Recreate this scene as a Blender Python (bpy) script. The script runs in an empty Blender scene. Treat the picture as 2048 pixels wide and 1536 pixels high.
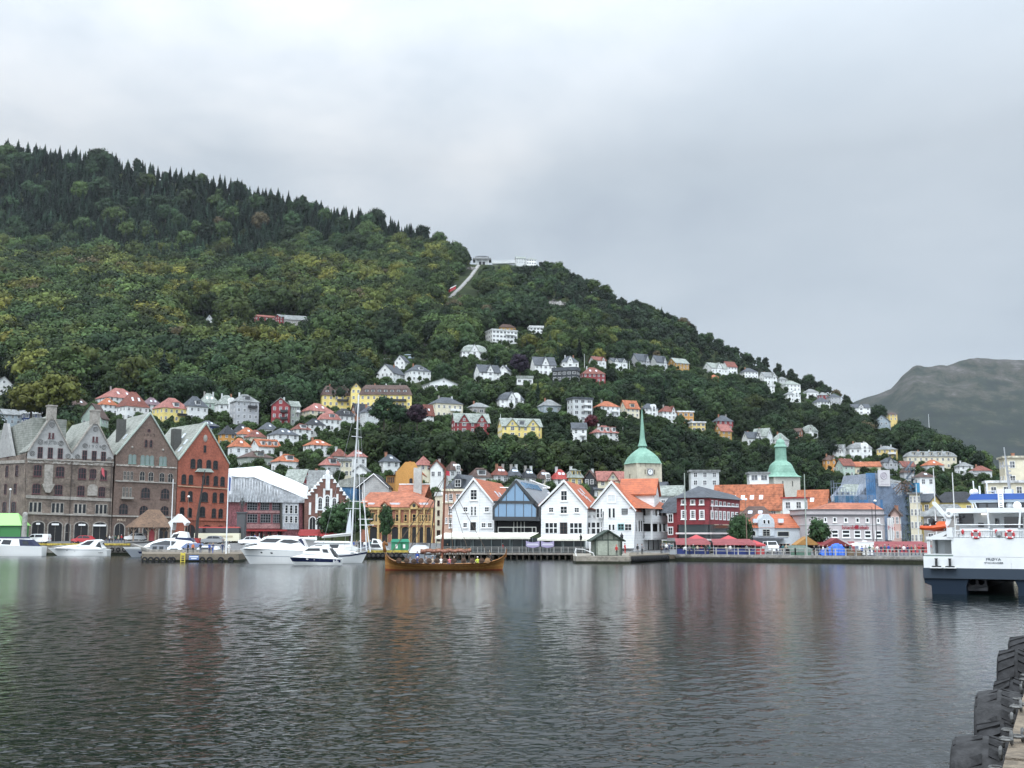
import bpy, math, random
import numpy as np
from mathutils import Vector, Matrix
random.seed(7); rng = np.random.default_rng(11)
SC = bpy.context.scene
COL = SC.collection
R = math.radians
# ---------------------------------------------------------------- camera
F = 2250.0; HC = 4.5; P = math.atan(300/F); cp, sp = math.cos(P), math.sin(P)
cam = bpy.data.cameras.new('camera'); co = bpy.data.objects.new('camera', cam); COL.objects.link(co)
cam.sensor_width = 36; cam.lens = 36*F/2048; cam.clip_start = .1; cam.clip_end = 30000
co.location = (0, 0, HC); co.rotation_euler = (math.pi/2+P, 0, 0); SC.camera = co
def slope(v):
    b = (768-v)/F; return (sp+b*cp)/(cp-b*sp)
def zat(v, Y): return HC+Y*slope(v)
def xat(u, v, Y): return (u-1024)/F*Y/(cp-(768-v)/F*sp)
def pt(u, v, Y): return Vector((xat(u, v, Y), Y, zat(v, Y)))
def Ywat(v, z=0.): return (z-HC)/slope(v)
def proj(x, y, z):
    a, e = x/y, (z-HC)/y; fw = cp+e*sp
    return 1024+F*a/fw, 768-F*(-sp+e*cp)/fw
# ---------------------------------------------------------------- materials
def nodes(name):
    m = bpy.data.materials.new(name); m.use_nodes = True
    nt = m.node_tree; return m, nt, nt.nodes['Principled BSDF']
def N(nt, t, **k):
    n = nt.nodes.new(t)
    for a, b in k.items(): setattr(n, a, b)
    return n
def setin(n, **k):
    for a, b in k.items(): n.inputs[a.replace('_', ' ')].default_value = b
def c4(c): return (c[0], c[1], c[2], 1)
MATS = {}
def mat(name, c, rough=.7, var=.18, scale=.35, c2=None, fine=3., metal=0., bump=0., stripe=None, spec=.3):
    """paint/stone/tile: base colour broken up by two sizes of noise in world space (weathering)"""
    if name in MATS: return MATS[name]
    m, nt, b = nodes(name); L = nt.links.new
    g = N(nt, 'ShaderNodeNewGeometry')
    n1 = N(nt, 'ShaderNodeTexNoise'); setin(n1, Scale=scale, Detail=5., Roughness=.65); L(g.outputs['Position'], n1.inputs['Vector'])
    n2 = N(nt, 'ShaderNodeTexNoise'); setin(n2, Scale=fine, Detail=3., Roughness=.6); L(g.outputs['Position'], n2.inputs['Vector'])
    ad = N(nt, 'ShaderNodeMath', operation='ADD'); L(n1.outputs['Fac'], ad.inputs[0]); L(n2.outputs['Fac'], ad.inputs[1])
    mr = N(nt, 'ShaderNodeMapRange'); setin(mr, From_Min=.7, From_Max=1.3); L(ad.outputs[0], mr.inputs['Value'])
    mx = N(nt, 'ShaderNodeMix', data_type='RGBA'); L(mr.outputs[0], mx.inputs[0])
    d = c2 if c2 else tuple(max(0, x*(1-2*var)) for x in c)
    mx.inputs[6].default_value = c4(d); mx.inputs[7].default_value = c4(tuple(min(1, x*(1+.4*var)) for x in c))
    out = mx.outputs[2]
    if stripe:                                   # courses of tiles / boards: darker joints
        sx = N(nt, 'ShaderNodeSeparateXYZ'); L(g.outputs['Position'], sx.inputs[0])
        mu = N(nt, 'ShaderNodeMath', operation='MULTIPLY'); L(sx.outputs[2], mu.inputs[0]); mu.inputs[1].default_value = 1/stripe
        fr = N(nt, 'ShaderNodeMath', operation='FRACT'); L(mu.outputs[0], fr.inputs[0])
        gt = N(nt, 'ShaderNodeMath', operation='LESS_THAN'); L(fr.outputs[0], gt.inputs[0]); gt.inputs[1].default_value = .18
        mm = N(nt, 'ShaderNodeMix', data_type='RGBA'); mm.blend_type = 'MULTIPLY'; L(gt.outputs[0], mm.inputs[0]); L(out, mm.inputs[6]); mm.inputs[7].default_value = (.68, .68, .68, 1)
        out = mm.outputs[2]
    L(out, b.inputs['Base Color'])
    setin(b, Roughness=rough, Metallic=metal); b.inputs['Specular IOR Level'].default_value = spec
    if bump:
        bp = N(nt, 'ShaderNodeBump'); setin(bp, Strength=bump, Distance=.1); L(n2.outputs['Fac'], bp.inputs['Height']); L(bp.outputs[0], b.inputs['Normal'])
    MATS[name] = m; return m
def brick(name, c, c2, mortar, sc=1.6, var=.3):
    m, nt, b = nodes(name); L = nt.links.new
    tc = N(nt, 'ShaderNodeTexCoord'); mp = N(nt, 'ShaderNodeMapping'); L(tc.outputs['Object'], mp.inputs[0]); mp.inputs['Rotation'].default_value = (R(90), 0, 0)
    br = N(nt, 'ShaderNodeTexBrick'); L(mp.outputs[0], br.inputs[0]); setin(br, Color1=c4(c), Color2=c4(c2), Mortar=c4(mortar), Scale=sc, Mortar_Size=.025)
    n1 = N(nt, 'ShaderNodeTexNoise'); L(tc.outputs['Object'], n1.inputs[0]); setin(n1, Scale=.35, Detail=6., Roughness=.7)
    mr = N(nt, 'ShaderNodeMapRange'); setin(mr, From_Min=.3, From_Max=.72, To_Min=1-1.6*var, To_Max=1+var); L(n1.outputs['Fac'], mr.inputs[0])
    n2 = N(nt, 'ShaderNodeTexNoise'); L(tc.outputs['Object'], n2.inputs[0]); setin(n2, Scale=2.2, Detail=3.)
    mr2 = N(nt, 'ShaderNodeMapRange'); setin(mr2, From_Min=.3, From_Max=.7, To_Min=.75, To_Max=1.25); L(n2.outputs['Fac'], mr2.inputs[0])
    mu = N(nt, 'ShaderNodeMath', operation='MULTIPLY'); L(mr.outputs[0], mu.inputs[0]); L(mr2.outputs[0], mu.inputs[1])
    mm = N(nt, 'ShaderNodeVectorMath', operation='SCALE'); L(br.outputs[0], mm.inputs[0]); L(mu.outputs[0], mm.inputs['Scale'])
    L(mm.outputs[0], b.inputs['Base Color']); setin(b, Roughness=.85); MATS[name] = m; return m
def plain(name, c, rough=.5, metal=0., spec=.5, emit=0., alpha=1.):
    if name in MATS: return MATS[name]
    m, nt, b = nodes(name); setin(b, Base_Color=c4(c), Roughness=rough, Metallic=metal); b.inputs['Specular IOR Level'].default_value = spec
    if emit: b.inputs['Emission Color'].default_value = c4(c); b.inputs['Emission Strength'].default_value = emit
    if alpha < 1: b.inputs['Alpha'].default_value = alpha
    MATS[name] = m; return m
WALL = dict(white=(.80, .81, .80), cream=(.74, .68, .52), paleyellow=(.80, .65, .24), yellow=(.66, .50, .19), ochre=(.46, .27, .08), mint=(.46, .56, .49), red=(.26, .045, .05),
  grey=(.43, .44, .46), bluegrey=(.36, .42, .46), stone=(.33, .31, .29), pink=(.60, .42, .37), brick=(.34, .16, .10), navy=(.03, .05, .13), lightgrey=(.58, .60, .60), black=(.04, .045, .05), orange=(.60, .30, .09), darkgreen=(.08, .12, .1), greengrey=(.36, .40, .35))
ROOF = dict(slate=(.085, .095, .11), black=(.035, .038, .045), orange=(.43, .14, .065), redbrown=(.22, .075, .055), salmon=(.36, .145, .12), brown=(.115, .072, .06), greygreen=(.29, .32, .29), grey=(.24, .25, .25), purple=(.22, .15, .17), red=(.42, .07, .06), copper=(.22, .46, .34), white=(.75, .76, .76), cream=(.62, .58, .46))
WN = dict(white='white', cream='cream', paleyellow='pale yellow', yellow='yellow', ochre='ochre', mint='mint green', red='dark red', grey='grey', bluegrey='blue-grey', stone='grey stone', pink='pink', brick='brick', navy='navy blue', lightgrey='light grey', black='black', orange='orange', darkgreen='dark green', greengrey='grey-green')
RN = dict(slate='dark slate', black='black', orange='orange tiled', redbrown='dark red tiled', salmon='pale red tiled', brown='brown', greygreen='pale grey-green', grey='grey', purple='mauve', red='bright red', copper='green copper', white='white', cream='cream')
def W(k): return mat('paint_'+k, WALL[k], .6, .12, .3, fine=.9)
def RF(k): return mat('roofing_'+k, ROOF[k], .62 if k not in ('copper',) else .5, .3, .4, fine=1.6, stripe=.42 if k in ('orange', 'redbrown', 'salmon', 'red', 'brown') else None)
GLASS = plain('window_glass', (.014, .017, .02), .1, spec=.3)
GLASSF = mat('window_glass_far', (.16, .17, .185), .25, .5, .9, fine=.5, spec=.5)
TRIM = plain('white_trim', (.8, .8, .79), .5)
DTRIM = plain('maroon_trim', (.10, .035, .04), .5)
BLK = plain('black_paint', (.02, .021, .023), .45)
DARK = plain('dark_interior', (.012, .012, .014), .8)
METAL = plain('grey_metal', (.4, .41, .42), .4, .6)
STEELW = plain('white_enamel', (.82, .83, .83), .3)
RUB = mat('rubber', (.022, .022, .024), .75, .3, 3., fine=14., bump=.2)
CHROME = plain('stainless', (.6, .61, .62), .25, .9)
WOODD = mat('old_timber', (.2, .15, .1), .85, .3, 1.2, fine=6., bump=.3)
# ---------------------------------------------------------------- mesh builder
class MB:
    def __init__(s): s.v = []; s.f = []; s.m = []
    def add(s, vs, fs, m=0):
        o = len(s.v); s.v += [tuple(p) for p in vs]; s.f += [tuple(i+o for i in f) for f in fs]; s.m += [m]*len(fs); return s
    def box(s, x0, x1, y0, y1, z0, z1, m=0):
        return s.add([(x0,y0,z0),(x1,y0,z0),(x1,y1,z0),(x0,y1,z0),(x0,y0,z1),(x1,y0,z1),(x1,y1,z1),(x0,y1,z1)],
            [(0,3,2,1),(4,5,6,7),(0,1,5,4),(1,2,6,5),(2,3,7,6),(3,0,4,7)], m)
    def poly(s, pts, m=0): return s.add(pts, [tuple(range(len(pts)))], m)
    def prism(s, P2, y0, y1, m=0, P3=None):
        """polygon in xz, counter-clockwise seen from -y, extruded y0 -> y1"""
        n = len(P2); Q = P3 or P2
        vs = [(x, y0, z) for x, z in P2]+[(x, y1, z) for x, z in Q]
        return s.add(vs, [tuple(range(n)), tuple(range(2*n-1, n-1, -1))]+[((i+1) % n, i, i+n, (i+1) % n+n) for i in range(n)], m)
    def plan(s, P2, z0, z1, m=0, P3=None):
        n = len(P2); Q = P3 or P2
        vs = [(x, y, z0) for x, y in P2]+[(x, y, z1) for x, y in Q]
        return s.add(vs, [tuple(range(n-1, -1, -1)), tuple(range(n, 2*n))]+[(i, (i+1) % n, (i+1) % n+n, i+n) for i in range(n)], m)
    def tube(s, pts, r, n=6, m=0, r2=None):
        pts = [Vector(p) for p in pts]; k = len(pts); rings = []
        for i, p in enumerate(pts):
            d = (pts[min(i+1, k-1)]-pts[max(i-1, 0)]).normalized()
            a = d.cross(Vector((0, 0, 1)) if abs(d.z) < .9 else Vector((1, 0, 0))).normalized(); b = d.cross(a)
            rr = r if r2 is None else r+(r2-r)*i/(k-1)
            rings += [p+(a*math.cos(2*math.pi*j/n)+b*math.sin(2*math.pi*j/n))*rr for j in range(n)]
        fs = [(i*n+j, i*n+(j+1) % n, (i+1)*n+(j+1) % n, (i+1)*n+j) for i in range(k-1) for j in range(n)]
        fs += [tuple(range(n-1, -1, -1)), tuple(range((k-1)*n, k*n))]
        return s.add(rings, fs, m)
    def lathe(s, prof, n=12, c=(0, 0), m=0, ang=0., sq=None):
        """profile [(r,z)] about vertical axis"""
        k = len(prof); vs = []
        for r, z in prof:
            vs += [(c[0]+r*math.cos(ang+2*math.pi*j/n), c[1]+r*math.sin(ang+2*math.pi*j/n), z) for j in range(n)]
        fs = [(i*n+j, i*n+(j+1) % n, (i+1)*n+(j+1) % n, (i+1)*n+j) for i in range(k-1) for j in range(n)]
        fs += [tuple(range(n-1, -1, -1)), tuple(range((k-1)*n, k*n))]
        return s.add(vs, fs, m)
    def torus(s, R1, r, c=(0, 0, 0), axis='y', n=20, k=8, m=0, sq=1.):
        vs = []
        for i in range(n):
            a = 2*math.pi*i/n
            for j in range(k):
                b = 2*math.pi*j/k; q = R1+r*math.cos(b); w = r*sq*math.sin(b)
                p = {'y': (q*math.cos(a), w, q*math.sin(a)), 'x': (w, q*math.cos(a), q*math.sin(a)), 'z': (q*math.cos(a), q*math.sin(a), w)}[axis]
                vs.append((c[0]+p[0], c[1]+p[1], c[2]+p[2]))
        return s.add(vs, [(i*k+j, ((i+1) % n)*k+j, ((i+1) % n)*k+(j+1) % k, i*k+(j+1) % k) for i in range(n) for j in range(k)], m)
    def sph(s, c, rx, ry=None, rz=None, n=10, k=6, m=0):
        ry = ry or rx; rz = rz or rx
        vs = [(c[0], c[1], c[2]-rz)]+[(c[0]+rx*math.sin(math.pi*i/k)*math.cos(2*math.pi*j/n), c[1]+ry*math.sin(math.pi*i/k)*math.sin(2*math.pi*j/n), c[2]-rz*math.cos(math.pi*i/k)) for i in range(1, k) for j in range(n)]+[(c[0], c[1], c[2]+rz)]
        fs = [(0, 1+(j+1) % n, 1+j) for j in range(n)]+[(1+i*n+j, 1+i*n+(j+1) % n, 1+(i+1)*n+(j+1) % n, 1+(i+1)*n+j) for i in range(k-2) for j in range(n)]
        e = len(vs)-1; fs += [(e, 1+(k-2)*n+j, 1+(k-2)*n+(j+1) % n) for j in range(n)]
        return s.add(vs, fs, m)
    def mesh(s, name, mats, smooth=False, fixn=False):
        me = bpy.data.meshes.new(name); me.from_pydata(s.v, [], s.f)
        for q in (mats if isinstance(mats, (list, tuple)) else [mats]): me.materials.append(q)
        if any(s.m): me.polygons.foreach_set('material_index', s.m)
        if smooth: me.polygons.foreach_set('use_smooth', [True]*len(s.f))
        if fixn:
            import bmesh; bm = bmesh.new(); bm.from_mesh(me); bmesh.ops.recalc_face_normals(bm, faces=bm.faces); bm.to_mesh(me); bm.free()
        me.update(); return me
    def build(s, name, mats, parent=None, smooth=False, loc=None, rz=0, fixn=False):
        return put(name, s.mesh(name, mats, smooth, fixn), parent, loc, rz)
def put(name, me, parent=None, loc=None, rz=0):
    o = bpy.data.objects.new(name, me); COL.objects.link(o)
    if parent: o.parent = parent
    if loc is not None: o.location = loc
    if rz: o.rotation_euler = (0, 0, rz)
    return o
def tag(o, label, cat, group=None, kind=None):
    if label: o['label'] = label
    if cat: o['category'] = cat
    if group: o['group'] = group
    if kind: o['kind'] = kind
    return o
def thing(name, label, cat, loc=(0, 0, 0), rz=0, group=None):
    o = bpy.data.objects.new(name, None); COL.objects.link(o); o.location = loc; o.rotation_euler = (0, 0, rz)
    return tag(o, label, cat, group)
def copy_tree(o, parent=None):
    c = o.copy(); COL.objects.link(c); c.parent = parent
    for ch in list(o.children): copy_tree(ch, c)
    return c
def text_mesh(s, size, extrude=.03, bold=0.):
    cu = bpy.data.curves.new('lettering', 'FONT'); cu.body = s; cu.size = size; cu.extrude = extrude; cu.offset = bold; cu.align_x = 'CENTER'; cu.align_y = 'CENTER'
    o = bpy.data.objects.new('lettering', cu); COL.objects.link(o)
    dg = bpy.context.evaluated_depsgraph_get(); me = bpy.data.meshes.new_from_object(o.evaluated_get(dg))
    bpy.data.objects.remove(o); me.transform(Matrix.Rotation(R(90), 4, 'X')); return me
def lettering(s, parent, x, z, y, size, m, width=None):
    me = text_mesh(s, size)
    xs = [v.co.x for v in me.vertices]; w = max(xs)-min(xs)
    if width: me.transform(Matrix.Diagonal((width/w, 1, 1, 1)))
    me.materials.clear(); me.materials.append(m)
    return put('lettering', me, parent, (x, y, z))
# ---------------------------------------------------------------- windows
WC = {}
def arc(w, h, rise, n=8):
    """outline of an arched opening, counter-clockwise seen from -y, origin bottom centre"""
    pts = [(-w/2, 0), (w/2, 0), (w/2, h-rise)]
    pts += [(w/2*math.cos(math.pi*i/n), h-rise+rise*math.sin(math.pi*i/n)) for i in range(1, n)]
    return pts+[(-w/2, h-rise)]
def win_mesh(w, h, nc=2, nr=2, ft=.09, arch=0., fm=None, gm=None, trim=.0, bar=.05, split=False):
    fm = fm or TRIM; gm = gm or GLASS
    key = (round(w, 1), round(h, 1), nc, nr, ft, arch, fm.name, gm.name, trim, bar, split)
    if key in WC: return WC[key]
    f = MB(); g = f if not split else MB()
    if arch:
        out = arc(w, h, arch*w/2); inn = [(x*(1-2*ft/w), ft+(z)*(1-2*ft/h)) for x, z in out]; n = len(out)
        vs = [(x, -.10, z) for x, z in out]+[(x, -.10, z) for x, z in inn]+[(x, .02, z) for x, z in out]
        f.add(vs, [(i, (i+1) % n, (i+1) % n+n, i+n) for i in range(n)]+[((i+1) % n, i, i+2*n, (i+1) % n+2*n) for i in range(n)])
        g.poly([(x, -.03, z) for x, z in inn], 0 if split else 1)
    else:
        for b in ((-w/2, -w/2+ft, 0, h), (w/2-ft, w/2, 0, h), (-w/2+ft, w/2-ft, 0, ft), (-w/2+ft, w/2-ft, h-ft, h)): f.box(b[0], b[1], -.10, .02, b[2], b[3])
        g.poly([(-w/2+ft, -.03, ft), (w/2-ft, -.03, ft), (w/2-ft, -.03, h-ft), (-w/2+ft, -.03, h-ft)], 0 if split else 1)
    if trim: f.box(-w/2-.1, w/2+.1, -.18, .02, -.14, -.001)
    for i in range(1, nc): x = -w/2+w*i/nc; f.box(x-bar/2, x+bar/2, -.08, -.031, ft, (h-ft)*(.97 if arch else 1))
    for i in range(1, nr): z = h*i/nr; f.box(-w/2+ft, w/2-ft, -.075, -.031, z-bar/2, z+bar/2)
    WC[key] = (f.mesh('window', [fm] if split else [fm, gm]), g.mesh('pane', gm) if split else None); return WC[key]
def window(parent, x, z, w, h, y=0., rz=0, sub=False, name='window', **k):
    me, pa = win_mesh(w, h, split=sub, **k); o = put(name, me, parent, (x, y, z), rz)
    if pa: put('pane', pa, o)
    return o
class Fac:
    """a facade standing between two ground points seen at (uL,YL) and (uR,YR); maps photo pixels onto its plane"""
    def __init__(s, name, label, cat, uL, YL, uR, YR, z0, vL=1080, group=None):
        a = Vector((xat(uL, vL, YL), YL, z0)); b = Vector((xat(uR, vL, YR), YR, z0)); d = b-a
        s.th = math.atan2(d.y, d.x); s.o = a; s.ux = d.normalized(); s.n = Vector((-s.ux.y, s.ux.x, 0)); s.w = d.length
        s.root = thing(name, label, cat, a, s.th, group)
    def xz(s, u, v, y=0.):
        b = (768-v)/F; d = Vector(((u-1024)/F, cp-b*sp, sp+b*cp)); c = Vector((0, 0, HC))
        q = s.o+s.n*y; t = (q-c).dot(s.n)/d.dot(s.n); h = c+d*t-s.o
        return h.dot(s.ux), h.z
    def P(s, pts, y=0.): return [s.xz(u, v, y) for u, v in pts]
    def win(s, uc, v0, v1, wpx, y=0., **k):
        x, zt = s.xz(uc, v0, y); x2, zb = s.xz(uc, v1, y); x1, _ = s.xz(uc-wpx/2, v1, y); x3, _ = s.xz(uc+wpx/2, v1, y)
        return window(s.root, (x1+x3)/2, zb, max(.3, x3-x1), max(.3, zt-zb), y, **k)
    def wall(s, pts, depth, m, name='wall', y=0.): return MB().prism(s.P(pts, y), y, y+depth).build(name, m, s.root, fixn=True)
    def slab(s, pts, y0, y1, m, name, parent=None): return MB().prism(s.P(pts, y0), y0, y1).build(name, m, parent or s.root, fixn=True)
# ---------------------------------------------------------------- terrain (hill behind the town)
GV = [(1066, 262), (1040, 287), (1010, 315), (960, 365), (930, 402), (890, 452), (850, 505), (820, 555), (790, 610), (720, 725), (650, 865), (600, 985), (515, 1280), (420, 1430), (290, 1580), (100, 1750)]
GE = np.array([slope(v) for v, _ in GV]); GY = np.array([y for _, y in GV], float)
RT = [(-900, 190), (-300, 250), (0, 290), (100, 300), (200, 315), (330, 340), (450, 365), (600, 400), (780, 440), (880, 475), (930, 503), (950, 507), (1000, 505), (1075, 512), (1150, 545), (1250, 590), (1350, 630), (1450, 680), (1550, 722), (1650, 762), (1700, 795), (1740, 815), (1800, 838), (1850, 862), (1900, 890), (1960, 922), (2000, 945), (2048, 972), (2400, 1020), (2900, 1045)]
RU = np.array([u for u, _ in RT], float); RV = np.array([v+22 for _, v in RT], float)
RE = np.array([slope(v) for v in RV])
def uofa(a): return 1024+F*np.asarray(a)*1.0
def Ffac(u): return 1+.5*np.clip((np.asarray(u)-1150)/500., 0, 1)
def ridge_e(u): return np.interp(u, RU, RE)
def terr(x, Y):
    """height of the hill at a world position (vectorised)"""
    x = np.asarray(x, float); Y = np.asarray(Y, float)
    u = uofa(x/np.maximum(Y, 1)); k = Ffac(u); e = np.interp(Y/k, GY, GE); er = ridge_e(u); Yr = np.interp(er, GE, GY)*k
    z = HC+Y*e; z = z-np.clip((325*k-Y)/(40*k), 0, 1)*(z-1.5); zr = HC+Yr*er
    return np.where(Y <= Yr, z, np.maximum(zr-(Y-Yr)*.3-.0006*(Y-Yr)**2, 2.))
def Yter(u, v):
    return float(np.interp(slope(v), GE, GY)*Ffac(u))
def ridgeY(u): return float(np.interp(ridge_e(u), GE, GY)*Ffac(u))
def hill_material():
    m, nt, b = nodes('hill_soil'); L = nt.links.new
    g = N(nt, 'ShaderNodeNewGeometry'); n = N(nt, 'ShaderNodeTexNoise'); setin(n, Scale=.06, Detail=8., Roughness=.7); L(g.outputs['Position'], n.inputs[0])
    r = N(nt, 'ShaderNodeValToRGB'); L(n.outputs[0], r.inputs[0]); e = r.color_ramp.elements
    e[0].position = .35; e[0].color = (.012, .018, .009, 1); e[1].position = .7; e[1].color = (.05, .058, .022, 1)
    q = e.new(.52); q.color = (.027, .038, .015, 1)
    L(r.outputs[0], b.inputs['Base Color']); setin(b, Roughness=.95); b.inputs['Specular IOR Level'].default_value = .1; return m
def grid_obj(name, X, Yg, Z, m):
    a, c = X.shape; vs = np.stack([X, Yg, Z], -1).reshape(-1, 3)
    i = np.arange(a*c).reshape(a, c); fs = np.stack([i[:-1, :-1], i[:-1, 1:], i[1:, 1:], i[1:, :-1]], -1).reshape(-1, 4)
    me = bpy.data.meshes.new(name); me.vertices.add(len(vs)); me.vertices.foreach_set('co', vs.ravel())
    me.loops.add(fs.size); me.loops.foreach_set('vertex_index', fs.ravel()); me.polygons.add(len(fs))
    me.polygons.foreach_set('loop_start', np.arange(0, fs.size, 4)); me.polygons.foreach_set('loop_total', np.full(len(fs), 4))
    me.polygons.foreach_set('use_smooth', np.ones(len(fs), bool)); me.materials.append(m); me.update(); me.validate(); return put(name, me)
uu = np.linspace(-900, 2900, 160); ss = np.linspace(0, 1.35, 130)
A = (uu-1024)/F; k = Ffac(uu); Yr = np.interp(ridge_e(uu), GE, GY)*k; Y0 = 285*k
YY = Y0[None, :]+(np.maximum(Yr, Y0+90)-Y0)[None, :]*ss[:, None]; XX = A[None, :]*YY
ZZ = terr(XX, YY)+rng.normal(0, .5, XX.shape)
tag(grid_obj('hillside', XX, YY, ZZ, hill_material()), None, None, kind='structure')['label'] = 'wooded hillside rising behind the harbour town'
# far mountain
def far_mountain():
    m, nt, b = nodes('far_rock'); L = nt.links.new
    g = N(nt, 'ShaderNodeNewGeometry'); mp = N(nt, 'ShaderNodeMapping'); L(g.outputs['Position'], mp.inputs[0]); mp.inputs['Scale'].default_value = (1, 1, .45); mp.inputs['Rotation'].default_value = (0, R(35), 0)
    n = N(nt, 'ShaderNodeTexNoise'); setin(n, Scale=.011, Detail=9., Roughness=.75); L(mp.outputs[0], n.inputs[0])
    sx = N(nt, 'ShaderNodeSeparateXYZ'); L(g.outputs['Position'], sx.inputs[0])
    mr = N(nt, 'ShaderNodeMapRange'); setin(mr, From_Min=250., From_Max=620., To_Min=-.12, To_Max=.055); L(sx.outputs[2], mr.inputs[0])
    ad = N(nt, 'ShaderNodeMath', operation='ADD'); L(n.outputs[0], ad.inputs[0]); L(mr.outputs[0], ad.inputs[1])
    r = N(nt, 'ShaderNodeValToRGB'); L(ad.outputs[0], r.inputs[0]); e = r.color_ramp.elements
    e[0].position = .40; e[0].color = (.012, .017, .014, 1); e[1].position = .68; e[1].color = (.095, .090, .084, 1)
    q = e.new(.50); q.color = (.018, .025, .016, 1); q = e.new(.54); q.color = (.038, .038, .027, 1); q = e.new(.60); q.color = (.046, .043, .036, 1)
    L(r.outputs[0], b.inputs['Base Color']); setin(b, Roughness=.95); b.inputs['Specular IOR Level'].default_value = .1
    RM = [(1000, 1010), (1400, 960), (1600, 880), (1700, 815), (1745, 797), (1790, 775), (1812, 752), (1838, 732), (1860, 733), (1890, 726), (1905, 729), (1930, 724), (1965, 720), (2000, 722), (2048, 719), (2200, 712), (2600, 700), (3000, 760)]
    us = np.linspace(1000, 3000, 260); hv = np.interp(us, [q[0] for q in RM], [q[1] for q in RM])
    t = np.linspace(0, 1.3, 90); Yb, Yt = 2900., 4600.
    Yq = Yb+(Yt-Yb)*t[:, None]+0*us[None, :]; X = (us-1024)[None, :]/F*Yq
    zt = np.array([HC+Yt*slope(v) for v in hv])
    prof = np.where(t <= 1, t**1.25, 1-(t-1)*1.2)
    Z = 5+zt[None, :]*prof[:, None]
    for sc, am in ((420., 42.), (190., 22.), (80., 10.), (35., 5.)):
        ph = rng.uniform(0, 6.28, 6); kx = rng.normal(0, 1, 6)/sc*4; ky = rng.normal(0, 1, 6)/sc*4
        w = sum(np.sin(X*kx[i]+Yq*ky[i]+ph[i]) for i in range(6))/3
        Z = Z+am*w*np.clip(1-np.abs(t-1)[:, None]*6, .12, 1)*np.where(t > .92, .25, 1)[:, None]
    tag(grid_obj('far_mountain', X, Yq, Z, m), None, None, kind='structure')['label'] = 'bare rocky mountain far beyond the town'
far_mountain()
# ---------------------------------------------------------------- quay, street and water
QU = [(-700, 243, 2.4), (262, 243, 2.4), (300, 207, 1.6), (488, 205, 1.5), (735, 204, 1.5), (868, 204, 1.5), (873, 212, 1.35), (1150, 210, 1.3), (1338, 197, 1.15), (1352, 191, 1.05), (1860, 170, 1.0), (2500, 148, 1.0)]
def qz(u): return float(np.interp(u, [q[0] for q in QU], [q[2] for q in QU]))
def qY(u): return float(np.interp(u, [q[0] for q in QU], [q[1] for q in QU]))
def gz(u, Y):
    a = qz(u); b = float(np.interp(u, [0, 500, 1200, 2048], [3.2, 2.9, 2.0, 1.5])); return a+(b-a)*min(1, max(0, (Y-qY(u))/(12 if u < 300 else 45)))
stone = mat('quay_granite', (.25, .235, .21), .9, .35, .5, fine=3.5, bump=.3)
weed = mat('quay_weed', (.035, .04, .022), .9, .4, .8, fine=5., bump=.4)
asphalt = mat('street_asphalt', (.16, .16, .16), .9, .2, .25, fine=4.)
mb = MB(); mw = MB(); n = len(QU)
pf = [(xat(u, 1085, Y), Y, z) for u, Y, z in QU]
pm = [(xat(u, 1085, Y+(12 if u < 300 else 45)), Y+(12 if u < 300 else 45), gz(u, Y+60)) for u, Y, z in QU]
pb = [(xat(u, 1085, 560), 560., gz(u, 600)) for u, Y, z in QU]
for i in range(n-1):
    mb.poly([pf[i], pf[i+1], pm[i+1], pm[i]]); mb.poly([pm[i], pm[i+1], pb[i+1], pb[i]])
    a, b = pf[i], pf[i+1]
    mw.poly([(a[0], a[1], .55), (b[0], b[1], .55), b, a], 0); mw.poly([(a[0], a[1], -3), (b[0], b[1], -3), (b[0], b[1], .55), (a[0], a[1], .55)], 1)
tag(mb.build('street', asphalt), None, None, kind='structure')['label'] = 'quayside street and market ground'
tag(mw.build('quay_wall', [stone, weed]), 'low weathered stone quay wall along the harbour edge', 'quay wall')
# coping stones, a real lip on the quay edge
mc = MB(); my = MB()
for i in range(n-1):
    a, b = Vector(pf[i]), Vector(pf[i+1]); d = (b-a); L_ = d.length
    if i in (5,): continue
    nn = Vector((-d.y, d.x, 0)).normalized()
    for q in (my if i in (0, 4) else mc,):
        p = [a-nn*.12, b-nn*.12, b+nn*.55, a+nn*.55]
        q.add([(v.x, v.y, v.z+h) for h in (-.3, .12) for v in p], [(3, 2, 1, 0), (4, 5, 6, 7), (0, 1, 5, 4), (1, 2, 6, 5), (2, 3, 7, 6), (3, 0, 4, 7)])
tag(mc.build('quay_kerb', mat('kerb_granite', (.36, .34, .31), .85, .3, .6, fine=2.)), 'pale granite kerb along the market quay edge', 'kerb')
tag(my.build('quay_kerb', mat('kerb_yellow', (.55, .42, .09), .8, .35, .5, fine=2.)), 'yellow painted kerb along the left quay edges', 'kerb')
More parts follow.
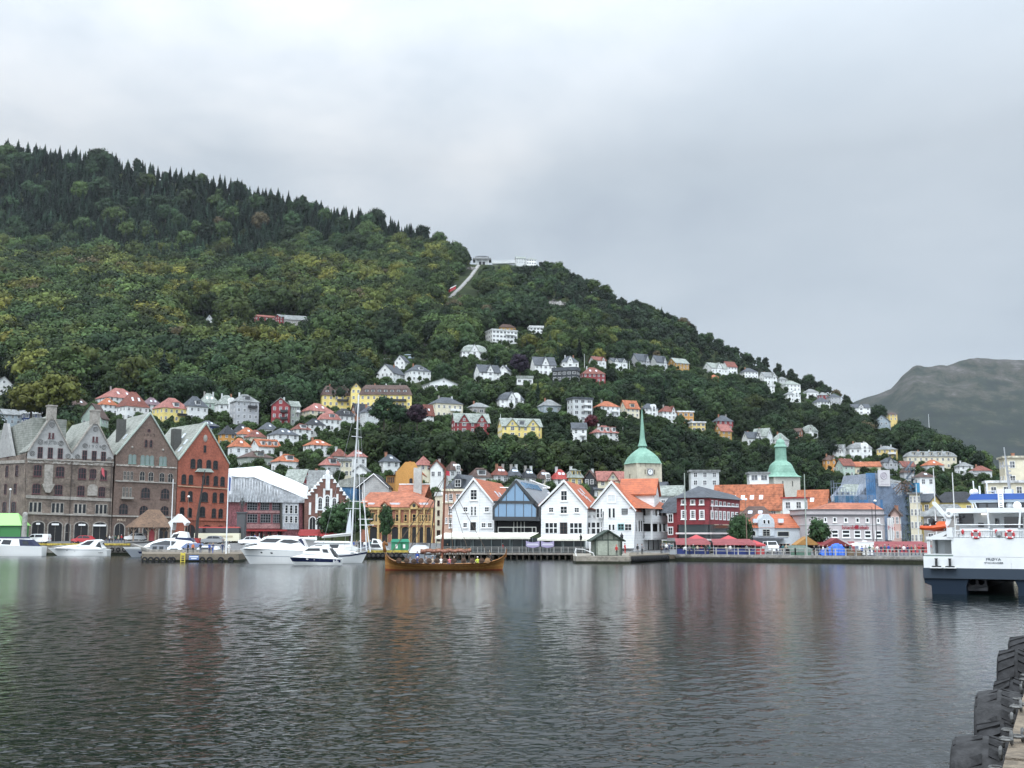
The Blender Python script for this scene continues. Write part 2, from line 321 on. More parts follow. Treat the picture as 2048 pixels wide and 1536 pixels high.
def water():
    m, nt, b = nodes('harbour_water'); L = nt.links.new
    setin(b, Base_Color=(.003, .006, .0055, 1), Roughness=.045, IOR=1.33); b.inputs['Specular IOR Level'].default_value = .5
    g = N(nt, 'ShaderNodeNewGeometry')
    sw = N(nt, 'ShaderNodeSeparateXYZ'); L(g.outputs['Position'], sw.inputs[0]); rr = N(nt, 'ShaderNodeMapRange'); setin(rr, From_Min=30., From_Max=150., To_Min=.045, To_Max=.17); L(sw.outputs[1], rr.inputs[0]); L(rr.outputs[0], b.inputs['Roughness'])
    def nz(sx, sy, rot, det, dist=0.):
        mp = N(nt, 'ShaderNodeMapping'); L(g.outputs['Position'], mp.inputs[0]); mp.inputs['Scale'].default_value = (sx, sy, 1); mp.inputs['Rotation'].default_value = (0, 0, R(rot))
        t = N(nt, 'ShaderNodeTexNoise'); setin(t, Scale=1., Detail=det, Roughness=.55, Distortion=dist); L(mp.outputs[0], t.inputs[0]); return t.outputs['Fac']
    hs = [(nz(2.5, 3.6, -12, 2., .6), .10), (nz(6.5, 8.2, 9, 1.5), .055), (nz(.11, .2, 14, 1.), .25)]
    cur = None
    for o, w in hs:
        mu = N(nt, 'ShaderNodeMath', operation='MULTIPLY'); L(o, mu.inputs[0]); mu.inputs[1].default_value = w
        if cur is None: cur = mu.outputs[0]
        else:
            ad = N(nt, 'ShaderNodeMath', operation='ADD'); L(cur, ad.inputs[0]); L(mu.outputs[0], ad.inputs[1]); cur = ad.outputs[0]
    bp = N(nt, 'ShaderNodeBump'); setin(bp, Strength=1., Distance=WAVE); L(cur, bp.inputs['Height']); L(bp.outputs[0], b.inputs['Normal'])
    # wind ripples as real displaced geometry, finest near the viewer's quay
    r_ = np.random.default_rng(5); Yr = [2.5]
    while Yr[-1] < 262: Yr.append(Yr[-1]+max(.03, min(Yr[-1]**2/20000, Yr[-1]*.005)))
    Yr = np.array(Yr); ta = np.concatenate([np.linspace(-1.1, -.5, 60)[:-1], np.linspace(-.5, .5, 760), np.linspace(.5, 1.1, 60)[1:]])
    X = (ta[None, :]*(Yr[:, None]+2)).astype(np.float32); Y = np.repeat(Yr[:, None], len(ta), 1).astype(np.float32); Z = np.zeros_like(X)
    dy = np.gradient(Yr); sp_ = np.maximum(dy, Yr*.0011)[:, None]
    for k in range(64):
        lam = .10*(1.5/.10)**((k/63)**1.25)*r_.uniform(.9, 1.1); a = r_.normal(0, .8); kx, ky = math.sin(a)*6.283/lam, math.cos(a)*6.283/lam
        w = np.clip((lam/sp_-2.2)/2.5, 0, 1); rows = np.nonzero(w[:, 0] > 0)[0]
        if not len(rows): continue
        n_ = rows.max()+1; Z[:n_] += (SLOPE*lam*w[:n_]*(np.exp(1.1*(np.sin(X[:n_]*kx+Y[:n_]*ky+r_.uniform(0, 6.283))-1))-.45)).astype(np.float32)
    Z *= (1+.35*np.sin(X*.11+Y*.05)+.3*np.sin(X*.043-Y*.09+2))
    Z[-1] = 0
    o = grid_obj('water', X, Y, Z, m)
    import bmesh; bm = bmesh.new(); bm.from_mesh(o.data)
    bm.faces.new([bm.verts.new(q) for q in ((-900, -80, -.15), (900, -80, -.15), (900, 300, -.15), (-900, 300, -.15))]); bm.to_mesh(o.data); bm.free()
    tag(o, 'rippled dark harbour water', None, kind='structure')
SLOPE = .0052
WAVE = .115
water()
# ---------------------------------------------------------------- sky, sun
EL, AZ = 56., 208.            # bright part of the overcast: high behind the camera, a little to the left
def sky():
    w = bpy.data.worlds.new('World'); SC.world = w; w.use_nodes = True; nt = w.node_tree; L = nt.links.new
    bg = nt.nodes['Background']; bg.inputs['Strength'].default_value = .1
    st = N(nt, 'ShaderNodeTexSky'); st.sky_type = 'NISHITA'; st.sun_disc = False; st.sun_elevation = R(EL); st.sun_rotation = R(AZ); st.dust_density = 2.
    tc = N(nt, 'ShaderNodeTexCoord'); sx = N(nt, 'ShaderNodeSeparateXYZ'); L(tc.outputs['Generated'], sx.inputs[0])
    def mth(op, a, b_=None, c_=None):
        q = N(nt, 'ShaderNodeMath', operation=op)
        for i, z in enumerate((a, b_, c_)):
            if z is None: continue
            if hasattr(z, 'is_linked'): L(z, q.inputs[i])
            else: q.inputs[i].default_value = z
        return q.outputs[0]
    zc = mth('MAXIMUM', sx.outputs[2], 0.)
    den = mth('ADD', zc, .22)
    cb = N(nt, 'ShaderNodeCombineXYZ'); L(mth('DIVIDE', sx.outputs[0], den), cb.inputs[0]); L(mth('DIVIDE', sx.outputs[1], den), cb.inputs[1]); L(mth('MULTIPLY', zc, 1.5), cb.inputs[2])
    def nz(s, d, r, off):
        mp = N(nt, 'ShaderNodeMapping'); L(cb.outputs[0], mp.inputs[0]); mp.inputs['Location'].default_value = off
        t = N(nt, 'ShaderNodeTexNoise'); setin(t, Scale=s, Detail=d, Roughness=r, Distortion=.25); L(mp.outputs[0], t.inputs[0]); return t.outputs['Fac']
    big = nz(1.05, 7., .5, CLOUD[0]); sm = nz(2.6, 6., .55, CLOUD[1])
    f = mth('ADD', mth('MULTIPLY', big, .7), mth('MULTIPLY', sm, .3))
    # fewer, softer clouds towards the right of the view
    rr = N(nt, 'ShaderNodeMapRange'); setin(rr, From_Min=-.25, From_Max=.25, To_Min=1.35, To_Max=.45); L(sx.outputs[0], rr.inputs[0])
    f = mth('ADD', mth('MULTIPLY', mth('SUBTRACT', f, .5), rr.outputs[0]), .5)
    for (u, v, rad, amt) in ((1000, 345, 3.4, .05), (930, 370, 2.6, .03), (10, 60, 9., .045), (640, 130, 6., .04), (880, 470, 5., -.05), (1500, 480, 6., -.035), (200, 190, 5., -.05)):
        d = Vector(((u-1024)/F, cp-(768-v)/F*sp, sp+(768-v)/F*cp)).normalized(); dp = N(nt, 'ShaderNodeVectorMath', operation='DOT_PRODUCT'); L(tc.outputs['Generated'], dp.inputs[0]); dp.inputs[1].default_value = d
        mr = N(nt, 'ShaderNodeMapRange', interpolation_type='SMOOTHERSTEP'); setin(mr, From_Min=math.cos(R(rad)), From_Max=1., To_Min=0., To_Max=amt*2.2); L(dp.outputs['Value'], mr.inputs[0])
        f = mth('ADD', f, mth('MULTIPLY', mr.outputs[0], mth('MULTIPLY', sm, sm) if amt < 0 else mth('MULTIPLY', sm, big)))
    r = N(nt, 'ShaderNodeValToRGB'); L(f, r.inputs[0]); e = r.color_ramp.elements
    e[0].position = .36; e[0].color = (.40, .46, .55, 1); e[1].position = .70; e[1].color = (.80, .835, .87, 1)
    q = e.new(.47); q.color = (.53, .60, .67, 1); q = e.new(.54); q.color = (.60, .665, .73, 1); q = e.new(.60); q.color = (.68, .735, .79, 1)
    # an overcast sky is brighter overhead and towards the veiled sun than at the horizon
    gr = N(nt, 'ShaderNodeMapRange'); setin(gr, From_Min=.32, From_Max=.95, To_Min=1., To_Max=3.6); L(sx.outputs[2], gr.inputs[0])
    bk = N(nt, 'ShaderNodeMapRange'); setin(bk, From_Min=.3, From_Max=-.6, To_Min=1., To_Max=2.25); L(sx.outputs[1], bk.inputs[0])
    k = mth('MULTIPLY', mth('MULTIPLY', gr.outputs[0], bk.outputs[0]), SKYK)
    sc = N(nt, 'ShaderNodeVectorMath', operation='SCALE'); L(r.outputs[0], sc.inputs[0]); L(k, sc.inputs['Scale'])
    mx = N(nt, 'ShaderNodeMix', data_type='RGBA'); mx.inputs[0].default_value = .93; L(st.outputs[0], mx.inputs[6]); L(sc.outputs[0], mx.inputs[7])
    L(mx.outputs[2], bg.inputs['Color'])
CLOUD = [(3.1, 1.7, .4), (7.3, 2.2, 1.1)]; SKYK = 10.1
sky()
su = bpy.data.lights.new('sun', 'SUN'); su.energy = 1.5; su.angle = R(18); su.color = (1, .97, .93)
so = bpy.data.objects.new('sun', su); COL.objects.link(so)
sd = Vector((math.sin(R(AZ))*math.cos(R(EL)), math.cos(R(AZ))*math.cos(R(EL)), math.sin(R(EL)))); so.rotation_euler = sd.to_track_quat('Z', 'Y').to_euler()
vs = SC.view_settings; vs.view_transform = 'Standard'; vs.look = 'None'; vs.gamma = 1; vs.exposure = 0
SC.cycles.max_bounces = 5; SC.cycles.transparent_max_bounces = 8; SC.cycles.volume_bounces = 0; SC.cycles.caustics_reflective = False; SC.cycles.caustics_refractive = False

def haze():
    m, nt, b = nodes('haze_air'); nt.nodes.remove(b); v = N(nt, 'ShaderNodeVolumePrincipled'); setin(v, Color=(.80, .86, .95, 1), Density=HAZE, Anisotropy=.2)
    nt.links.new(v.outputs[0], nt.nodes['Material Output'].inputs['Volume']); o = MB().box(-2600, 6200, -220, 6300, -6, 950).build('haze', m); o['kind'] = 'stuff'; o['label'] = 'thin grey haze in the air over the harbour and hills'
HAZE = 2.6e-5
haze()
# ---------------------------------------------------------------- hillside houses
HOUSES = []          # (u0,u1,vtop,vbase,Y,label) for keeping trees out of the way and for naming what they stand beside
def roof_mesh(typ, w, d, he, hr, ov=.45):
    r = MB(); W2, D2 = w/2+ov, d/2+ov; z0 = he-ov*hr/(d/2)*.6
    if typ in ('hip', 'pyr'):
        if w >= d: i = w/2-.02 if typ == 'pyr' else min(w/2-.3, d/2*.95); a, b = (-w/2+i, 0), (w/2-i, 0)
        else: i = d/2-.02 if typ == 'pyr' else min(d/2-.3, w/2*.95); a, b = (0, -d/2+i), (0, d/2-i)
        z1 = he+hr
        v = [(-W2, -D2, z0), (W2, -D2, z0), (W2, D2, z0), (-W2, D2, z0), (a[0], a[1], z1), (b[0], b[1], z1)]
        if w >= d: fs = [(0, 1, 5, 4), (1, 2, 5), (2, 3, 4, 5), (3, 0, 4)]
        else: fs = [(0, 1, 4), (1, 2, 5, 4), (2, 3, 5), (3, 0, 4, 5)]
        r.add(v, fs+[(3, 2, 1, 0)])
    elif typ == 'gab':
        t = .28; s = hr/(w/2)
        P2 = [(-W2, he-ov*s), (0, he+hr), (W2, he-ov*s), (W2, he-ov*s+t), (0, he+hr+t*1.3), (-W2, he-ov*s+t)]
        r.prism(P2, -D2, D2)
    elif typ == 'side':
        t = .28; s = hr/(d/2)
        P2 = [(-D2, he-ov*s), (0, he+hr), (D2, he-ov*s), (D2, he-ov*s+t), (0, he+hr+t*1.3), (-D2, he-ov*s+t)]
        q = MB().prism(P2, -W2, W2); r.add([(y, x, z) for x, y, z in q.v], q.f)
    elif typ == 'mans':
        i = min(1.3, d*.16); zm = he+hr*.62; j = min(d/2, w/2)-.2
        v = [(-W2, -D2, he-.1), (W2, -D2, he-.1), (W2, D2, he-.1), (-W2, D2, he-.1), (-w/2+i, -d/2+i, zm), (w/2-i, -d/2+i, zm), (w/2-i, d/2-i, zm), (-w/2+i, d/2-i, zm)]
        k = w/2-max(j, i+.2) if w >= d else .05; l = d/2-max(j, i+.2) if d > w else .05
        v += [(-k, -l, he+hr), (k, -l, he+hr), (k, l, he+hr), (-k, l, he+hr)]
        r.add(v, [(3, 2, 1, 0), (0, 1, 5, 4), (1, 2, 6, 5), (2, 3, 7, 6), (3, 0, 4, 7), (4, 5, 9, 8), (5, 6, 10, 9), (6, 7, 11, 10), (7, 4, 8, 11), (8, 9, 10, 11)])
    else:
        r.box(-W2, W2, -D2, D2, he, he+max(.3, hr))
    return r
SKYL = plain('skylight', (.62, .68, .75), .12, spec=.8)
def house(u0, u1, vr, ve, vb, typ, wall, roof, feat, where, th=28, k=.8, noun='house', Y=None, base=5., name='hillside_house', cat='house', group='houses on the hillside', fc=2.9, z0=None):
    uc = (u0+u1)/2; Y = Y or Yter(uc, vb); az = math.atan((uc-1024)/F)
    th = R(th); Wd = (u1-u0)*Y/F; w = Wd/(math.cos(th)+k*abs(math.sin(th))); d = w*k
    zb = zat(vb, Y); he = zat(ve, Y)-zb; hr = zat(vr, Y)-zat(ve, Y)
    rt = RN[roof]; lab = f"{WN[wall]} {noun} with {rt} roof, {where}" if where[0] != '=' else where[1:]
    o = thing(name, lab, cat, (xat(uc, vb, Y), Y+d*.35, zb), th-az, group)
    b = MB(); b.box(-w/2, w/2, -d/2, d/2, -base, he)
    if typ == 'gab':
        for s in (-1, 1): b.prism([(-w/2, he), (w/2, he), (0, he+hr)], s*d/2-.01 if s < 0 else d/2-.2, s*d/2+.2 if s < 0 else d/2+.01)
    if typ == 'side':
        q = MB()
        for s in (-1, 1): q.prism([(-d/2, he), (d/2, he), (0, he+hr)], s*w/2-.01 if s < 0 else w/2-.2, s*w/2+.2 if s < 0 else w/2+.01)
        b.add([(y, x, z) for x, y, z in q.v], q.f)
    wm = W(wall); b.build('wall', wm, o, fixn=True)
    r = roof_mesh(typ, w, d, he, hr).build('roof', RF(roof), o, fixn=True)
    if 'b' in feat: MB().box(-w/2-.05, w/2+.05, -d/2-.05, d/2+.05, -base, he*.14).build('plinth', W('red'), o)
    if 'T' in feat: MB().box(-w*.75, w*.75, -d*.8, d*.3, -2.5, -.1).build('terrace', W('white'), o)
    rows = max(1, round(he/3.)); cols = max(2, round(w/fc)); hw = he/rows
    big = 'w' in feat; fm = TRIM if wall not in ('black',) else TRIM
    ww, wh = (1.9, 1.6) if big else (1.15, 1.5)
    wh = min(wh, hw*.62); gl = GLASSF
    skipc = None
    for i in range(rows):
        for j in range(cols):
            x = -w/2+w*(j+.5)/cols+((i*7+j*3) % 3-1)*.06
            window(o, x, hw*i+hw*.3, min(ww, w/cols*.7), wh, -d/2, nc=2, nr=2 if not big else 1, fm=fm, gm=gl)
    sx, rz = (-w/2, R(-90)) if th >= 0 else (w/2, R(90))
    if abs(th) > .17:
        cs = max(1, round(d/3.4))
        for i in range(rows):
            for j in range(cs):
                q = put('window', win_mesh(min(ww, d/cs*.6), wh, fm=fm, gm=gl)[0], o, (sx, -d/2+d*(j+.5)/cs, hw*i+hw*.3), rz)
    if typ == 'gab' and hr > 2.2: window(o, 0, he+hr*.22, min(1.3, w*.2), min(1.4, hr*.4), -d/2-.01, fm=fm, gm=gl)
    if typ == 'side' and hr > 2.2 and abs(th) > .17: put('window', win_mesh(1.1, min(1.3, hr*.4), fm=fm, gm=gl)[0], o, (sx-.02 if th >= 0 else sx+.02, 0, he+hr*.22), rz)
    fd = d/2
    for c in range(feat.count('C')):
        x = (-.22, .27, 0)[c]*w if typ not in ('gab',) else (.12, -.15, 0)[c]*w; y = .08*d
        z = he+hr*(.8 if typ != 'flat' else 1)
        MB().box(x-.32, x+.32, y-.32, y+.32, z-hr*.4, z+hr*.2+.6).box(x-.38, x+.38, y-.38, y+.38, z+hr*.2+.6, z+hr*.2+.74).build('chimney', W(('lightgrey', 'brick', 'stone')[(int(u0)+c) % 3]), r)
    ns = feat.count('S')
    for c in range(ns):
        t0, t1 = .35, .58; x = w*((c+.5)/ns-.5)*.55
        if typ in ('side', 'hip', 'mans'):
            f = lambda t: (-(fd)*(1-t)-.12, he+hr*t+.10)
            MB().prism([(0, 0), (1, 0), (1, 1), (0, 1)], 0, 1).v
            (ya, za), (yb, zb2) = f(t0), f(t1)
            MB().add([(x-.45, ya, za), (x+.45, ya, za), (x+.45, yb, zb2), (x-.45, yb, zb2), (x-.45, ya+.1, za-.25), (x+.45, ya+.1, za-.25), (x+.45, yb+.1, zb2-.25), (x-.45, yb+.1, zb2-.25)],
                [(0, 1, 2, 3), (0, 4, 5, 1), (1, 5, 6, 2), (2, 6, 7, 3), (3, 7, 4, 0)]).build('skylight', SKYL, r)
        else:
            s = 1 if th < 0 else 1; f = lambda t: (w/2*(1-t)+.12, he+hr*t+.12); (xa, za), (xb, zb2) = f(t0), f(t1); y = d*((c+.5)/ns-.5)*.6
            MB().add([(xa, y-.45, za), (xa, y+.45, za), (xb, y+.45, zb2), (xb, y-.45, zb2), (xa-.1, y-.45, za-.25), (xa-.1, y+.45, za-.25), (xb-.1, y+.45, zb2-.25), (xb-.1, y-.45, zb2-.25)],
                [(0, 1, 2, 3), (0, 4, 5, 1), (1, 5, 6, 2), (2, 6, 7, 3), (3, 7, 4, 0)]).build('skylight', SKYL, r)
    nd = feat.count('D')
    for c in range(nd):
        x = w*((c+.5)/nd-.5)*.86 if nd > 1 else 0; dw = min(1.5 if nd > 1 else 2.6, w/(nd+.5)*.6); z1, z2 = he+hr*.12, he+hr*.12+min(1.9, hr*.62); yf = -fd*.92
        q = MB().box(x-dw/2, x+dw/2, yf, -fd*.15, z1, z2, 0).box(x-dw/2-.15, x+dw/2+.15, yf-.2, -fd*.1, z2, z2+.22, 1).box(x-dw/2+.2, x+dw/2-.2, yf-.05, yf-.01, z1+.3, z2-.2, 2)
        q.build('dormer', [wm if wall not in ('paleyellow',) else W('white'), RF(roof), GLASSF], r)
    for ch, px in (('G', 0), ('L', -.25), ('r', .27)):
        if ch not in feat: continue
        gw = w*(.36 if ch == 'G' else .3); x = px*w; zt = he+hr*(.92 if ch == 'G' else .85); y0 = -d/2-.35
        q = MB(); q.prism([(x-gw/2, 0), (x+gw/2, 0), (x+gw/2, he), (x, zt), (x-gw/2, he)], y0, 0)
        g = q.build('gable', wm, o, fixn=True)
        t = .25; s = (zt-he)/(gw/2); ov = .35
        MB().prism([(x-gw/2-ov, he-ov*s), (x, zt), (x+gw/2+ov, he-ov*s), (x+gw/2+ov, he-ov*s+t), (x, zt+t*1.3), (x-gw/2-ov, he-ov*s+t)], y0-.4, 0).build('gable_roof', RF(roof), g, fixn=True)
        for i in range(rows): window(g, x, hw*i+hw*.3, min(1.7, gw*.5), wh, y0, fm=fm, gm=gl)
        if zt-he > 1.8: window(g, x, he+(zt-he)*.15, 1., min(1.2, (zt-he)*.4), y0, fm=fm, gm=gl)
    if 'O' in feat:      # round-headed gable front
        gw = w*.34; x = .18*w; rr = gw/2; zt = he+hr*.35
        q = MB().prism([(x-rr, 0), (x+rr, 0), (x+rr, zt)]+[(x+rr*math.cos(math.pi*i/8), zt+rr*math.sin(math.pi*i/8)) for i in range(1, 8)]+[(x-rr, zt)], -d/2-.4, -d*.1)
        g = q.build('gable', W('white'), o, fixn=True); window(g, x, he-.3, 1.4, 1.4, -d/2-.4, fm=fm, gm=gl)
        for i in range(rows): window(g, x, hw*i+hw*.3, 1.5, wh, -d/2-.4, fm=fm, gm=gl)
    for c in range(feat.count('B')):
        z = hw*(rows-1-c)
        if z < 1: continue
        x0, x1 = (w*.02, w*.4)
        MB().box(x0, x1, -d/2-1.3, -d/2+.02, z-.12, z).box(x0, x1, -d/2-1.3, -d/2-1.24, z, z+.95).box(x0, x0+.06, -d/2-1.24, -d/2, z, z+.95).box(x1-.06, x1, -d/2-1.24, -d/2, z, z+.95).build('balcony', BLK if wall in ('paleyellow', 'red', 'grey') else W('white'), o)
    HOUSES.append((u0, u1, vr, vb, Y, lab, d)); return o
H = [
(-22,19,754,770,790,'gab','white','grey','','at the far left edge under the forest',10,.9),
(132,176,796,810,822,'hip','lightgrey','brown','S','half hidden right of the big yellow-green tree'),
(158,210,808,836,870,'gab','mint','brown','','right behind the grey stone gables',-25,.8),
(185,274,774,796,815,'hip','white','salmon','SSC','widest and highest of the far left row'),
(190,231,795,809,830,'hip','white','orange','S','small, between mint house and red-roofed row'),
(228,291,782,812,842,'hip','white','redbrown','SS','above the brown brick gable'),
(277,320,794,809,828,'hip','white','purple','SS','tucked behind the pale yellow house'),
(300,373,794,816,845,'hip','paleyellow','salmon','DB','left of the white dark-roofed townhouses'),
(358,411,791,812,842,'hip','white','slate','D','between pale yellow house and mint townhouse'),
(392,434,785,805,833,'hip','mint','greygreen','SSCC','left of the white house with round dormer',15),
(426,471,789,808,836,'hip','white','greygreen','OCC','round dormer, beside the tall grey block',15),
(456,513,787,803,853,'hip','grey','grey','DCB','tall four-storey block ending the upper left row',18,.8,'apartment house'),
(388,434,840,851,870,'hip','navy','slate','SS','small, just above the red brick gable'),
(434,469,849,867,892,'pyr','orange','black','SS','right of the navy house'),
(462,498,847,862,880,'hip','white','black','S','with low black hip above orange roofs'),
(468,513,854,868,884,'hip','white','orange','S','upper one of three orange roofs at left'),
(488,529,859,873,888,'hip','cream','redbrown','S','between orange roofs and long white house'),
(453,497,875,892,930,'hip','white','orange','S','just right of the red brick gable'),
(497,557,879,893,915,'side','white','orange','DDD','terrace with three dormers'),
(471,542,901,914,940,'hip','greengrey','brown','D','above the white tarpaulin roof'),
(513,555,844,858,874,'hip','white','slate','S','under the tall dark red gabled house'),
(531,594,855,869,894,'hip','white','slate','SS','long, in the middle of the left terrace'),
(580,619,846,858,881,'hip','white','redbrown','D','stepping up right of the long slate house'),
(604,648,836,849,873,'hip','white','black','S','below the cream house with salmon roof'),
(632,679,822,839,863,'mans','white','salmon','D','mansard above the black-roofed white house'),
(597,664,805,822,842,'hip','cream','salmon','SSB','under left wing of long yellow block'),
(572,598,803,812,850,'side','greengrey','greygreen','B','narrow, right of the dark red gable'),
(540,580,796,811,853,'gab','red','greygreen','CBB','tall gabled, with black balconies',-8,.9),
(665,707,816,832,855,'mans','white','black','D','black gambrel below the yellow block'),
(700,736,808,826,850,'side','brick','black','SSS','squeezed between black gambrel and slate roof'),
(718,758,811,824,856,'hip','lightgrey','slate','SC','beside the dark tree below yellow block'),
(790,822,814,824,846,'hip','white','redbrown','SS','behind dark trees below the yellow block'),
(843,867,810,828,849,'side','white','redbrown','S','right of the dark purple tree'),
(604,661,878,890,914,'hip','white','orange','SSC','on its own in the shrubs below terrace'),
(540,598,907,922,948,'hip','white','orange','DC','just above the tarpaulin roof peak'),
(635,681,913,929,950,'hip','lightgrey','salmon','D','lowest salmon roof left of the mast'),
(660,693,897,911,932,'hip','white','redbrown','C','behind the sailing mast, left side'),
(692,731,899,912,955,'hip','white','salmon','SS','tall, just right of the sailing mast'),
(680,706,918,923,956,'flat','cream','grey','','beige with bay, under the mast'),
(706,738,931,942,962,'gab','white','grey','','small gabled, right of the mast foot houses',-15),
(757,798,908,922,955,'hip','white','slate','SC','with black bay, left of the orange gable'),
(751,809,729,747,764,'gab','white','slate','C','gabled villa, lower of two at left',-30,1.3,'villa'),
(788,818,711,723,740,'gab','white','slate','','gabled villa peeping above its neighbour',-25,1.,'villa'),
(808,861,728,742,764,'hip','white','slate','SDC','villa at right end of the upper left group',25,.8,'villa'),
(842,914,758,768,781,'gab','white','greygreen','w','low, wide gable above cream apartments',20,.8,'bungalow'),
(919,974,688,704,718,'mans','white','greygreen','GT','big villa on a long white terrace',8,.6,'villa'),
(947,1001,729,745,763,'side','white','slate','GD','villa below the white terrace',20,.8,'villa'),
(996,1023,731,740,754,'gab','white','slate','C','small gabled annex right of slate villa',-20,1.2),
(854,925,793,807,837,'hip','cream','slate','CCbB','three-storey block with red plinth',25,.7,'apartment house'),
(931,982,804,814,831,'hip','stone','grey','Cw','low stone house right of cream block',22,.8),
(902,979,827,845,868,'side','red','greygreen','Lr','twin white-edged gables on a stone wall',12,.55),
(970,1035,660,662,687,'flat','white','white','wwB','modern, terraced balconies, highest on slope',22,.7,'villa'),
(993,1032,647,655,664,'hip','ochre','brown','','brown-roofed upper floor behind terraced modern villa',15,.6,'villa'),
(1056,1087,652,656,668,'flat','white','white','w','small modern box right of terraced villa',10,.7),
(1031,1066,752,757,769,'flat','white','greygreen','w','tiny flat-roofed, above the stone wall',8,.6,'pavilion'),
(1060,1113,713,731,751,'side','white','slate','G','villa left of the black modern house',15,.9,'villa'),
(1105,1160,735,742,763,'flat','black','slate','w','long modern glass-fronted, stepping down',-15,.5,'villa'),
(1119,1158,711,724,737,'hip','white','slate','GCC','twin white chimneys, above the red villa',10,.8,'villa'),
(990,1048,783,800,820,'mans','white','slate','OG','round white gable, mid slope centre',15,.7,'villa'),
(1075,1123,798,811,826,'hip','bluegrey','grey','C','alone among trees mid slope',25,.8),
(995,1084,837,853,877,'side','paleyellow','greygreen','LrDC','two front gables above the wood',14,.5),
(1135,1186,795,799,844,'flat','lightgrey','slate','wwBB','four-storey modern block with balconies',25,.7,'apartment block'),
(1142,1174,846,857,886,'side','white','slate','SSB','narrow, below the grey modern block',8,.9),
(1178,1213,713,721,733,'side','white','redbrown','rC','first of the upper right row'),
(1214,1256,716,724,737,'side','white','slate','LrC','twin gables in the upper right row'),
(1261,1302,707,722,735,'side','grey','slate','rC','tall grey gable in the upper row',35,.9),
(1301,1336,711,725,737,'side','lightgrey','slate','r','paired grey gable beside the ochre house',35,.9),
(1336,1380,716,727,739,'side','ochre','greygreen','C','last of the upper row, gable end left',35,.9),
(1158,1212,733,748,766,'hip','red','redbrown','SSC','dark red upper floor over white base',15,.8,'villa'),
(1187,1241,801,813,834,'hip','white','orange','CB','left of the pair of orange roofs'),
(1240,1280,801,817,836,'side','cream','orange','DS','steep orange roof behind the spire tip',30,.9),
(1279,1317,806,817,834,'hip','white','slate','O','round gable right of the spire tip'),
(1316,1354,811,823,840,'hip','white','redbrown','rC','right end of the spire-tip row'),
(1350,1389,822,825,847,'flat','orange','white','w','boxy ochre modern, end of the row',20,.7),
(1379,1412,843,846,864,'flat','yellow','white','w','small modern below the ochre box',20,.7),
(1179,1239,850,865,887,'hip','white','salmon','DDDC','three round dormers left of the spire'),
(1406,1457,725,737,748,'side','white','greygreen','GC','wide gable at left of ridge row',35,.9),
(1445,1476,723,734,748,'side','white','redbrown','','red roofed, second in the ridge row',35,.9),
(1419,1438,749,754,761,'hip','orange','orange','','tiny orange one below the ridge row'),
(1480,1518,735,744,757,'hip','white','slate','C','low hip in the middle ridge row'),
(1519,1556,744,754,768,'side','white','grey','rC','chimney front in the ridge row',30,.9),
(1554,1576,753,759,766,'hip','lightgrey','grey','','small grey hip behind ridge row'),
(1563,1603,760,769,783,'hip','white','greygreen','','pale hip stepping down the ridge'),
(1567,1603,782,789,804,'hip','white','grey','O','round gable, lowest of ridge group'),
(1533,1550,769,773,785,'flat','white','white','','white terraces half hidden in trees',20,.7),
(1607,1639,777,784,795,'hip','white','grey','','left of the red ridge house'),
(1636,1658,784,790,806,'hip','red','grey','','red, near the end of the ridge'),
(1655,1684,786,794,809,'pyr','grey','slate','','pointed dark roof ending the ridge group'),
(1627,1662,794,804,816,'hip','white','slate','','under the red ridge house'),
(1701,1743,808,816,830,'side','white','slate','G','alone high on the ridge shoulder',15,.8),
(1754,1784,831,842,864,'gab','bluegrey','slate','','dark gabled, high right shoulder',-10,.9),
(1774,1796,824,829,842,'hip','yellow','brown','','small yellow one on the skyline right'),
(1426,1468,830,842,860,'hip','red','slate','CC','hipped, behind the ochre gable'),
(1430,1465,849,862,881,'side','ochre','salmon','','gable end left, in front of red house',35,1.),
(1486,1522,864,876,891,'side','white','slate','rC','low left part of the white trio',30,.9),
(1507,1547,857,872,888,'side','white','greygreen','GC','tallest of the white trio',-25,.8),
(1546,1580,865,879,896,'hip','white','greygreen','C','right of trio, behind copper lantern',-20,.9),
(1588,1607,857,863,880,'side','brick','brown','','small red-brown one by white gambrel',-20,.9),
(1605,1638,849,862,876,'mans','white','greygreen','r','gambrel right of the copper lantern',-20,.9),
(1668,1695,890,900,920,'side','white','grey','r','tall narrow, above the ochre villa',-20,.9),
(1696,1747,884,897,920,'mans','white','grey','OCC','large villa right of narrow white house',15,.8,'villa'),
(1754,1798,891,899,918,'hip','yellow','grey','BBCC','bright balconies all round',10,.8,'apartment house'),
(1761,1798,915,924,950,'hip','grey','slate','G','directly below the bright yellow balconies'),
(1648,1674,910,919,945,'hip','orange','brown','rC','narrow villa at the edge of trees',20,.9,'villa'),
(1675,1712,918,931,954,'side','mint','redbrown','C','gable end left, above scaffolding',35,1.),
(1710,1764,924,933,950,'side','cream','orange','SC','low, behind the scaffold banner',10,.6),
(1813,1914,902,913,938,'mans','cream','grey','DDDDDCCC','long four-storey block at right',20,.25,'apartment block'),
(1847,1891,919,930,945,'hip','lightgrey','orange','S','in front of the long cream block'),
(1798,1834,923,933,947,'side','white','redbrown','SS','gable left of long cream block',30,.9),
(1803,1830,934,945,963,'mans','grey','brown','DD','dark domed roof above scaffolding'),
(1832,1872,943,953,975,'hip','white','brown','S','lowest white one above yellow buildings'),
(1914,1949,924,932,950,'hip','white','grey','C','beside the far right red roof'),
(1945,1987,931,941,959,'hip','lightgrey','redbrown','CB','farthest right on the slope',20,.8),
(1932,1966,941,948,960,'hip','white','grey','','low grey hip in front of red roof'),
(-10,46,819,830,850,'side','bluegrey','grey','','modern metal roof at far left',15,.9,'hall'),
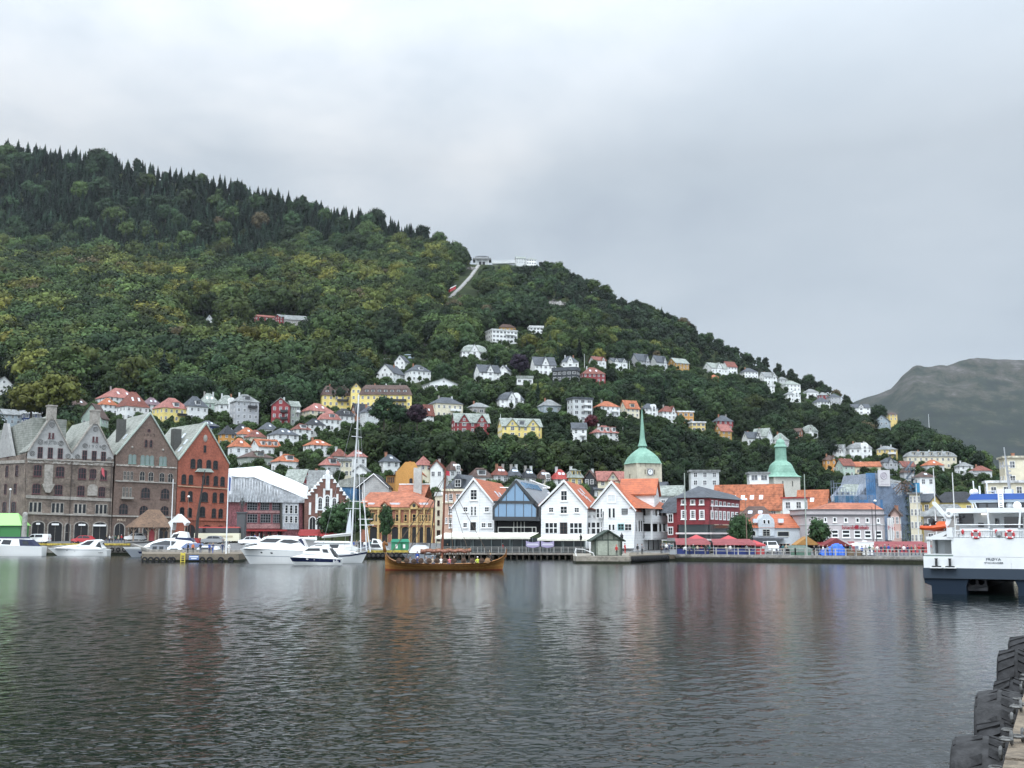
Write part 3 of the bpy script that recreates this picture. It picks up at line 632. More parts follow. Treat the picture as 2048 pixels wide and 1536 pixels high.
(40,78,824,828,850,'flat','navy','white','w','flat white-edged roof beside metal hall',10,.7,'pavilion'),
# row behind the harbour
(829,863,911,928,944,'pyr','cream','salmon','S','right of the tall orange gable'),
(860,890,922,936,960,'gab','white','redbrown','C','small gabled, left of the ship mast',-15),
(889,922,922,938,958,'hip','lightgrey','brown','SO','behind the dark mansard'),
(932,986,935,953,972,'hip','white','brown','SD','long brown roof above first white gable',18,.7),
(982,1017,932,948,968,'hip','lightgrey','redbrown','SSCC','above the glass gable, rust roof'),
(1013,1042,933,949,970,'hip','white','slate','SSCC','slate roof right of the rust one'),
(1040,1073,936,953,972,'hip','lightgrey','black','SSCC','black hip above grey roofs'),
(1071,1102,939,955,972,'hip','cream','brown','SSO','brown hip left of bright red roof'),
(1101,1139,938,956,974,'hip','white','red','SSC','the only bright scarlet roof'),
(1131,1166,937,955,974,'mans','yellow','greygreen','DDC','pale mansard right of scarlet roof'),
(1170,1196,942,956,974,'gab','black','brown','C','half-timbered gable left of church tower',-20),
(1192,1256,944,960,976,'side','cream','salmon','GSSS','long salmon roof touching church tower',10,.5),
(1185,1242,964,978,1000,'side','lightgrey','slate','','flat slate roof behind third white gable',10,.6),
(640,700,771,791,826,'mans','paleyellow','brown','DDDDCCB','left wing of the long yellow block',8,.35,'apartment block'),
(718,823,769,790,828,'mans','paleyellow','brown','DDDDDDDCCCBB','right wing of the long yellow block',-3,.22,'apartment block'),
(1380,1440,940,944,975,'flat','lightgrey','grey','','flat rooftop behind the red market hall',8,.6,'office block'),
(1497,1540,944,948,985,'flat','white','grey','w','white modern box left of copper tower',12,.7,'office block'),
]
for h in H:
    kw = {}
    for key, val in zip(('th', 'k', 'noun'), h[10:]): kw[key] = val
    u0, u1, vb = h[0], h[1], h[4]
    if vb > 935 and 820 < (u0+u1)/2 < 1260: kw['Y'] = 345.
    if vb >= 975 and u0 > 1260: kw['Y'] = 330.
    house(*h[:10], **kw)
# centre gable of the long yellow block
gab = house(699, 720, 767, 777, 828, 'gab', 'paleyellow', 'brown', '', 'yellow gabled pavilion between both wings of long block', 3, 1.2, 'stair tower', Y=Yter(709, 826)-4)
# ---------------------------------------------------------------- the waterfront buildings
def crop(ox, oy, k): return lambda x, y: (ox+x/k, oy+y/k)
k1, k2, k3, k4 = crop(0, 800, 4.653), crop(220, 800, 4.653), crop(440, 900, 6.4), crop(660, 900, 6.143)
k5, k6, k7, k8 = crop(860, 920, 6.677), crop(1060, 920, 6.677), crop(1300, 940, 6.827), crop(1560, 940, 6.827)
def wins(f, K, lst, **kw):
    s = K(1, 0)[0]-K(0, 0)[0]
    for xc, y0, y1, w in lst:
        u, v0 = K(xc, y0); _, v1 = K(xc, y1); f.win(u, v0, v1, w*s, sub=True, **kw)
def band(f, K, a, b, h, name, m, out=.18):
    """horizontal course running between two crop points"""
    (x0, z0), (x1, z1) = f.xz(*K(*a)), f.xz(*K(*b))
    return MB().prism([(x0, z0-h/2), (x1, z1-h/2), (x1, z1+h/2), (x0, z0+h/2)], -out, .02).build(name, m, f.root, fixn=True)
def groof(f, l, p, r, y0, y1, m, name='roof', t=.35, ov=.2):
    (xl, zl), (xp, zp), (xr, zr) = l, p, r
    return MB().prism([(xl-ov, zl), (xp, zp), (xr+ov, zr), (xr+ov, zr+t), (xp, zp+t*1.25), (xl-ov, zl+t)], y0, y1).build(name, m, f.root, fixn=True)
def rake(f, a, p, b, m, t=.45, y0=-.3, y1=.55, name='gable_coping'):
    return MB().prism([a, p, (p[0], p[1]+t*1.3), (a[0]-t*.3, a[1]+t*.5)], y0, y1).prism([p, b, (b[0]+t*.3, b[1]+t*.5), (p[0], p[1]+t*1.3)], y0, y1).build(name, m, f.root, fixn=True)
def slope_light(f, roof, a, p, ts, ys, name='skylight', sgn=1, w=.9, m=None):
    """roof windows on the slope running from eave a to ridge p (local xz), at fractions ts and depths ys"""
    a, p = Vector((a[0], 0, a[1])), Vector((p[0], 0, p[1])); d = p-a; n = Vector((-d.z, 0, d.x)).normalized(); n = n if n.z > 0 else -n; L_ = d.length
    for t, y in zip(ts, ys):
        c = a+d*t+n*.42; e = d.normalized()*.75
        q = [c-e+Vector((0, y-w/2, 0)), c-e+Vector((0, y+w/2, 0)), c+e+Vector((0, y+w/2, 0)), c+e+Vector((0, y-w/2, 0))]
        MB().add([*q, *[v-n*.3 for v in q]], [(0, 1, 2, 3), (7, 6, 5, 4), (0, 4, 5, 1), (1, 5, 6, 2), (2, 6, 7, 3), (3, 7, 4, 0)]).build(name, m or SKYL, roof, fixn=True)
bk_mix = brick('mixed_stone', (.215, .165, .13), (.155, .118, .098), (.19, .165, .14), 1.1, .45)
bk_brown = brick('brown_brick', (.175, .118, .092), (.135, .09, .074), (.15, .12, .1), 2.4, .22)
bk_red = brick('red_brick', (.345, .094, .052), (.285, .078, .045), (.23, .1, .075), 2.4, .2)
bk_dark = brick('basar_brick', (.21, .085, .06), (.15, .066, .052), (.2, .14, .12), 2.4, .3)
stucco = mat('grey_stucco', (.37, .37, .36), .85, .15, .25, fine=1.5)
slateg = mat('green_slate', (.31, .32, .29), .75, .3, .5, c2=(.17, .18, .16), fine=1.2, stripe=.5)
coping = mat('verdigris_trim', (.40, .46, .41), .7, .2, .4)
greyst = mat('carved_stone', (.36, .335, .30), .85, .25, .6, fine=2.)
WB = brick('pale_frieze', (.55, .53, .48), (.2, .16, .13), (.16, .13, .11), .9, .1)
signw = plain('sign_white', (.8, .8, .8), .4)
# --- grey twin-gabled stone building
f = Fac('stone_warehouse', 'grey-topped brown stone building with two gables at left of quay', 'building', 47, 248, 222, 259, 2.2)
G1 = [k1(262, 482), k1(485, 150), k1(666, 500)]; G2 = [k1(666, 500), k1(890, 192), k1(1056, 520)]
low = f.P([k1(225, 1330), k1(1030, 1330), k1(1056, 548), k1(258, 545)]); MB().prism(low, 0, 20).build('wall', bk_mix, f.root, fixn=True)
up = f.P([k1(258, 545), k1(1056, 548), k1(1056, 520), k1(890, 192), k1(666, 500), k1(485, 150), k1(262, 482)]); MB().prism(up, .05, .6).build('gable', stucco, f.root, fixn=True)
for g, nm in ((G1, 0), (G2, 1)):
    a, p, b = f.P(g); ra = rake(f, a, p, b, greyst); r = groof(f, a, p, b, .6, 20, slateg)
    slope_light(f, r, b, p, (.35, .62), (4, 4.2) if nm == 0 else (9, 15)); slope_light(f, r, a, p, (.4, .4, .4), (5, 7, 9)) if nm == 0 else None
    MB().box(p[0]-.9, p[0]+.9, -.2, 1.8, p[1]-.8, p[1]+2.2).box(p[0]-1.05, p[0]+1.05, -.35, 1.95, p[1]+2.2, p[1]+2.5).build('chimney', greyst, r)
wins(f, k1, [(370, 437, 545, 46), (465, 443, 546, 46), (558, 450, 548, 46), (785, 468, 565, 44), (873, 474, 570, 44), (960, 482, 575, 44), (460, 305, 354, 17), (493, 306, 356, 17), (868, 340, 388, 17), (900, 342, 390, 17)], fm=DTRIM, nc=2, nr=2, bar=.08, trim=1)
wins(f, k1, [(348, 602, 708, 76), (556, 618, 716, 80), (762, 632, 735, 72), (862, 640, 735, 62), (962, 650, 745, 62), (335, 778, 872, 74), (543, 788, 884, 74), (750, 797, 893, 68), (945, 808, 902, 64)], fm=DTRIM, nc=3, nr=2, arch=.3, bar=.09, trim=1)
wins(f, k1, [(441, 608, 716, 36)], fm=plain('blue_trim', (.2, .27, .36), .5), nc=1, nr=3)
wins(f, k1, [(325, 948, 1046, 120), (532, 957, 1053, 120), (742, 965, 1058, 116), (938, 970, 1062, 112)], fm=greyst, nc=3, nr=1, bar=.32, ft=.12, trim=1)
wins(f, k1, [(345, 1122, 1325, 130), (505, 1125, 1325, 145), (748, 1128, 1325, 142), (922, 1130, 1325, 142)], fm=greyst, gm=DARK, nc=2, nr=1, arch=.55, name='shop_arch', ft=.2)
wins(f, k1, [(622, 1140, 1325, 62)], fm=greyst, gm=DARK, nc=1, nr=2, arch=1., name='door', ft=.25)
for xc, y, w in ((352, 1152, 34), (512, 1157, 64), (760, 1162, 62), (925, 1167, 118)):
    x, z = f.xz(*k1(xc, y)); ww = w/4.653*.11; MB().box(x-ww/2, x+ww/2, -.30, -.12, z-.2, z+.2).build('shop_sign', signw, f.root)
for (xc, yc, rr) in ((485, 230, 21), (378, 388, 21), (567, 402, 21), (303, 497, 20), (634, 521, 20), (890, 271, 20), (793, 424, 20), (968, 437, 20), (721, 526, 19), (1018, 551, 19)):
    x, z = f.xz(*k1(xc, yc)); q = rr/4.653*.112; MB().torus(q, .09, (x, 0, z), 'y', 20, 6).torus(q*.45, .07, (x, 0, z), 'y', 12, 5).build('roundel', mat('dark_stone', (.21, .21, .205), .85, .2, .5), f.root)
band(f, k1, (258, 566), (1056, 602), .75, 'frieze', WB, .16); band(f, k1, (258, 548), (1056, 580), .3, 'cornice', greyst, .4)
band(f, k1, (240, 898), (1035, 930), .7, 'frieze', greyst, .22); band(f, k1, (236, 1055), (1032, 1078), .35, 'cornice', greyst, .35)
mm = plain('incised', (.13, .135, .135), .8)
x, z = f.xz(*k1(473, 399)); lettering('MELJETTEN', f.root, x, z, .04, 1.15, mm, 2.9*.95); x, z = f.xz(*k1(882, 434)); lettering('1 9 0 4', f.root, x, z, .04, 1., mm, 2.7)
# carved oriel bracket and niche
x, z = f.xz(*k1(441, 820)); MB().prism([(x-.5, z-1), (x+.5, z-1), (x+1.4, z+.9), (x-1.4, z+.9)], -.8, .02).box(x-.9, x+.9, -.5, .02, z+.9, z+5.2).build('oriel', greyst, f.root, fixn=True)
x, z = f.xz(*k1(856, 890)); MB().prism(arc(2.2, 2.6, 1.0), -.35, .02).build('niche', greyst, f.root, loc=(x, 0, z), fixn=True)
dp = MB()
for xx, yy in ((672, 540), (1042, 560)):
    a = f.xz(*k1(xx, yy)); dp.tube([(a[0], -.15, a[1]), (a[0], -.15, 1)], .09, 6)
dp.build('downpipe', plain('downpipe_brown', (.06, .045, .04), .6), f.root)
# its left wing, running away up the side street
f2 = Fac('stone_warehouse', 'side wing of the stone building with small grey gable, far left', 'building', -90, 275, 47, 248, 2.2)
lw = f2.P([k1(-420, 1330), k1(222, 1330), k1(240, 520), (57-3, 905), k1(130, 525), k1(-420, 560)]); MB().prism(lw, 0, 6).build('wall', bk_mix, f2.root, fixn=True)
gp = f2.P([k1(-30, 545), k1(125, 520), k1(70, 215), k1(40, 215)]); MB().prism(gp, -.1, .5).build('gable', stucco, f2.root, fixn=True)
x0, z0 = f2.xz(*k1(235, 500)); MB().prism([(x0, z0), (x0, z0+8.2), (x0-14, z0+6.5), (x0-30, z0+6), (x0-30, z0)], 1.2, 9, P3=None).build('roof', slateg, f2.root, fixn=True)
wins(f2, k1, [(63, 610, 718, 26), (155, 605, 710, 26), (50, 780, 880, 22), (140, 775, 875, 24), (40, 945, 1045, 34), (125, 945, 1045, 40)], fm=DTRIM, nc=2, nr=2, arch=.25)
wins(f2, k1, [(75, 440, 540, 14), (57, 330, 360, 10)], fm=DTRIM, nc=1, nr=2)
band(f2, k1, (-300, 590), (236, 572), .7, 'frieze', greyst, .2)
# --- brown brick gable
f = Fac('brick_warehouse', 'tall brown brick gabled building right of the grey twin gables', 'building', 222.5, 259.3, 349, 268, 2.2)
A = f.P([k2(8, 1330), k2(597, 1330), k2(630, 562), k2(375, 135), k2(55, 512)]); MB().prism(A, 0, 18).build('wall', bk_brown, f.root, fixn=True)
a, p, b = f.P([k2(55, 512), k2(375, 132), k2(632, 562)]); rake(f, a, p, b, coping); r = groof(f, a, p, b, .5, 19, slateg); slope_light(f, r, a, p, (.45, .6), (4, 9))
MB().box(a[0]+2.2, a[0]+3.9, 6, 8, a[1]+2, a[1]+9).build('chimney', mat('dark_stack', (.09, .09, .085), .8), r)
grn = plain('green_trim', (.16, .25, .22), .5)
wins(f, k2, [(187, 505, 590, 34), (224, 506, 592, 34), (302, 512, 602, 38), (345, 514, 604, 38), (387, 517, 606, 38), (473, 525, 608, 33), (508, 528, 610, 33)], fm=grn, nc=1, nr=2, arch=1., gm=plain('pale_glass', (.18, .23, .22), .2), trim=1)
wins(f, k2, [(134, 660, 745, 25), (167, 662, 746, 25), (200, 664, 747, 25), (297, 663, 752, 50), (378, 668, 756, 50), (480, 676, 764, 50), (560, 682, 768, 48), (124, 808, 905, 23), (155, 810, 906, 23), (188, 812, 908, 23)], fm=greyst, nc=2, nr=2, arch=.9, bar=.07, trim=1)
wins(f, k2, [(328, 812, 915, 86), (510, 822, 922, 82), (122, 962, 1066, 86), (312, 982, 1072, 82), (505, 985, 1075, 78)], fm=plain('brown_frame', (.09, .05, .045), .5), nc=3, nr=2, arch=.9, bar=.09, trim=1)
wins(f, k2, [(334, 368, 440, 28), (380, 370, 442, 28), (362, 268, 298, 30)], fm=DTRIM, nc=1, nr=2, arch=1.)
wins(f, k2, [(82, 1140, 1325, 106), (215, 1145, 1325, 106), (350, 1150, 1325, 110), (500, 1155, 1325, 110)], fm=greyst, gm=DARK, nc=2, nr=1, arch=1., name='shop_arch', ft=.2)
band(f, k2, (55, 602), (618, 632), .4, 'frieze', WB, .16); band(f, k2, (45, 752), (610, 775), .28, 'cornice', greyst, .3); band(f, k2, (20, 1078), (598, 1092), .35, 'cornice', greyst, .35)
x, z = f.xz(*k2(105, 1118)); lettering('PERLE', f.root, x, z, -.14, .8, plain('brass_letters', (.62, .5, .38), .4), 2.)
x, z = f.xz(*k2(365, 328)); lettering('1 9 1 2', f.root, x, z, -.03, .8, plain('incised_brick', (.07, .05, .045), .8), 2.6)
mo = MB()
for q in ((207, 440), (494, 465)):
    x, z = f.xz(*k2(*q)); mo.sph((x, -.05, z), .3, .2, .3)
mo.build('medallion', greyst, f.root)
x0, z0 = f.xz(*k2(100, 905)); x1, z1 = f.xz(*k2(222, 655)); MB().box(x0, x1, -.9, -.02, z0-.4, z0+.05).build('oriel_sill', greyst, f.root)
# --- red brick gable
f = Fac('brick_warehouse', 'bright red brick gabled building beside the white wrapped house', 'building', 351, 268.3, 450, 277, 2.2)
A = f.P([k2(603, 1330), k2(1068, 1330), k2(1108, 600), k2(893, 228), k2(636, 562)]); MB().prism(A, 0, 18).build('wall', bk_red, f.root, fixn=True)
a, p, b = f.P([k2(636, 562), k2(893, 226), k2(1110, 602)]); rake(f, a, p, b, coping); r = groof(f, a, p, b, .5, 19, slateg); slope_light(f, r, a, p, (.3, .5, .7), (3, 3, 7))
MB().box(a[0]+1.2, a[0]+3, 5, 7, a[1]+2, a[1]+8).build('chimney', mat('dark_stack', (.09, .09, .085), .8), r)
bf = plain('black_frame', (.025, .022, .022), .5)
wins(f, k2, [(770, 546, 632, 46), (832, 550, 634, 46), (917, 556, 638, 44), (980, 562, 642, 44), (685, 690, 778, 42), (751, 695, 782, 42), (870, 700, 785, 30), (906, 702, 788, 30), (983, 706, 796, 40), (1045, 712, 798, 40), (677, 844, 940, 42), (745, 848, 942, 42), (878, 855, 945, 62), (972, 858, 952, 42), (1038, 862, 954, 40), (668, 996, 1088, 42), (739, 998, 1090, 42), (857, 990, 1088, 54), (965, 1004, 1094, 42), (1028, 1006, 1096, 42)], fm=bf, nc=2, nr=3, arch=.8, bar=.05, trim=1)
wins(f, k2, [(882, 422, 490, 22)], fm=bf, nc=1, nr=2)
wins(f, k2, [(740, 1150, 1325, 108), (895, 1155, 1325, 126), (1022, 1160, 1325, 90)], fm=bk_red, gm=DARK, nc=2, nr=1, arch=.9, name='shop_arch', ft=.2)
x, z = f.xz(*k2(888, 357)); MB().sph((x, -.05, z), .55, .15, .9, 12, 8).build('crest', greyst, f.root)
band(f, k2, (628, 798), (1090, 828), .25, 'cornice', mat('buff_stone', (.45, .3, .2), .8), .25); band(f, k2, (612, 1105), (1080, 1118), .5, 'cornice', bk_red, .3)
x, z = f.xz(*k2(870, 660)); MB().prism([(x-2.3, z-.3), (x+2.3, z-.3), (x+1.5, z+.5), (x-1.5, z+.5)], -1., .02).build('oriel_roof', coping, f.root, fixn=True)
# --- building wrapped for repair
f = Fac('wrapped_house', 'building under repair wrapped in white tarpaulin over red ground floor', 'building', 457, 279, 608.5, 297, 2.2)
A = f.P([k3(100, 1330), k3(1078, 1330), k3(1078, 640), k3(470, 345), k3(105, 345)]); MB().prism(A, .6, 14).build('wall', mat('maroon_boards', (.33, .13, .14), .6, .35, .5, fine=2.), f.root, fixn=True)
tarp = mat('white_tarpaulin', (.80, .83, .84), .45, .1, .25, fine=.9, bump=.25); mesh_ = mat('grey_netting', (.60, .62, .64), .6, .3, .4, fine=1.4)
f.slab([k3(98, 665), k3(790, 672), k3(1078, 676), k3(1078, 612), k3(430, 345), k3(105, 330)], -.15, .1, mesh_, 'sheeting')
# folds hanging in the sheeting
q = MB()
for i in range(19):
    x0, zb = f.xz(*k3(110+i*36, 664)); zt = f.xz(*k3(110+i*36, 365 if i < 9 else 365+(i-9)*17))[1]-.2; q.tube([(x0, -.16, zb), (x0+.15, -.2, (zb+zt)/2), (x0+.1, -.16, zt)], .07+.04*(i % 3), 5)
q.build('tarpaulin_fold', mat('fold_netting', (.66, .68, .70), .6, .2, .5), f.root, smooth=True)
T = [f.xz(*k3(88, 330), -.3), f.xz(*k3(330, 352), -.3), f.xz(*k3(430, 345), -.3), f.xz(*k3(1080, 612), -.3)]; T2 = [f.xz(*k3(1132, 470), 5), f.xz(*k3(520, 205), 5), f.xz(*k3(330, 222), 5), f.xz(*k3(105, 238), 5)]
mb = MB(); ns = 14
lowp = np.array([T[0], T[1], T[2], T[3]]); upp = np.array([T2[3], T2[2], T2[1], T2[0]]); tt = np.linspace(0, 3, ns*2+1); gp_ = []
for j in range(7):
    s = j/6
    for t in tt:
        i = min(int(t), 2); fr = t-i; lo = lowp[i]*(1-fr)+lowp[i+1]*fr; hi = upp[i]*(1-fr)+upp[i+1]*fr; c = lo*(1-s)+hi*s
        gp_.append((c[0], -.3+5.3*s+.12*math.sin(t*9+j), c[1]+.35*math.sin(math.pi*s)*(1+.3*math.sin(t*7))))
m_ = len(tt); mb.add(gp_, [(j*m_+i, j*m_+i+1, (j+1)*m_+i+1, (j+1)*m_+i) for j in range(6) for i in range(m_-1)])
ro = mb.build('tarpaulin_roof', tarp, f.root, smooth=True)
back = MB().add([(x, 5, z) for x, z in T2]+[(x, 14, z-1) for x, z in T2], [(0, 1, 5, 4), (1, 2, 6, 5), (2, 3, 7, 6)]).build('tarpaulin_roof', tarp, f.root, fixn=True)
# side drop of the tarpaulin at the right end
f.slab([k3(1075, 676), k3(1085, 676), k3(1135, 500), k3(1125, 470), k3(1075, 610)], -.3, 1.5, tarp, 'tarpaulin_edge')
wins(f, k3, [(410, 672, 770, 130), (570, 672, 770, 110), (715, 674, 772, 100), (410, 820, 930, 130), (580, 820, 932, 130), (720, 822, 934, 90)], y=.55, fm=mat('dull_frame', (.3, .3, .31), .6), nc=4, nr=3, bar=.1)
f.slab([k3(340, 775), k3(775, 778), k3(775, 808), k3(340, 804)], .35, .62, mat('faded_pink', (.46, .26, .25), .7, .3, .5), 'fascia'); f.slab([k3(340, 945), k3(780, 945), k3(780, 1005), k3(340, 1005)], .3, .62, mat('faded_pink', (.46, .26, .25), .7, .3, .5), 'fascia')
f.slab([k3(795, 1015), k3(1008, 1015), k3(1008, 640), k3(795, 632)], .2, .65, mat('pale_netting', (.58, .60, .63), .6, .25, .6, fine=3.), 'netting')
wins(f, k3, [(848, 700, 815, 44), (908, 702, 816, 44), (970, 704, 818, 44), (848, 840, 935, 44), (908, 842, 936, 44), (970, 844, 938, 44)], y=.15, fm=TRIM, nc=1, nr=3, ft=.16)
f.slab([k3(780, 1015), k3(800, 1015), k3(800, 632), k3(780, 632)], -.05, .6, mat('dark_stack', (.09, .09, .085), .8), 'corner_post')
wins(f, k3, [(410, 1035, 1260, 62), (510, 1035, 1260, 62), (625, 1035, 1260, 62), (755, 1035, 1260, 62)], y=.5, fm=W('red'), gm=DARK, nc=2, nr=1, name='shop_window')
f.slab([k3(335, 1040), k3(860, 1040), k3(860, 1018), k3(335, 1018)], -.4, .6, mat('shop_red', (.42, .06, .06), .5), 'shop_fascia')
# --- brick hall with stepped white-capped gable
f = Fac('market_hall', 'brick market hall with stepped gable capped in white', 'building', 609, 296, 702, 300, 2.2)
L1, R1, PK = k3(1085, 668), k3(1690, 735), k3(1380, 345)
steps = 7; poly = [f.xz(*k3(1072, 1330)), f.xz(*k3(1680, 1330))]; caps = []
def stair(a, b, n):
    a, b = np.array(a), np.array(b); out = []
    for i in range(n):
        p0 = a+(b-a)*i/n; p1 = a+(b-a)*(i+1)/n; out += [(p0[0], p1[1]), (p1[0], p1[1])]; caps.append(((p0[0]+p1[0])/2, p1[1], abs(p1[0]-p0[0])))
    return out
a, b, p = f.xz(*L1), f.xz(*R1), f.xz(*PK)
left = stair(a, (p[0]-.6, p[1]-.5), steps); right = stair(b, (p[0]+.6, p[1]-.5), steps)
poly += [b]+right+left[::-1]+[a]
MB().prism(poly, 0, .8).build('wall', bk_dark, f.root, fixn=True)
cm = MB()
for x, z, w in caps: cm.box(x-w/2-.05, x+w/2+.05, -.25, 1., z, z+.35).sph((x, .3, z+.55), .34, .34, .45, 8, 5)
cm.box(p[0]-.55, p[0]+.55, -.3, 1., p[1]-3.5, p[1]+.8).sph((p[0], .3, p[1]+1.2), .55, .5, .7)
for xx in (1150, 1235, 1330, 1420, 1500, 1590):
    q = f.xz(*k3(xx, 660 if 1230 < xx < 1510 else 770)); cm.box(q[0]-.28, q[0]+.28, -.22, .02, q[1]-3 if 1230 < xx < 1510 else q[1]-1.2, q[1]+(3.4 if 1300 < xx < 1450 else 2))
cm.build('gable_coping', W('white'), f.root)
wins(f, k3, [(1280, 598, 772, 74), (1370, 572, 772, 74), (1460, 600, 778, 74)], y=-.1, fm=W('white'), nc=2, nr=4, arch=1., ft=.3)
wins(f, k3, [(1175, 848, 1260, 96), (1272, 852, 1260, 92), (1362, 856, 1260, 92), (1452, 860, 1260, 90)], y=-.02, fm=W('white'), gm=DARK, nc=2, nr=1, arch=1., ft=.22, name='arcade_arch')
MB().box(.2, f.w-.3, .9, 22, 0, a[1]).build('hall_wall', bk_dark, f.root); groof(f, (0, a[1]), (f.w*.5, p[1]-1.5), (f.w, a[1]), .85, 22, slateg)
# slate-roofed ranges between (behind hall)
house(613, 664, 942, 974, 1000, 'side', 'brick', 'grey', 'C', 'grey slate roof with brick stack behind stepped gable', -14, .8, 'range', Y=312, base=14)
house(566, 618, 940, 965, 1000, 'side', 'red', 'greygreen', 'C', 'red gable end behind the tarpaulin roof', -24, 1.1, 'house', Y=318, base=14)
# --- orange corner building
f = Fac('corner_building', 'orange-roofed brick and yellow corner building with arcade', 'building', 722, 268, 869, 262, 2.2)
tile = RF('orange'); tile2 = mat('terracotta_tiles', (.44, .155, .085), .6, .3, .4, fine=1.5, stripe=.42)
brn = brick('rust_brick', (.33, .115, .07), (.27, .095, .06), (.3, .18, .12), 2.4, .2); ylw = mat('yellow_stone', (.60, .42, .19), .75, .2, .5, fine=2.)
A = f.P([k4(380, 1260), k4(1290, 1260), k4(1290, 705), k4(380, 700)]); MB().prism(A, 0, 13).build('wall', brn, f.root, fixn=True)
for xx, w in ((480, 20), (604, 26), (862, 24), (988, 22), (1080, 20), (1166, 18), (1262, 26)):
    x, z = f.xz(*k4(xx, 705)); ww = w/6.143*.118; MB().box(x-ww/2, x+ww/2, -.45, .02, -1, z).build('pilaster', ylw, f.root)
band(f, k4, (385, 720), (1290, 720), .45, 'cornice', ylw, .5); band(f, k4, (385, 908), (1290, 910), .55, 'cornice', ylw, .4); band(f, k4, (385, 930), (1290, 930), .4, 'fascia', brn, .3)
wins(f, k4, [(530, 785, 885, 32), (568, 785, 885, 32), (455, 790, 885, 26), (640, 785, 885, 34), (825, 785, 880, 42), (930, 785, 880, 42), (1035, 785, 880, 52), (1108, 788, 880, 28), (1140, 788, 880, 28), (1190, 790, 882, 28), (1228, 790, 882, 28)], fm=ylw, nc=1, nr=2, ft=.14, trim=1)
wins(f, k4, [(540, 742, 770, 60), (830, 742, 770, 46), (932, 742, 770, 46), (1120, 745, 770, 60), (1210, 745, 770, 60)], fm=ylw, gm=brn, nc=2, nr=1, ft=.12, name='panel')
wins(f, k4, [(535, 938, 1250, 106), (672, 938, 1250, 80), (800, 938, 1250, 96), (925, 938, 1250, 100), (1034, 940, 1250, 66), (1123, 940, 1250, 62), (1212, 942, 1250, 70)], fm=ylw, gm=DARK, nc=1, nr=1, arch=.5, ft=.12, name='arcade_arch')
# roofs: long left slope, hipped right part, dormer gables
e = f.P([k4(330, 702), k4(640, 700), k4(1300, 705)]); rl = f.xz(*k4(490, 518), 6); rm = f.xz(*k4(755, 517), 6); rr = f.xz(*k4(1020, 528), 6)
MB().add([(e[0][0], -.6, e[0][1]), (e[1][0], -.6, e[1][1]), (rm[0], 6, rm[1]), (rl[0], 6, rl[1]), (e[0][0], 13, e[0][1]), (e[1][0], 13, e[1][1])], [(0, 1, 2, 3), (0, 3, 4), (3, 2, 5, 4)]).build('roof', tile2, f.root, fixn=True)
rf2 = MB().add([(e[1][0]-.5, -.75, e[1][1]-.05), (e[2][0], -.75, e[2][1]-.05), (rr[0], 6.3, rr[1]), (rm[0], 6.3, rm[1]+.25), (e[2][0], 13, e[2][1]), (e[1][0], 13, e[1][1])], [(0, 1, 2, 3), (1, 4, 2), (2, 4, 5, 3), (0, 3, 5)]).build('roof', tile2, f.root, fixn=True)
for xx, wpx, mt in ((680, 90, brn), (1038, 95, ylw)):
    x, z = f.xz(*k4(xx, 708), -.5); w = wpx/6.143*.118; zt = f.xz(*k4(xx, 642), -.5)[1]
    g = MB().prism([(x-w/2, z-.3), (x+w/2, z-.3), (x+w/2, z+(zt-z)*.35), (x, zt), (x-w/2, z+(zt-z)*.35)], -.8, 3).build('dormer', [mt], f.root, fixn=True)
    MB().prism([(x-w/2-.3, z+(zt-z)*.25), (x, zt), (x+w/2+.3, z+(zt-z)*.25), (x+w/2+.3, z+(zt-z)*.25+.25), (x, zt+.35), (x-w/2-.3, z+(zt-z)*.25+.25)], -1., 3).build('dormer_roof', tile2, g, fixn=True)
    MB().sph((x, -.82, z+(zt-z)*.4), .42, .06, .42).build('oculus', BLK if mt is ylw else W('cream'), g)
for xx in (520, 775, 830, 1120, 1175):
    x, z = f.xz(*k4(xx, 662), 1.2); MB().box(x-.75, x+.75, .55, 1.3, z-.35, z+.25).build('skylight', SKYL, rf2)
f3 = Fac('gabled_hall', 'terracotta roof with pale chimney behind the corner building', 'building', 795, 284, 862, 284, 2.)
e0 = f3.P([k4(830, 520), k4(1150, 590)]); t0 = f3.xz(*k4(850, 428), 5); t1 = f3.xz(*k4(1222, 425), 5)
rr_ = MB().add([(e0[0][0], 0, e0[0][1]), (e0[1][0], 0, e0[1][1]-.5), (t1[0], 5, t1[1]), (t0[0], 5, t0[1]), (e0[0][0], 10, e0[0][1]-2), (e0[1][0]+2, 10, e0[1][1]-2)], [(0, 1, 2, 3), (3, 2, 5, 4)]).build('roof', tile2, f3.root, fixn=True)
MB().box(e0[0][0]+.3, e0[1][0]-.2, .5, 10, -2, e0[1][1]-.6).build('wall', W('lightgrey'), f3.root); x, z = f3.xz(*k4(1075, 510), 2); MB().box(x-1, x+1, 1.5, 3.2, z-2, z+6).build('chimney', mat('pale_stack', (.5, .5, .48), .8), rr_)
MB().prism([(t0[0], t0[1]), (t1[0]+.4, t1[1]), (t1[0]+.4, t1[1]+.3), (t0[0], t0[1]+.3)], 4.7, 5.3).build('ridge_board', TRIM, f3.root, fixn=True)
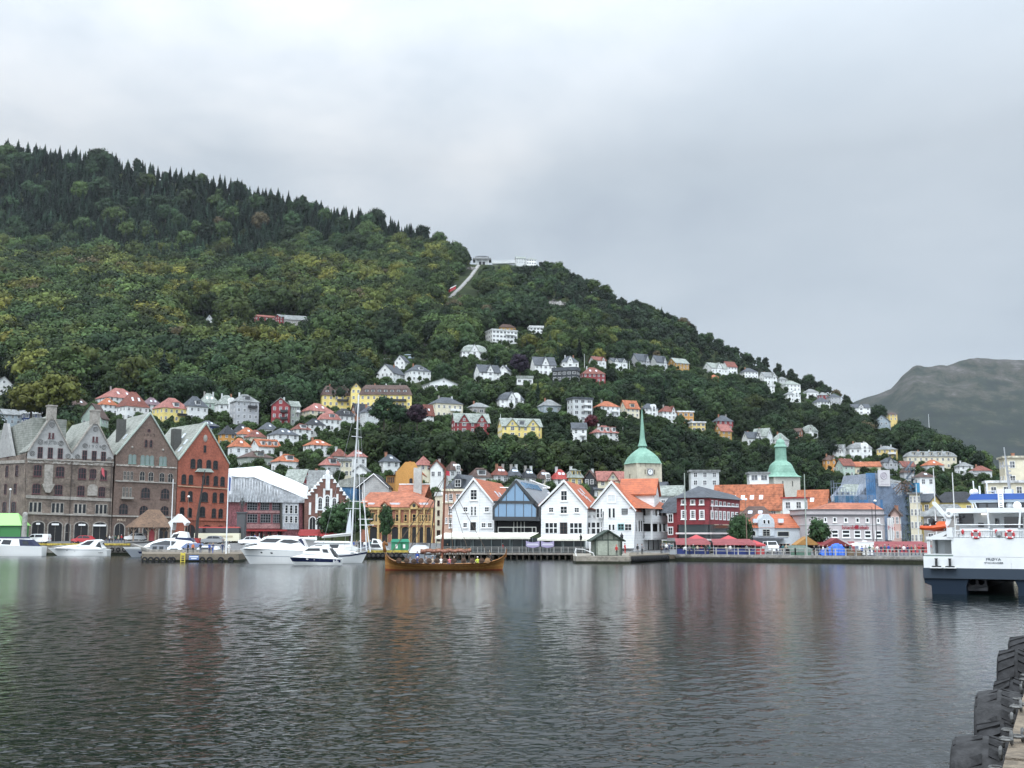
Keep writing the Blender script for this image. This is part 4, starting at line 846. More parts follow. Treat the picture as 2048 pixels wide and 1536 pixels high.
# tall orange gable house, grey warehouse gable and blue netting behind
f4 = Fac('gabled_hall', 'tall plain orange gable with flat top and two arched windows', 'building', 790, 300, 845, 300, 3.)
A = f4.P([k4(800, 600), k4(1135, 600), k4(1132, 300), k4(1035, 145), k4(925, 145), k4(805, 280)]); MB().prism(A, 0, 1).build('wall', mat('orange_render', (.56, .29, .085), .75, .15, .3), f4.root, fixn=True)
wins(f4, k4, [(995, 345, 415, 42), (1095, 352, 415, 34)], fm=plain('brown_frame', (.09, .05, .045), .5), nc=2, nr=2, arch=1.)
a, p, b = f4.P([k4(805, 285), k4(980, 150), k4(1132, 305)]); groof(f4, a, p, b, 1, 15, RF('orange'), ov=.1)
q0 = f4.xz(*k4(690, 320)); MB().box(q0[0], a[0], .2, 12, -3, a[1]-.6).build('side_wing', mat('ochre_render', (.42, .22, .07), .75), f4.root)
MB().add([(q0[0]-.5, -.4, a[1]-.6), (a[0], -.4, a[1]-.4), (p[0]-3.5, 5, p[1]-2.6), (q0[0]+4, 5, p[1]-2.9), (q0[0]-.5, 11, a[1]-.6)], [(0, 1, 2, 3), (0, 3, 4)]).build('roof', RF('orange'), f4.root, fixn=True)
wins(f4, k4, [(712, 335, 400, 14), (735, 335, 400, 14), (758, 335, 400, 14), (780, 335, 400, 14)], y=.15, fm=plain('brown_frame', (.09, .05, .045), .5), nc=1, nr=2)
f5 = Fac('wooden_warehouse', 'pale grey warehouse gable behind the yachts', 'building', 716, 292, 778, 292, 3.)
A = f5.P([k4(390, 620), k4(722, 620), k4(722, 470), k4(538, 302), k4(390, 440)]); MB().prism(A, 0, 16).build('wall', mat('grey_boards', (.46, .46, .45), .8, .2, .4, stripe=.5), f5.root, fixn=True)
a, p, b = f5.P([k4(320, 470), k4(538, 300), k4(724, 470)]); groof(f5, a, p, b, -.4, 16, RF('black'), ov=.2); rake(f5, a, p, b, TRIM, .25, -.5, -.3, 'bargeboard')
blue_net = mat('blue_netting', (.07, .19, .36), .6, .35, .6, fine=3.)
f6 = Fac('wrapped_shed', 'shed wrapped in bright blue netting beside the stepped gable', 'building', 672, 306, 715, 304, 3.)
A = f6.P([k4(80, 720), k4(330, 720), k4(330, 460), k4(80, 450)]); MB().prism(A, 0, 8).build('netting', blue_net, f6.root, fixn=True); MB().prism(f6.P([k4(60, 455), k4(340, 455), k4(330, 325), k4(120, 370)], -.3), -.3, 9).build('roof', mat('weathered_sheet', (.33, .34, .31), .7, .3, .6), f6.root, fixn=True)
# --- pink building with dark mansard and narrow yellow neighbour
f = Fac('townhouse', 'pink townhouse with pointed dark mansard behind first white gable', 'building', 886, 256, 950, 254, 2.)
A = f.P([k4(1385, 1240), k4(1800, 1240), k4(1760, 490), k4(1385, 490)]); MB().prism(A, 0, 12).build('wall', mat('salmon_render', (.58, .38, .29), .75, .15, .4), f.root, fixn=True)
wins(f, k4, [(1485, 540, 625, 46), (1575, 540, 620, 50), (1430, 545, 630, 22), (1480, 690, 785, 42), (1430, 830, 900, 26), (1480, 830, 900, 40), (1480, 905, 955, 40)], fm=TRIM, nc=2, nr=3, trim=1)
band(f, k4, (1385, 492), (1760, 492), .5, 'cornice', W('cream'), .4); band(f, k4, (1385, 645), (1640, 645), .3, 'cornice', W('cream'), .25)
a, p, b = f.xz(*k4(1395, 485)), f.xz(*k4(1590, 300), 4), f.xz(*k4(1760, 485))
MB().add([(a[0], -.3, a[1]), (b[0], -.3, b[1]), (p[0], 4, p[1]), (p[0]+1.5, 9, p[1]), (a[0], 12, a[1]), (b[0], 12, b[1])], [(0, 1, 2), (1, 5, 3, 2), (5, 4, 3), (4, 0, 2, 3)]).build('roof', RF('slate'), f.root, fixn=True)
x, z = f.xz(*k4(1585, 462), .6); MB().box(x-.95, x+.95, -.2, 3, z, z+1.9, 0).prism([(x-1.2, z+1.9), (x+1.2, z+1.9), (x, z+3.1)], -.4, 3, 0).build('dormer', RF('slate'), f.root, fixn=True); window(f.root, x, z+.1, 1.4, 1.7, -.21, fm=TRIM, nc=2, nr=2)
f = Fac('townhouse', 'narrow cream building squeezed between arcade and pink townhouse', 'building', 868, 262, 886, 258, 2.)
A = f.P([k4(1290, 1240), k4(1385, 1240), k4(1385, 560), k4(1290, 570)]); MB().prism(A, 0, 10).build('wall', W('cream'), f.root, fixn=True)
wins(f, k4, [(1335, 620, 690, 26), (1335, 740, 810, 26), (1335, 860, 930, 26), (1335, 985, 1120, 40)], fm=DTRIM, nc=1, nr=2); MB().prism(f.P([k4(1285, 570), k4(1390, 560), k4(1370, 515), k4(1300, 515)]), -.2, 10).build('roof', mat('white_sheet', (.66, .67, .66), .6), f.root, fixn=True)
# ---------------------------------------------------------------- white wharf houses in the middle
wb = mat('white_boards', (.82, .83, .83), .55, .08, .3, fine=1., stripe=.3); otile = mat('wharf_tiles', (.46, .135, .06), .6, .3, .6, c2=(.27, .085, .05), fine=2.2, stripe=.4)
def wharf(label, uL, YL, uR, YR, K, outline, peak3, depth=24):
    f = Fac('wharf_house', label, 'building', uL, YL, uR, YR, 1.1, group='white gabled wharf houses')
    MB().prism(f.P([K(*q) for q in outline]), 0, depth-.5).build('wall', wb, f.root, fixn=True)
    a, p, b = f.P([K(*q) for q in peak3]); r = groof(f, a, p, b, -.25, depth, otile, t=.3); rake(f, a, p, b, wb, .42, -.45, -.2, 'bargeboard')
    return f, r, a, p, b
f, r, a, p, b = wharf('first white gabled wharf house from left, with open black hatch', 905.5, 218.7, 987.5, 217, k5, [(303, 1180), (852, 1180), (860, 600), (585, 280), (297, 655)], [(290, 655), (585, 268), (866, 600)])
slope_light(f, r, b, p, (.45, .42), (9, 12)); Z1 = f
wins(f, k5, [(585, 390, 538, 98)], fm=TRIM, nc=2, nr=3, ft=.15, trim=1)
wins(f, k5, [(475, 622, 697, 68), (760, 622, 697, 68), (470, 832, 906, 62), (716, 834, 906, 66), (800, 834, 906, 68)], fm=TRIM, nc=2, nr=2, ft=.14, trim=1)
wins(f, k5, [(560, 614, 748, 40), (604, 614, 748, 40)], fm=TRIM, nc=1, nr=3, ft=.14); wins(f, k5, [(577, 822, 950, 92)], fm=TRIM, gm=DARK, nc=1, nr=1, ft=.12, name='hatch')
x0, _ = f.xz(*k5(532, 900)); x1, _ = f.xz(*k5(655, 900)); zt = f.xz(*k5(660, 380))[1]; MB().box(x0-.12, x0, -.14, .02, 3, zt).box(x1-.12, x1, -.14, .02, 3, zt).build('corner_board', TRIM, f.root)
# glass gable
f = Fac('glass_pavilion', 'blue glass gabled pavilion between two white wharf houses', 'building', 987.5, 215.5, 1080, 213.5, 1.1)
gl = plain('blue_glass', (.15, .265, .40), .04, spec=1.); fr = plain('anthracite', (.045, .05, .055), .4)
MB().prism(f.P([k5(850, 800), k5(1468, 800), k5(1468, 632), k5(1145, 275), k5(852, 632)]), .35, 26).build('wall', fr, f.root, fixn=True)
for pts in ([(862, 760), (1416, 765), (1416, 650), (1355, 580), (905, 575), (862, 640)], [(950, 546), (1332, 548), (1140, 300)]):
    MB().prism(f.P([k5(*q) for q in pts]), .02, .3).build('glazing', gl, f.root, fixn=True)
q = MB()
def bar(a_, b_, w=.14, y0=-.12):
    (xa, za), (xb, zb) = f.xz(*k5(*a_)), f.xz(*k5(*b_)); d = Vector((xb-xa, zb-za)); n = Vector((-d.y, d.x)).normalized()*w
    q.prism([(xa-n.x, za-n.y), (xb-n.x, zb-n.y), (xb+n.x, zb+n.y), (xa+n.x, za+n.y)], y0, .34)
for s, e, w in (((848, 640), (1145, 278), .24), ((1145, 278), (1470, 640), .24), ((850, 640), (850, 800), .2), ((1425, 640), (1425, 800), .12), ((1468, 640), (1468, 800), .2), ((848, 562), (1420, 566), .26), ((848, 782), (1470, 786), .38)): bar(s, e, w)
for xx, yt in ((915, 560), (1020, 430), (1135, 290), (1250, 400), (1360, 580)): bar((xx, 768), (xx, yt), .05, -.05)
q.build('frame', fr, f.root, fixn=True)
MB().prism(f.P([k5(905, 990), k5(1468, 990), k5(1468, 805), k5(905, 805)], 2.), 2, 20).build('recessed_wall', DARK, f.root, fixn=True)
q = MB()
for xx in (1120, 1165, 1215, 1260): (x0, z0), (_, z1) = f.xz(*k5(xx, 970), 1.9), f.xz(*k5(xx, 825), 1.9); q.box(x0-.07, x0+.07, 1.85, 1.95, z0, z1)
q.build('terrace_door', plain('pale_frame', (.5, .5, .46), .5), f.root)
q = MB()
for yy in (898, 968): (x0, z0), (x1, _) = f.xz(*k5(905, yy)), f.xz(*k5(1415, yy)); q.box(x0, x1, 0, .08, z0-.06, z0+.06)
for xx in (910, 1110, 1365, 1415): (x0, z0), (_, z1) = f.xz(*k5(xx, 975)), f.xz(*k5(xx, 895)); q.box(x0-.06, x0+.06, 0, .08, z0, z1)
q.build('railing', plain('pale_frame', (.5, .5, .46), .5), f.root)
a, p, b = f.P([k5(848, 640), k5(1145, 272), k5(1472, 640)]); zr = mat('zinc_roof', (.30, .33, .36), .35, .2, .5, metal=.3); r = groof(f, a, p, b, -.1, 26, zr, t=.25)
for i in range(10): slope_light(f, r, b, p, (.80,), (2.+i*1.6,), 'roof_glazing', w=1.3, m=gl)
# steel frame and plant on the roofs behind
st = MB(); g0 = f.o+f.n*14
def lp(u, v, Y): return pt(u, v, Y)
for us, v0, v1 in ((990, 974, 1010), (1072, 974, 1015), (1087, 976, 1004)): st.tube([lp(us, v1, 236), lp(us, v0, 236)], .14, 5)
for v in (975, 985): st.tube([lp(988, v, 236), lp(1100, v+1, 236)], .12, 5)
st.tube([lp(1100, 975, 236), lp(1060, 960, 236)], .12, 5)
tag(st.build('pergola', TRIM), 'white steel roof pergola between glass gable and second white gable', 'pergola')
f, r, a, p, b = wharf('second white wharf house, right of the blue glass gable', 1080, 213.3, 1174, 211.5, k6, [(145, 1180), (752, 1180), (765, 655), (455, 310), (150, 625)], [(125, 622), (455, 296), (772, 655)])
slope_light(f, r, b, p, (.62, .5, .38, .72), (8, 10, 12, 14))
wins(f, k6, [(455, 405, 548, 94)], fm=TRIM, nc=2, nr=2, ft=.15, trim=1); wins(f, k6, [(452, 614, 718, 100), (283, 628, 702, 72), (625, 630, 704, 74)], fm=TRIM, nc=2, nr=2, ft=.13, trim=1)
wins(f, k6, [(285, 832, 985, 172), (615, 834, 987, 174)], fm=TRIM, nc=3, nr=2, ft=.13, bar=.16); wins(f, k6, [(450, 834, 984, 98)], fm=plain('brown_frame', (.09, .05, .045), .5), nc=2, nr=3)
Z2 = f
# connecting bay
f = Fac('wharf_bay', 'white glazed bay linking second and third wharf houses', 'building', 1172, 213, 1210, 212.2, 1.1)
MB().prism(f.P([k6(745, 1180), k6(985, 1180), k6(985, 690), k6(745, 690)]), .4, 8).build('wall', wb, f.root, fixn=True)
wins(f, k6, [(792, 828, 990, 42), (850, 828, 990, 60), (912, 828, 990, 52), (955, 820, 990, 24)], y=.4, fm=TRIM, nc=1, nr=2, ft=.1, bar=.2); wins(f, k6, [(795, 735, 775, 42), (858, 735, 775, 36)], y=.4, fm=TRIM, nc=2, nr=2)
f, r, a, p, b = wharf('third white wharf house, with corner balconies, above the green shed', 1205, 211.8, 1268, 210.3, k6, [(985, 1180), (1390, 1180), (1405, 690), (1090, 325), (820, 640), (985, 690)], [(812, 640), (1090, 312), (1415, 690)])
slope_light(f, r, b, p, (.3, .36), (6, 8))
wins(f, k6, [(1090, 455, 575, 120)], fm=TRIM, nc=2, nr=2, ft=.2, gm=plain('blind_white', (.62, .64, .64), .4)); wins(f, k6, [(908, 645, 775, 48), (955, 645, 775, 30)], fm=TRIM, nc=1, nr=2); wins(f, k6, [(1066, 635, 780, 48), (1120, 635, 780, 48), (1066, 852, 945, 46), (1115, 852, 945, 46)], fm=TRIM, nc=1, nr=1, ft=.14)
wins(f, k6, [(1265, 648, 726, 78)], fm=BLK, nc=1, nr=4, bar=.16, gm=plain('blind_white', (.62, .64, .64), .4)); wins(f, k6, [(1215, 850, 938, 86)], fm=plain('teal_frame', (.25, .5, .5), .5), nc=2, nr=2); wins(f, k6, [(1312, 852, 945, 96)], fm=TRIM, gm=DARK, nc=2, nr=2)
# cross dormer on its right slope
x, z = f.xz(*k6(1360, 480), 8); MB().box(x-2., x+4.6, 6, 13, z-4, z+.2).build('dormer', wb, f.root); MB().prism([(6-.3, z), (9.5, z+3.2), (13.3, z), (13.3, z+.3), (9.5, z+3.6), (5.7, z+.3)], 0, 1)
q = MB().prism([(5.6, z), (9.5, z+3.), (13.4, z), (13.4, z+.3), (9.5, z+3.4), (5.6, z+.3)], x-2.3, x+5); MB().add([(yy, xx, zz) for xx, yy, zz in q.v], q.f).build('dormer_roof', otile, f.root, fixn=True)
x5 = x+4.62; zz5 = z
MB().add([(x5, 6, z), (x5, 13, z), (x5, 9.5, z+3)], [(0, 1, 2)]).build('dormer_gable', wb, f.root)
# side wing with two storeys of balconies
g = Fac('wharf_wing', 'white wing with stacked corner balconies beside the market', 'building', 1269, 210.6, 1335, 224, 1.1)
wz = lambda y: g.xz(*k6(1600, y))[1]; L_ = g.w
MB().box(.3, L_-2, .4, 9, -1.5, wz(700)).build('wall', wb, g.root)
for z, z2 in ((wz(1065), wz(960)), (wz(850), wz(770))): MB().box(L_*.30, L_+.5, -1.6, 7, z, z+.25).box(L_*.30, L_+.5, -1.7, -1.55, z+.25, z+1.5).box(L_*.30-.1, L_*.30, -1.6, 0, z+.25, z+1.5).box(L_+.5, L_+.6, -1.6, 7, z+.25, z+1.5).build('balcony', wb, g.root)
q = MB()
for xx in (L_*.30, L_*.5, L_*.62, L_*.74, L_*.86, L_+.4):
    q.box(xx-.14, xx+.14, -1.6, -1.3, wz(1065), wz(680))
q.build('balcony_post', TRIM, g.root)
for z in (wz(1050), wz(840)): MB().box(L_*.32, L_-.2, .3, .42, z+1.4, z+3.3).build('balcony_opening', DARK, g.root)
MB().add([(-.6, -1.9, wz(655)), (L_+1, -1.9, wz(655)), (L_+1, 8, wz(655)), (2, 4, wz(400)), (L_-4, 4, wz(420)), (-.6, 8, wz(655))], [(0, 1, 4, 3), (1, 2, 4), (2, 5, 3, 4), (5, 0, 3), (0, 5, 2, 1)]).build('roof', otile, g.root, fixn=True)
for i, xx in enumerate((.08, .17, .24)): window(g.root, L_*xx+.3, wz(960), .9, 2.2, .4, fm=TRIM, nc=1, nr=1)
for xx in (.45, .6, .75): window(g.root, L_*xx, wz(1250), .9, 3.2, .4, fm=TRIM, nc=1, nr=1, sub=True)
# terrace deck on piles with railing, glass front, awnings
T = Fac('waterside_terrace', 'long timber terrace on piles in front of the white wharf houses', 'terrace', 872, 205, 1196, 201, 1.1)
dk = mat('grey_decking', (.30, .27, .235), .85, .25, .8, fine=4.)
MB().box(-.3, T.w, 0, 12, -.25, 0).build('deck', dk, T.root)
q = MB()
for i in range(27): x = .6+i*(T.w-1)/26; q.tube([(x, .25, -.25), (x, .25, -3)], .14, 6).tube([(x, 3, -.25), (x, 3, -3)], .14, 6)
q.build('pile', mat('wet_timber', (.07, .06, .045), .8, .3, 1.), T.root)
q = MB(); q.box(-.2, T.w-.2, .05, .12, 1.05, 1.13)
for i in range(24):
    x = .1+i*(T.w-.4)/23; q.box(x-.05, x+.05, .05, .13, 0, 1.05)
for z in (.3, .55, .8): q.box(-.2, T.w-.2, .07, .1, z, z+.05)
q.build('railing', plain('weathered_rail', (.30, .29, .275), .7), T.root)
q = MB()
for i in range(15):
    x = .4+i*(T.w-3)/14; q.box(x-.07, x+.07, 2.4, 2.55, 0, 2.75)
q.box(0, T.w-2, 2.4, 2.5, 1., 1.1); q.build('glazing_bar', plain('teal_grey', (.10, .13, .13), .5), T.root)
MB().box(.4, T.w-2.5, 2.6, 2.66, .1, 2.7).build('terrace_glass', plain('restaurant_glass', (.022, .032, .035), .12, spec=.35), T.root)
awm = mat('cream_canvas', (.74, .72, .62), .7, .1, .5, fine=2.)
def awning(x0, x1, y0, y1, zf, zb, label, m=None):
    t = thing('awning', label, 'awning', T.o, T.th); q = MB(); n = 12
    for i in range(n):
        a_ = x0+(x1-x0)*i/n; b_ = x0+(x1-x0)*(i+1)/n; s = .0
        q.add([(a_, y0, zf), (b_, y0, zf), (b_+1.2, y1, zb), (a_+1.2, y1, zb), ((a_+b_)/2, y0, zf-.05), ((a_+b_)/2+1.2, y1, zb-.05)], [(0, 4, 5, 3), (4, 1, 2, 5)])
    q.box(x0, x1, y0-.06, y0, zf-.35, zf); q.build('canvas', m or awm, t, fixn=False)
    fr_ = MB(); fr_.box(x0, x1, y0, y0+.1, zf-.12, zf-.02)
    for i in range(6): x = x0+.3+(x1-x0-.6)*i/5; fr_.box(x-.05, x+.05, y0+.1, y0+.2, 0, zf-.05)
    fr_.build('frame', plain('teal_grey', (.10, .13, .13), .5), t)
xq = lambda u: T.xz(u, 1080)[0]
awning(xq(866), xq(1058), 1.6, 5.6, 2.85, 3.65, 'long cream awning over the terrace left of the blue glass gable')
awning(xq(1072), xq(1196), 1.9, 6., 2.55, 3.35, 'shorter cream awning under the second white wharf house')
for i, (u0, u1) in enumerate(((1052, 1079), (1082, 1108))):
    x0, x1 = xq(u0), xq(u1); q = MB(); n = 8
    zz = lambda t: 1.25-.28*4*t*(1-t)
    for k in range(n):
        s, e = k/n, (k+1)/n; q.add([(x0+(x1-x0)*s, -.05, zz(s)), (x0+(x1-x0)*e, -.05, zz(e)), (x0+(x1-x0)*e, -.05, zz(e)+.95), (x0+(x1-x0)*s, -.05, zz(s)+.95)], [(0, 1, 2, 3)])
    o = q.build('banner', [plain('lilac_banner', (.34, .30, .46), .7)], None, loc=T.o, rz=T.th); tag(o, ('lilac banner hung on terrace railing, left one', 'lilac banner hung on terrace railing, right one')[i], 'banner', 'banners on the terrace railing')
    MB().box(x0+.2, x1-.2, -.09, -.06, 1.42, 1.58).box(x0+.3, x1-.3, -.09, -.06, 1.68, 1.74).build('stripe', plain('banner_white', (.7, .68, .74), .6), o)
# ---------------------------------------------------------------- churches
cu = mat('green_copper', (.225, .38, .30), .65, .22, .35, fine=1.5, c2=(.14, .27, .21)); lime = mat('limewash_stone', (.60, .55, .43), .8, .15, .25, fine=.9); lime2 = mat('pale_render', (.55, .53, .47), .8, .15, .25)
def tower(name, label, uc, w, Y, vb, vt, prof, m, th, n=8, corners=True):
    z0 = zat(vb, Y); t = thing(name, label, 'church tower', (xat(uc, 960, Y), Y, z0), R(th)); h = zat(vt, Y)-z0; s = Y/F
    MB().box(-w/2, w/2, -w/2, w/2, -14, h).build('tower_wall', m, t)
    zt = lambda v: zat(v, Y)-z0
    q = MB(); pr = [(r*s, zt(v)) for r, v in prof]
    sqs = [(r, z) for r, z in pr]; k = len(sqs); vs_ = []; nn = 24
    for i, (r, z) in enumerate(sqs):
        e = max(2., 9-i*1.6)                      # square eaves blending into a round dome
        for j in range(nn):
            a_ = 2*math.pi*(j+.5)/nn; c_, s_ = math.cos(a_), math.sin(a_); f_ = (abs(c_)**e+abs(s_)**e)**(-1/e); vs_.append((r*f_*c_, r*f_*s_, z))
    q.add(vs_, [(i*nn+j, i*nn+(j+1) % nn, (i+1)*nn+(j+1) % nn, (i+1)*nn+j) for i in range(k-1) for j in range(nn)]+[tuple(range(nn-1, -1, -1)), tuple(range((k-1)*nn, k*nn))])
    q.build('copper_roof', cu, t, smooth=False); return t, h, s, zt
t, h, s, zt = tower('church_tower', 'pale stone church tower with green copper dome, needle spire and clock', 1286, 8.1, 330, 1010, 928, [(31, 928), (30, 926), (28, 920), (25.5, 914), (21, 907), (15, 901.5), (9.5, 898), (7.5, 895.5), (7.3, 893.5), (9.8, 892.8), (9.4, 891.5), (7.2, 886), (5.4, 878), (3.6, 856), (2.2, 836), (.5, 818)], lime, 21)
MB().lathe([(1.12, zt(897)), (1.12, zt(893.4))], 8).build('lantern', plain('dark_lantern', (.05, .08, .07), .6), t)
MB().tube([(0, 0, zt(822)), (0, 0, zt(806))], .07, 5).sph((0, 0, zt(814)), .28).build('finial', plain('gilt', (.2, .17, .08), .4, .6), t)
zc = zt(945.5); ck = MB(); ck.lathe([(.86, 0), (.86, .1)], 24); o = MB().add([(x, -z, y) for x, y, z in ck.v], ck.f).build('clock_face', plain('clock_white', (.75, .76, .78), .5), t, loc=(.25, -4.07, zc), fixn=True)
MB().torus(.86, .07, (0, -.1, 0), 'y', 24, 5).box(-.04, .04, -.14, -.1, -.05, .62).prism([(-.03, -.04), (.03, -.04), (-.42, .25), (-.46, .2)], -.14, -.1).build('clock_hands', BLK, o)
MB().box(-1.1+.25, 1.1+.25, -4.08, -4.02, zc-1.1, zc+1.1).build('clock_panel', mat('clock_slab', (.42, .4, .37), .8), t)
for x in (-1.4, 1.65): window(t, x, zc-.75, .42, 1.6, -4.05, fm=lime, gm=DARK, nc=1, nr=1, arch=1.)
put('window', win_mesh(.7, 1.9, 1, 1, .12, 1., lime, DARK)[0], t, (-4.05, .3, zt(960)), R(-90))
for z in (zt(932), zt(966)):
    for x in (-2.9, -1.2, .5, 2.2, 3.2): MB().box(x-.06, x+.06, -4.09, -4.0, z-.5, z+.5).build('wall_slit', mat('slit', (.3, .27, .21), .8), t)
t, h, s, zt = tower('church_tower', 'short pale church tower with bell-shaped copper roof and round lantern', 1563, 9.4, 390, 1012, 954, [(32, 955), (31, 953.5), (27, 951), (24.5, 946), (23.5, 938), (22, 931), (18, 926), (12.5, 922.5), (11.5, 920), (10.8, 896), (13, 894.6), (12.6, 893), (9.6, 889), (8.8, 884), (6, 879.5), (1.2, 877.5), (.5, 868)], lime2, 10)
for x in (-1.6, 1.9): window(t, x, zt(974), .5, 2., -4.7, fm=lime2, gm=DARK, nc=1, nr=1, arch=1.)
# nave roof next to the first tower
house(1290, 1345, 966, 992, 1015, 'side', 'lightgrey', 'slate', '', 'just right of the clock tower', -30, .9, 'church nave', Y=318, base=8, name='church_nave', cat='church')
house(1318, 1372, 973, 990, 1020, 'side', 'lightgrey', 'greygreen', '', 'left of the oxblood building', -12, .8, 'range', Y=300, base=8)
# ---------------------------------------------------------------- right bank
dkred = mat('oxblood_boards', (.25, .042, .05), .6, .2, .4, fine=1.2, stripe=.35)
f = Fac('market_restaurant', 'oxblood red corner building with white windows and dark hipped roof', 'building', 1354, 212, 1420, 208, 1.)
g = Fac('market_restaurant', 'receding right face of the oxblood corner building', 'building', 1420, 208.02, 1482, 222, 1.)
g.root.parent = f.root; g.root.matrix_parent_inverse = (Matrix.Translation(f.o) @ Matrix.Rotation(f.th, 4, 'Z')).inverted()
for key in ('label', 'category'): del g.root[key]
g.root.name = 'side_face'
gd = plain('dark_green_glass', (.02, .03, .03), .1, spec=.7)
for q, pts, K in ((f, [(365, 745), (800, 742), (815, 385), (365, 385)], k7), (g, [(800, 742), (1225, 748), (1228, 412), (815, 388)], k7)):
    MB().prism(q.P([K(*z) for z in pts]), 0, .7).build('wall', dkred, q.root, fixn=True)
    MB().box(.2, q.w-.05, .35, .9, -1, q.xz(*k7(700, 745))[1]).build('lower_front', gd, q.root)
    z = q.xz(*k7(700, 865))[1]; MB().box(0, q.w, -.5, .36, z-.15, z+.15).box(0, q.w, -.3, .36, z-1.3, z-1.).build('canopy_edge', plain('pink_white', (.66, .58, .57), .6), q.root)
wins(f, k7, [(460, 405, 472, 66), (585, 405, 472, 66), (708, 405, 472, 66)], fm=TRIM, nc=3, nr=1, trim=1, ft=.13); wins(f, k7, [(463, 545, 672, 72), (588, 545, 672, 74), (712, 545, 672, 74)], fm=TRIM, nc=3, nr=4, trim=1, ft=.2)
wins(g, k7, [(845+i*57, 412+i*9, 482+i*4, 32) for i in range(7)], fm=TRIM, nc=2, nr=1, ft=.12); wins(g, k7, [(847+i*55.5, 550+i*4, 676+i*3.4, 36) for i in range(7)], fm=TRIM, nc=2, nr=4, ft=.22)
(x0, z0), (x1, z1) = g.xz(*k7(822, 490)), g.xz(*k7(1200, 502)); MB().prism([(x0, z0-.1), (x1, z1-.1), (x1, z1+.1), (x0, z0+.1)], -.2, .02).build('window_band', TRIM, g.root, fixn=True)
x, z = g.xz(*k7(848, 515)); MB().prism([(x-.16, z-.75), (x+.16, z-.75), (x+.2, z+.05), (x+.55, z+.75), (x-.55, z+.75), (x-.2, z+.05)], -.12, .02).build('emblem', plain('emblem_pink', (.78, .62, .62), .5), g.root, fixn=True)
x, z = g.xz(*k7(905, 525)); lettering('Fish', g.root, x, z, -.08, .8, plain('faded_letters', (.42, .25, .25), .6), 2.1)
e = [f.o+Vector((0, 0, f.xz(*k7(365, 380))[1])), g.o+Vector((0, 0, f.xz(*k7(815, 376))[1])), g.o+g.ux*g.w+Vector((0, 0, g.xz(*k7(1228, 412))[1]))]
apx = pt(1397, 972, 219); end = pt(1468, 990, 232); bl = f.o+f.n*16+Vector((0, 0, e[0].z-1)); br = e[2]+g.n*8
inv = (Matrix.Translation(f.o) @ Matrix.Rotation(f.th, 4, 'Z')).inverted(); o_ = -f.n*.6; o2 = -g.n*.5
vs_ = [inv @ v for v in (e[0]+o_-f.ux*.5, e[1]+o_+o2, e[2]+o2+g.ux*.4, br, bl, apx, end)]
MB().add(vs_, [(0, 1, 5), (1, 2, 6, 5), (2, 3, 6), (3, 4, 5, 6), (4, 0, 5), (4, 3, 2, 1, 0)]).build('roof', RF('slate'), f.root, fixn=True)
HOUSES.append((1354, 1482, 972, 1090, 215, 'red', 8))
f = Fac('market_house', 'narrow red house with grey hipped roof between wing and corner building', 'building', 1332, 216, 1355, 214, 1.)
MB().prism(f.P([k6(1835, 1040), k6(1965, 1040), k6(1965, 705), k6(1835, 712)]), 0, 8).build('wall', W('red'), f.root, fixn=True); wins(f, k6, [(1880, 712, 838, 72), (1880, 890, 1002, 72)], fm=TRIM, nc=2, nr=2, ft=.2)
(x0, z0), (x1, z1), (xp, zp) = f.xz(*k6(1700, 600)), f.xz(*k6(1965, 705)), f.xz(*k6(1850, 505), 4)
MB().add([(x0, -.3, z1), (x1, -.3, z1), (x1, 8, z1), (x0, 8, z1), (xp, 4, zp), (x1, 4, zp)], [(0, 1, 5, 4), (1, 2, 5), (2, 3, 4, 5), (3, 0, 4), (3, 2, 1, 0)]).build('roof', RF('slate'), f.root, fixn=True); MB().prism(f.P([k6(1840, 1085), k6(1965, 1085), k6(1965, 1040), k6(1840, 1040)]), -.3, 3).build('fascia', mat('grey_fascia', (.3, .3, .31), .7), f.root, fixn=True)
house(1434, 1572, 971, 1015, 1060, 'side', 'cream', 'orange', 'SSSS', 'very long orange roof behind the oxblood corner building', -12, .35, 'hall', Y=262, base=12)
house(1600, 1664, 982, 1016, 1050, 'side', 'white', 'orange', 'S', 'orange roof left of the blue scaffolding', -16, .6, 'hall', Y=262, base=12)
house(1478, 1555, 1012, 1036, 1060, 'hip', 'stone', 'brown', 'SS', 'weathered brown roof behind the curved gable', -8, .6, 'range', Y=243, base=12)
house(1570, 1618, 994, 997, 1055, 'flat', 'white', 'red', '', 'white stair tower with flat red edge', -15, .6, 'block', Y=250, base=12)
# white house with curved gable
f = Fac('market_house', 'white house with curved gable and orange roof beside the market tree', 'building', 1496, 226, 1614, 226, 1.)
MB().prism(f.P([k7(1340, 1190), k7(2140, 1190), k7(2140, 785), k7(1340, 785)]), 0, 10).build('wall', mat('pale_blue_render', (.56, .60, .63), .7, .12, .3), f.root, fixn=True)
a, b = f.xz(*k7(1330, 790)), f.xz(*k7(2150, 790)); zt_ = f.xz(*k7(1600, 598), 5)[1]; xl, xr = f.xz(*k7(1450, 600), 5)[0], f.xz(*k7(2140, 600), 5)[0]
MB().add([(a[0], -.4, a[1]), (b[0], -.4, b[1]), (b[0], 10.4, b[1]), (a[0], 10.4, a[1]), (xl, 5, zt_), (xr, 5, zt_)], [(0, 1, 5, 4), (1, 2, 5), (2, 3, 4, 5), (3, 0, 4), (3, 2, 1, 0)]).build('roof', otile, f.root, fixn=True)
gp = [(1480, 900), (1700, 900), (1700, 720), (1690, 670), (1640, 625), (1620, 600), (1560, 600), (1540, 625), (1500, 670), (1482, 720)]
gb = MB().prism(f.P([k7(*q) for q in gp], -.3), -.3, 4).build('gable', MATS['pale_blue_render'], f.root, fixn=True)
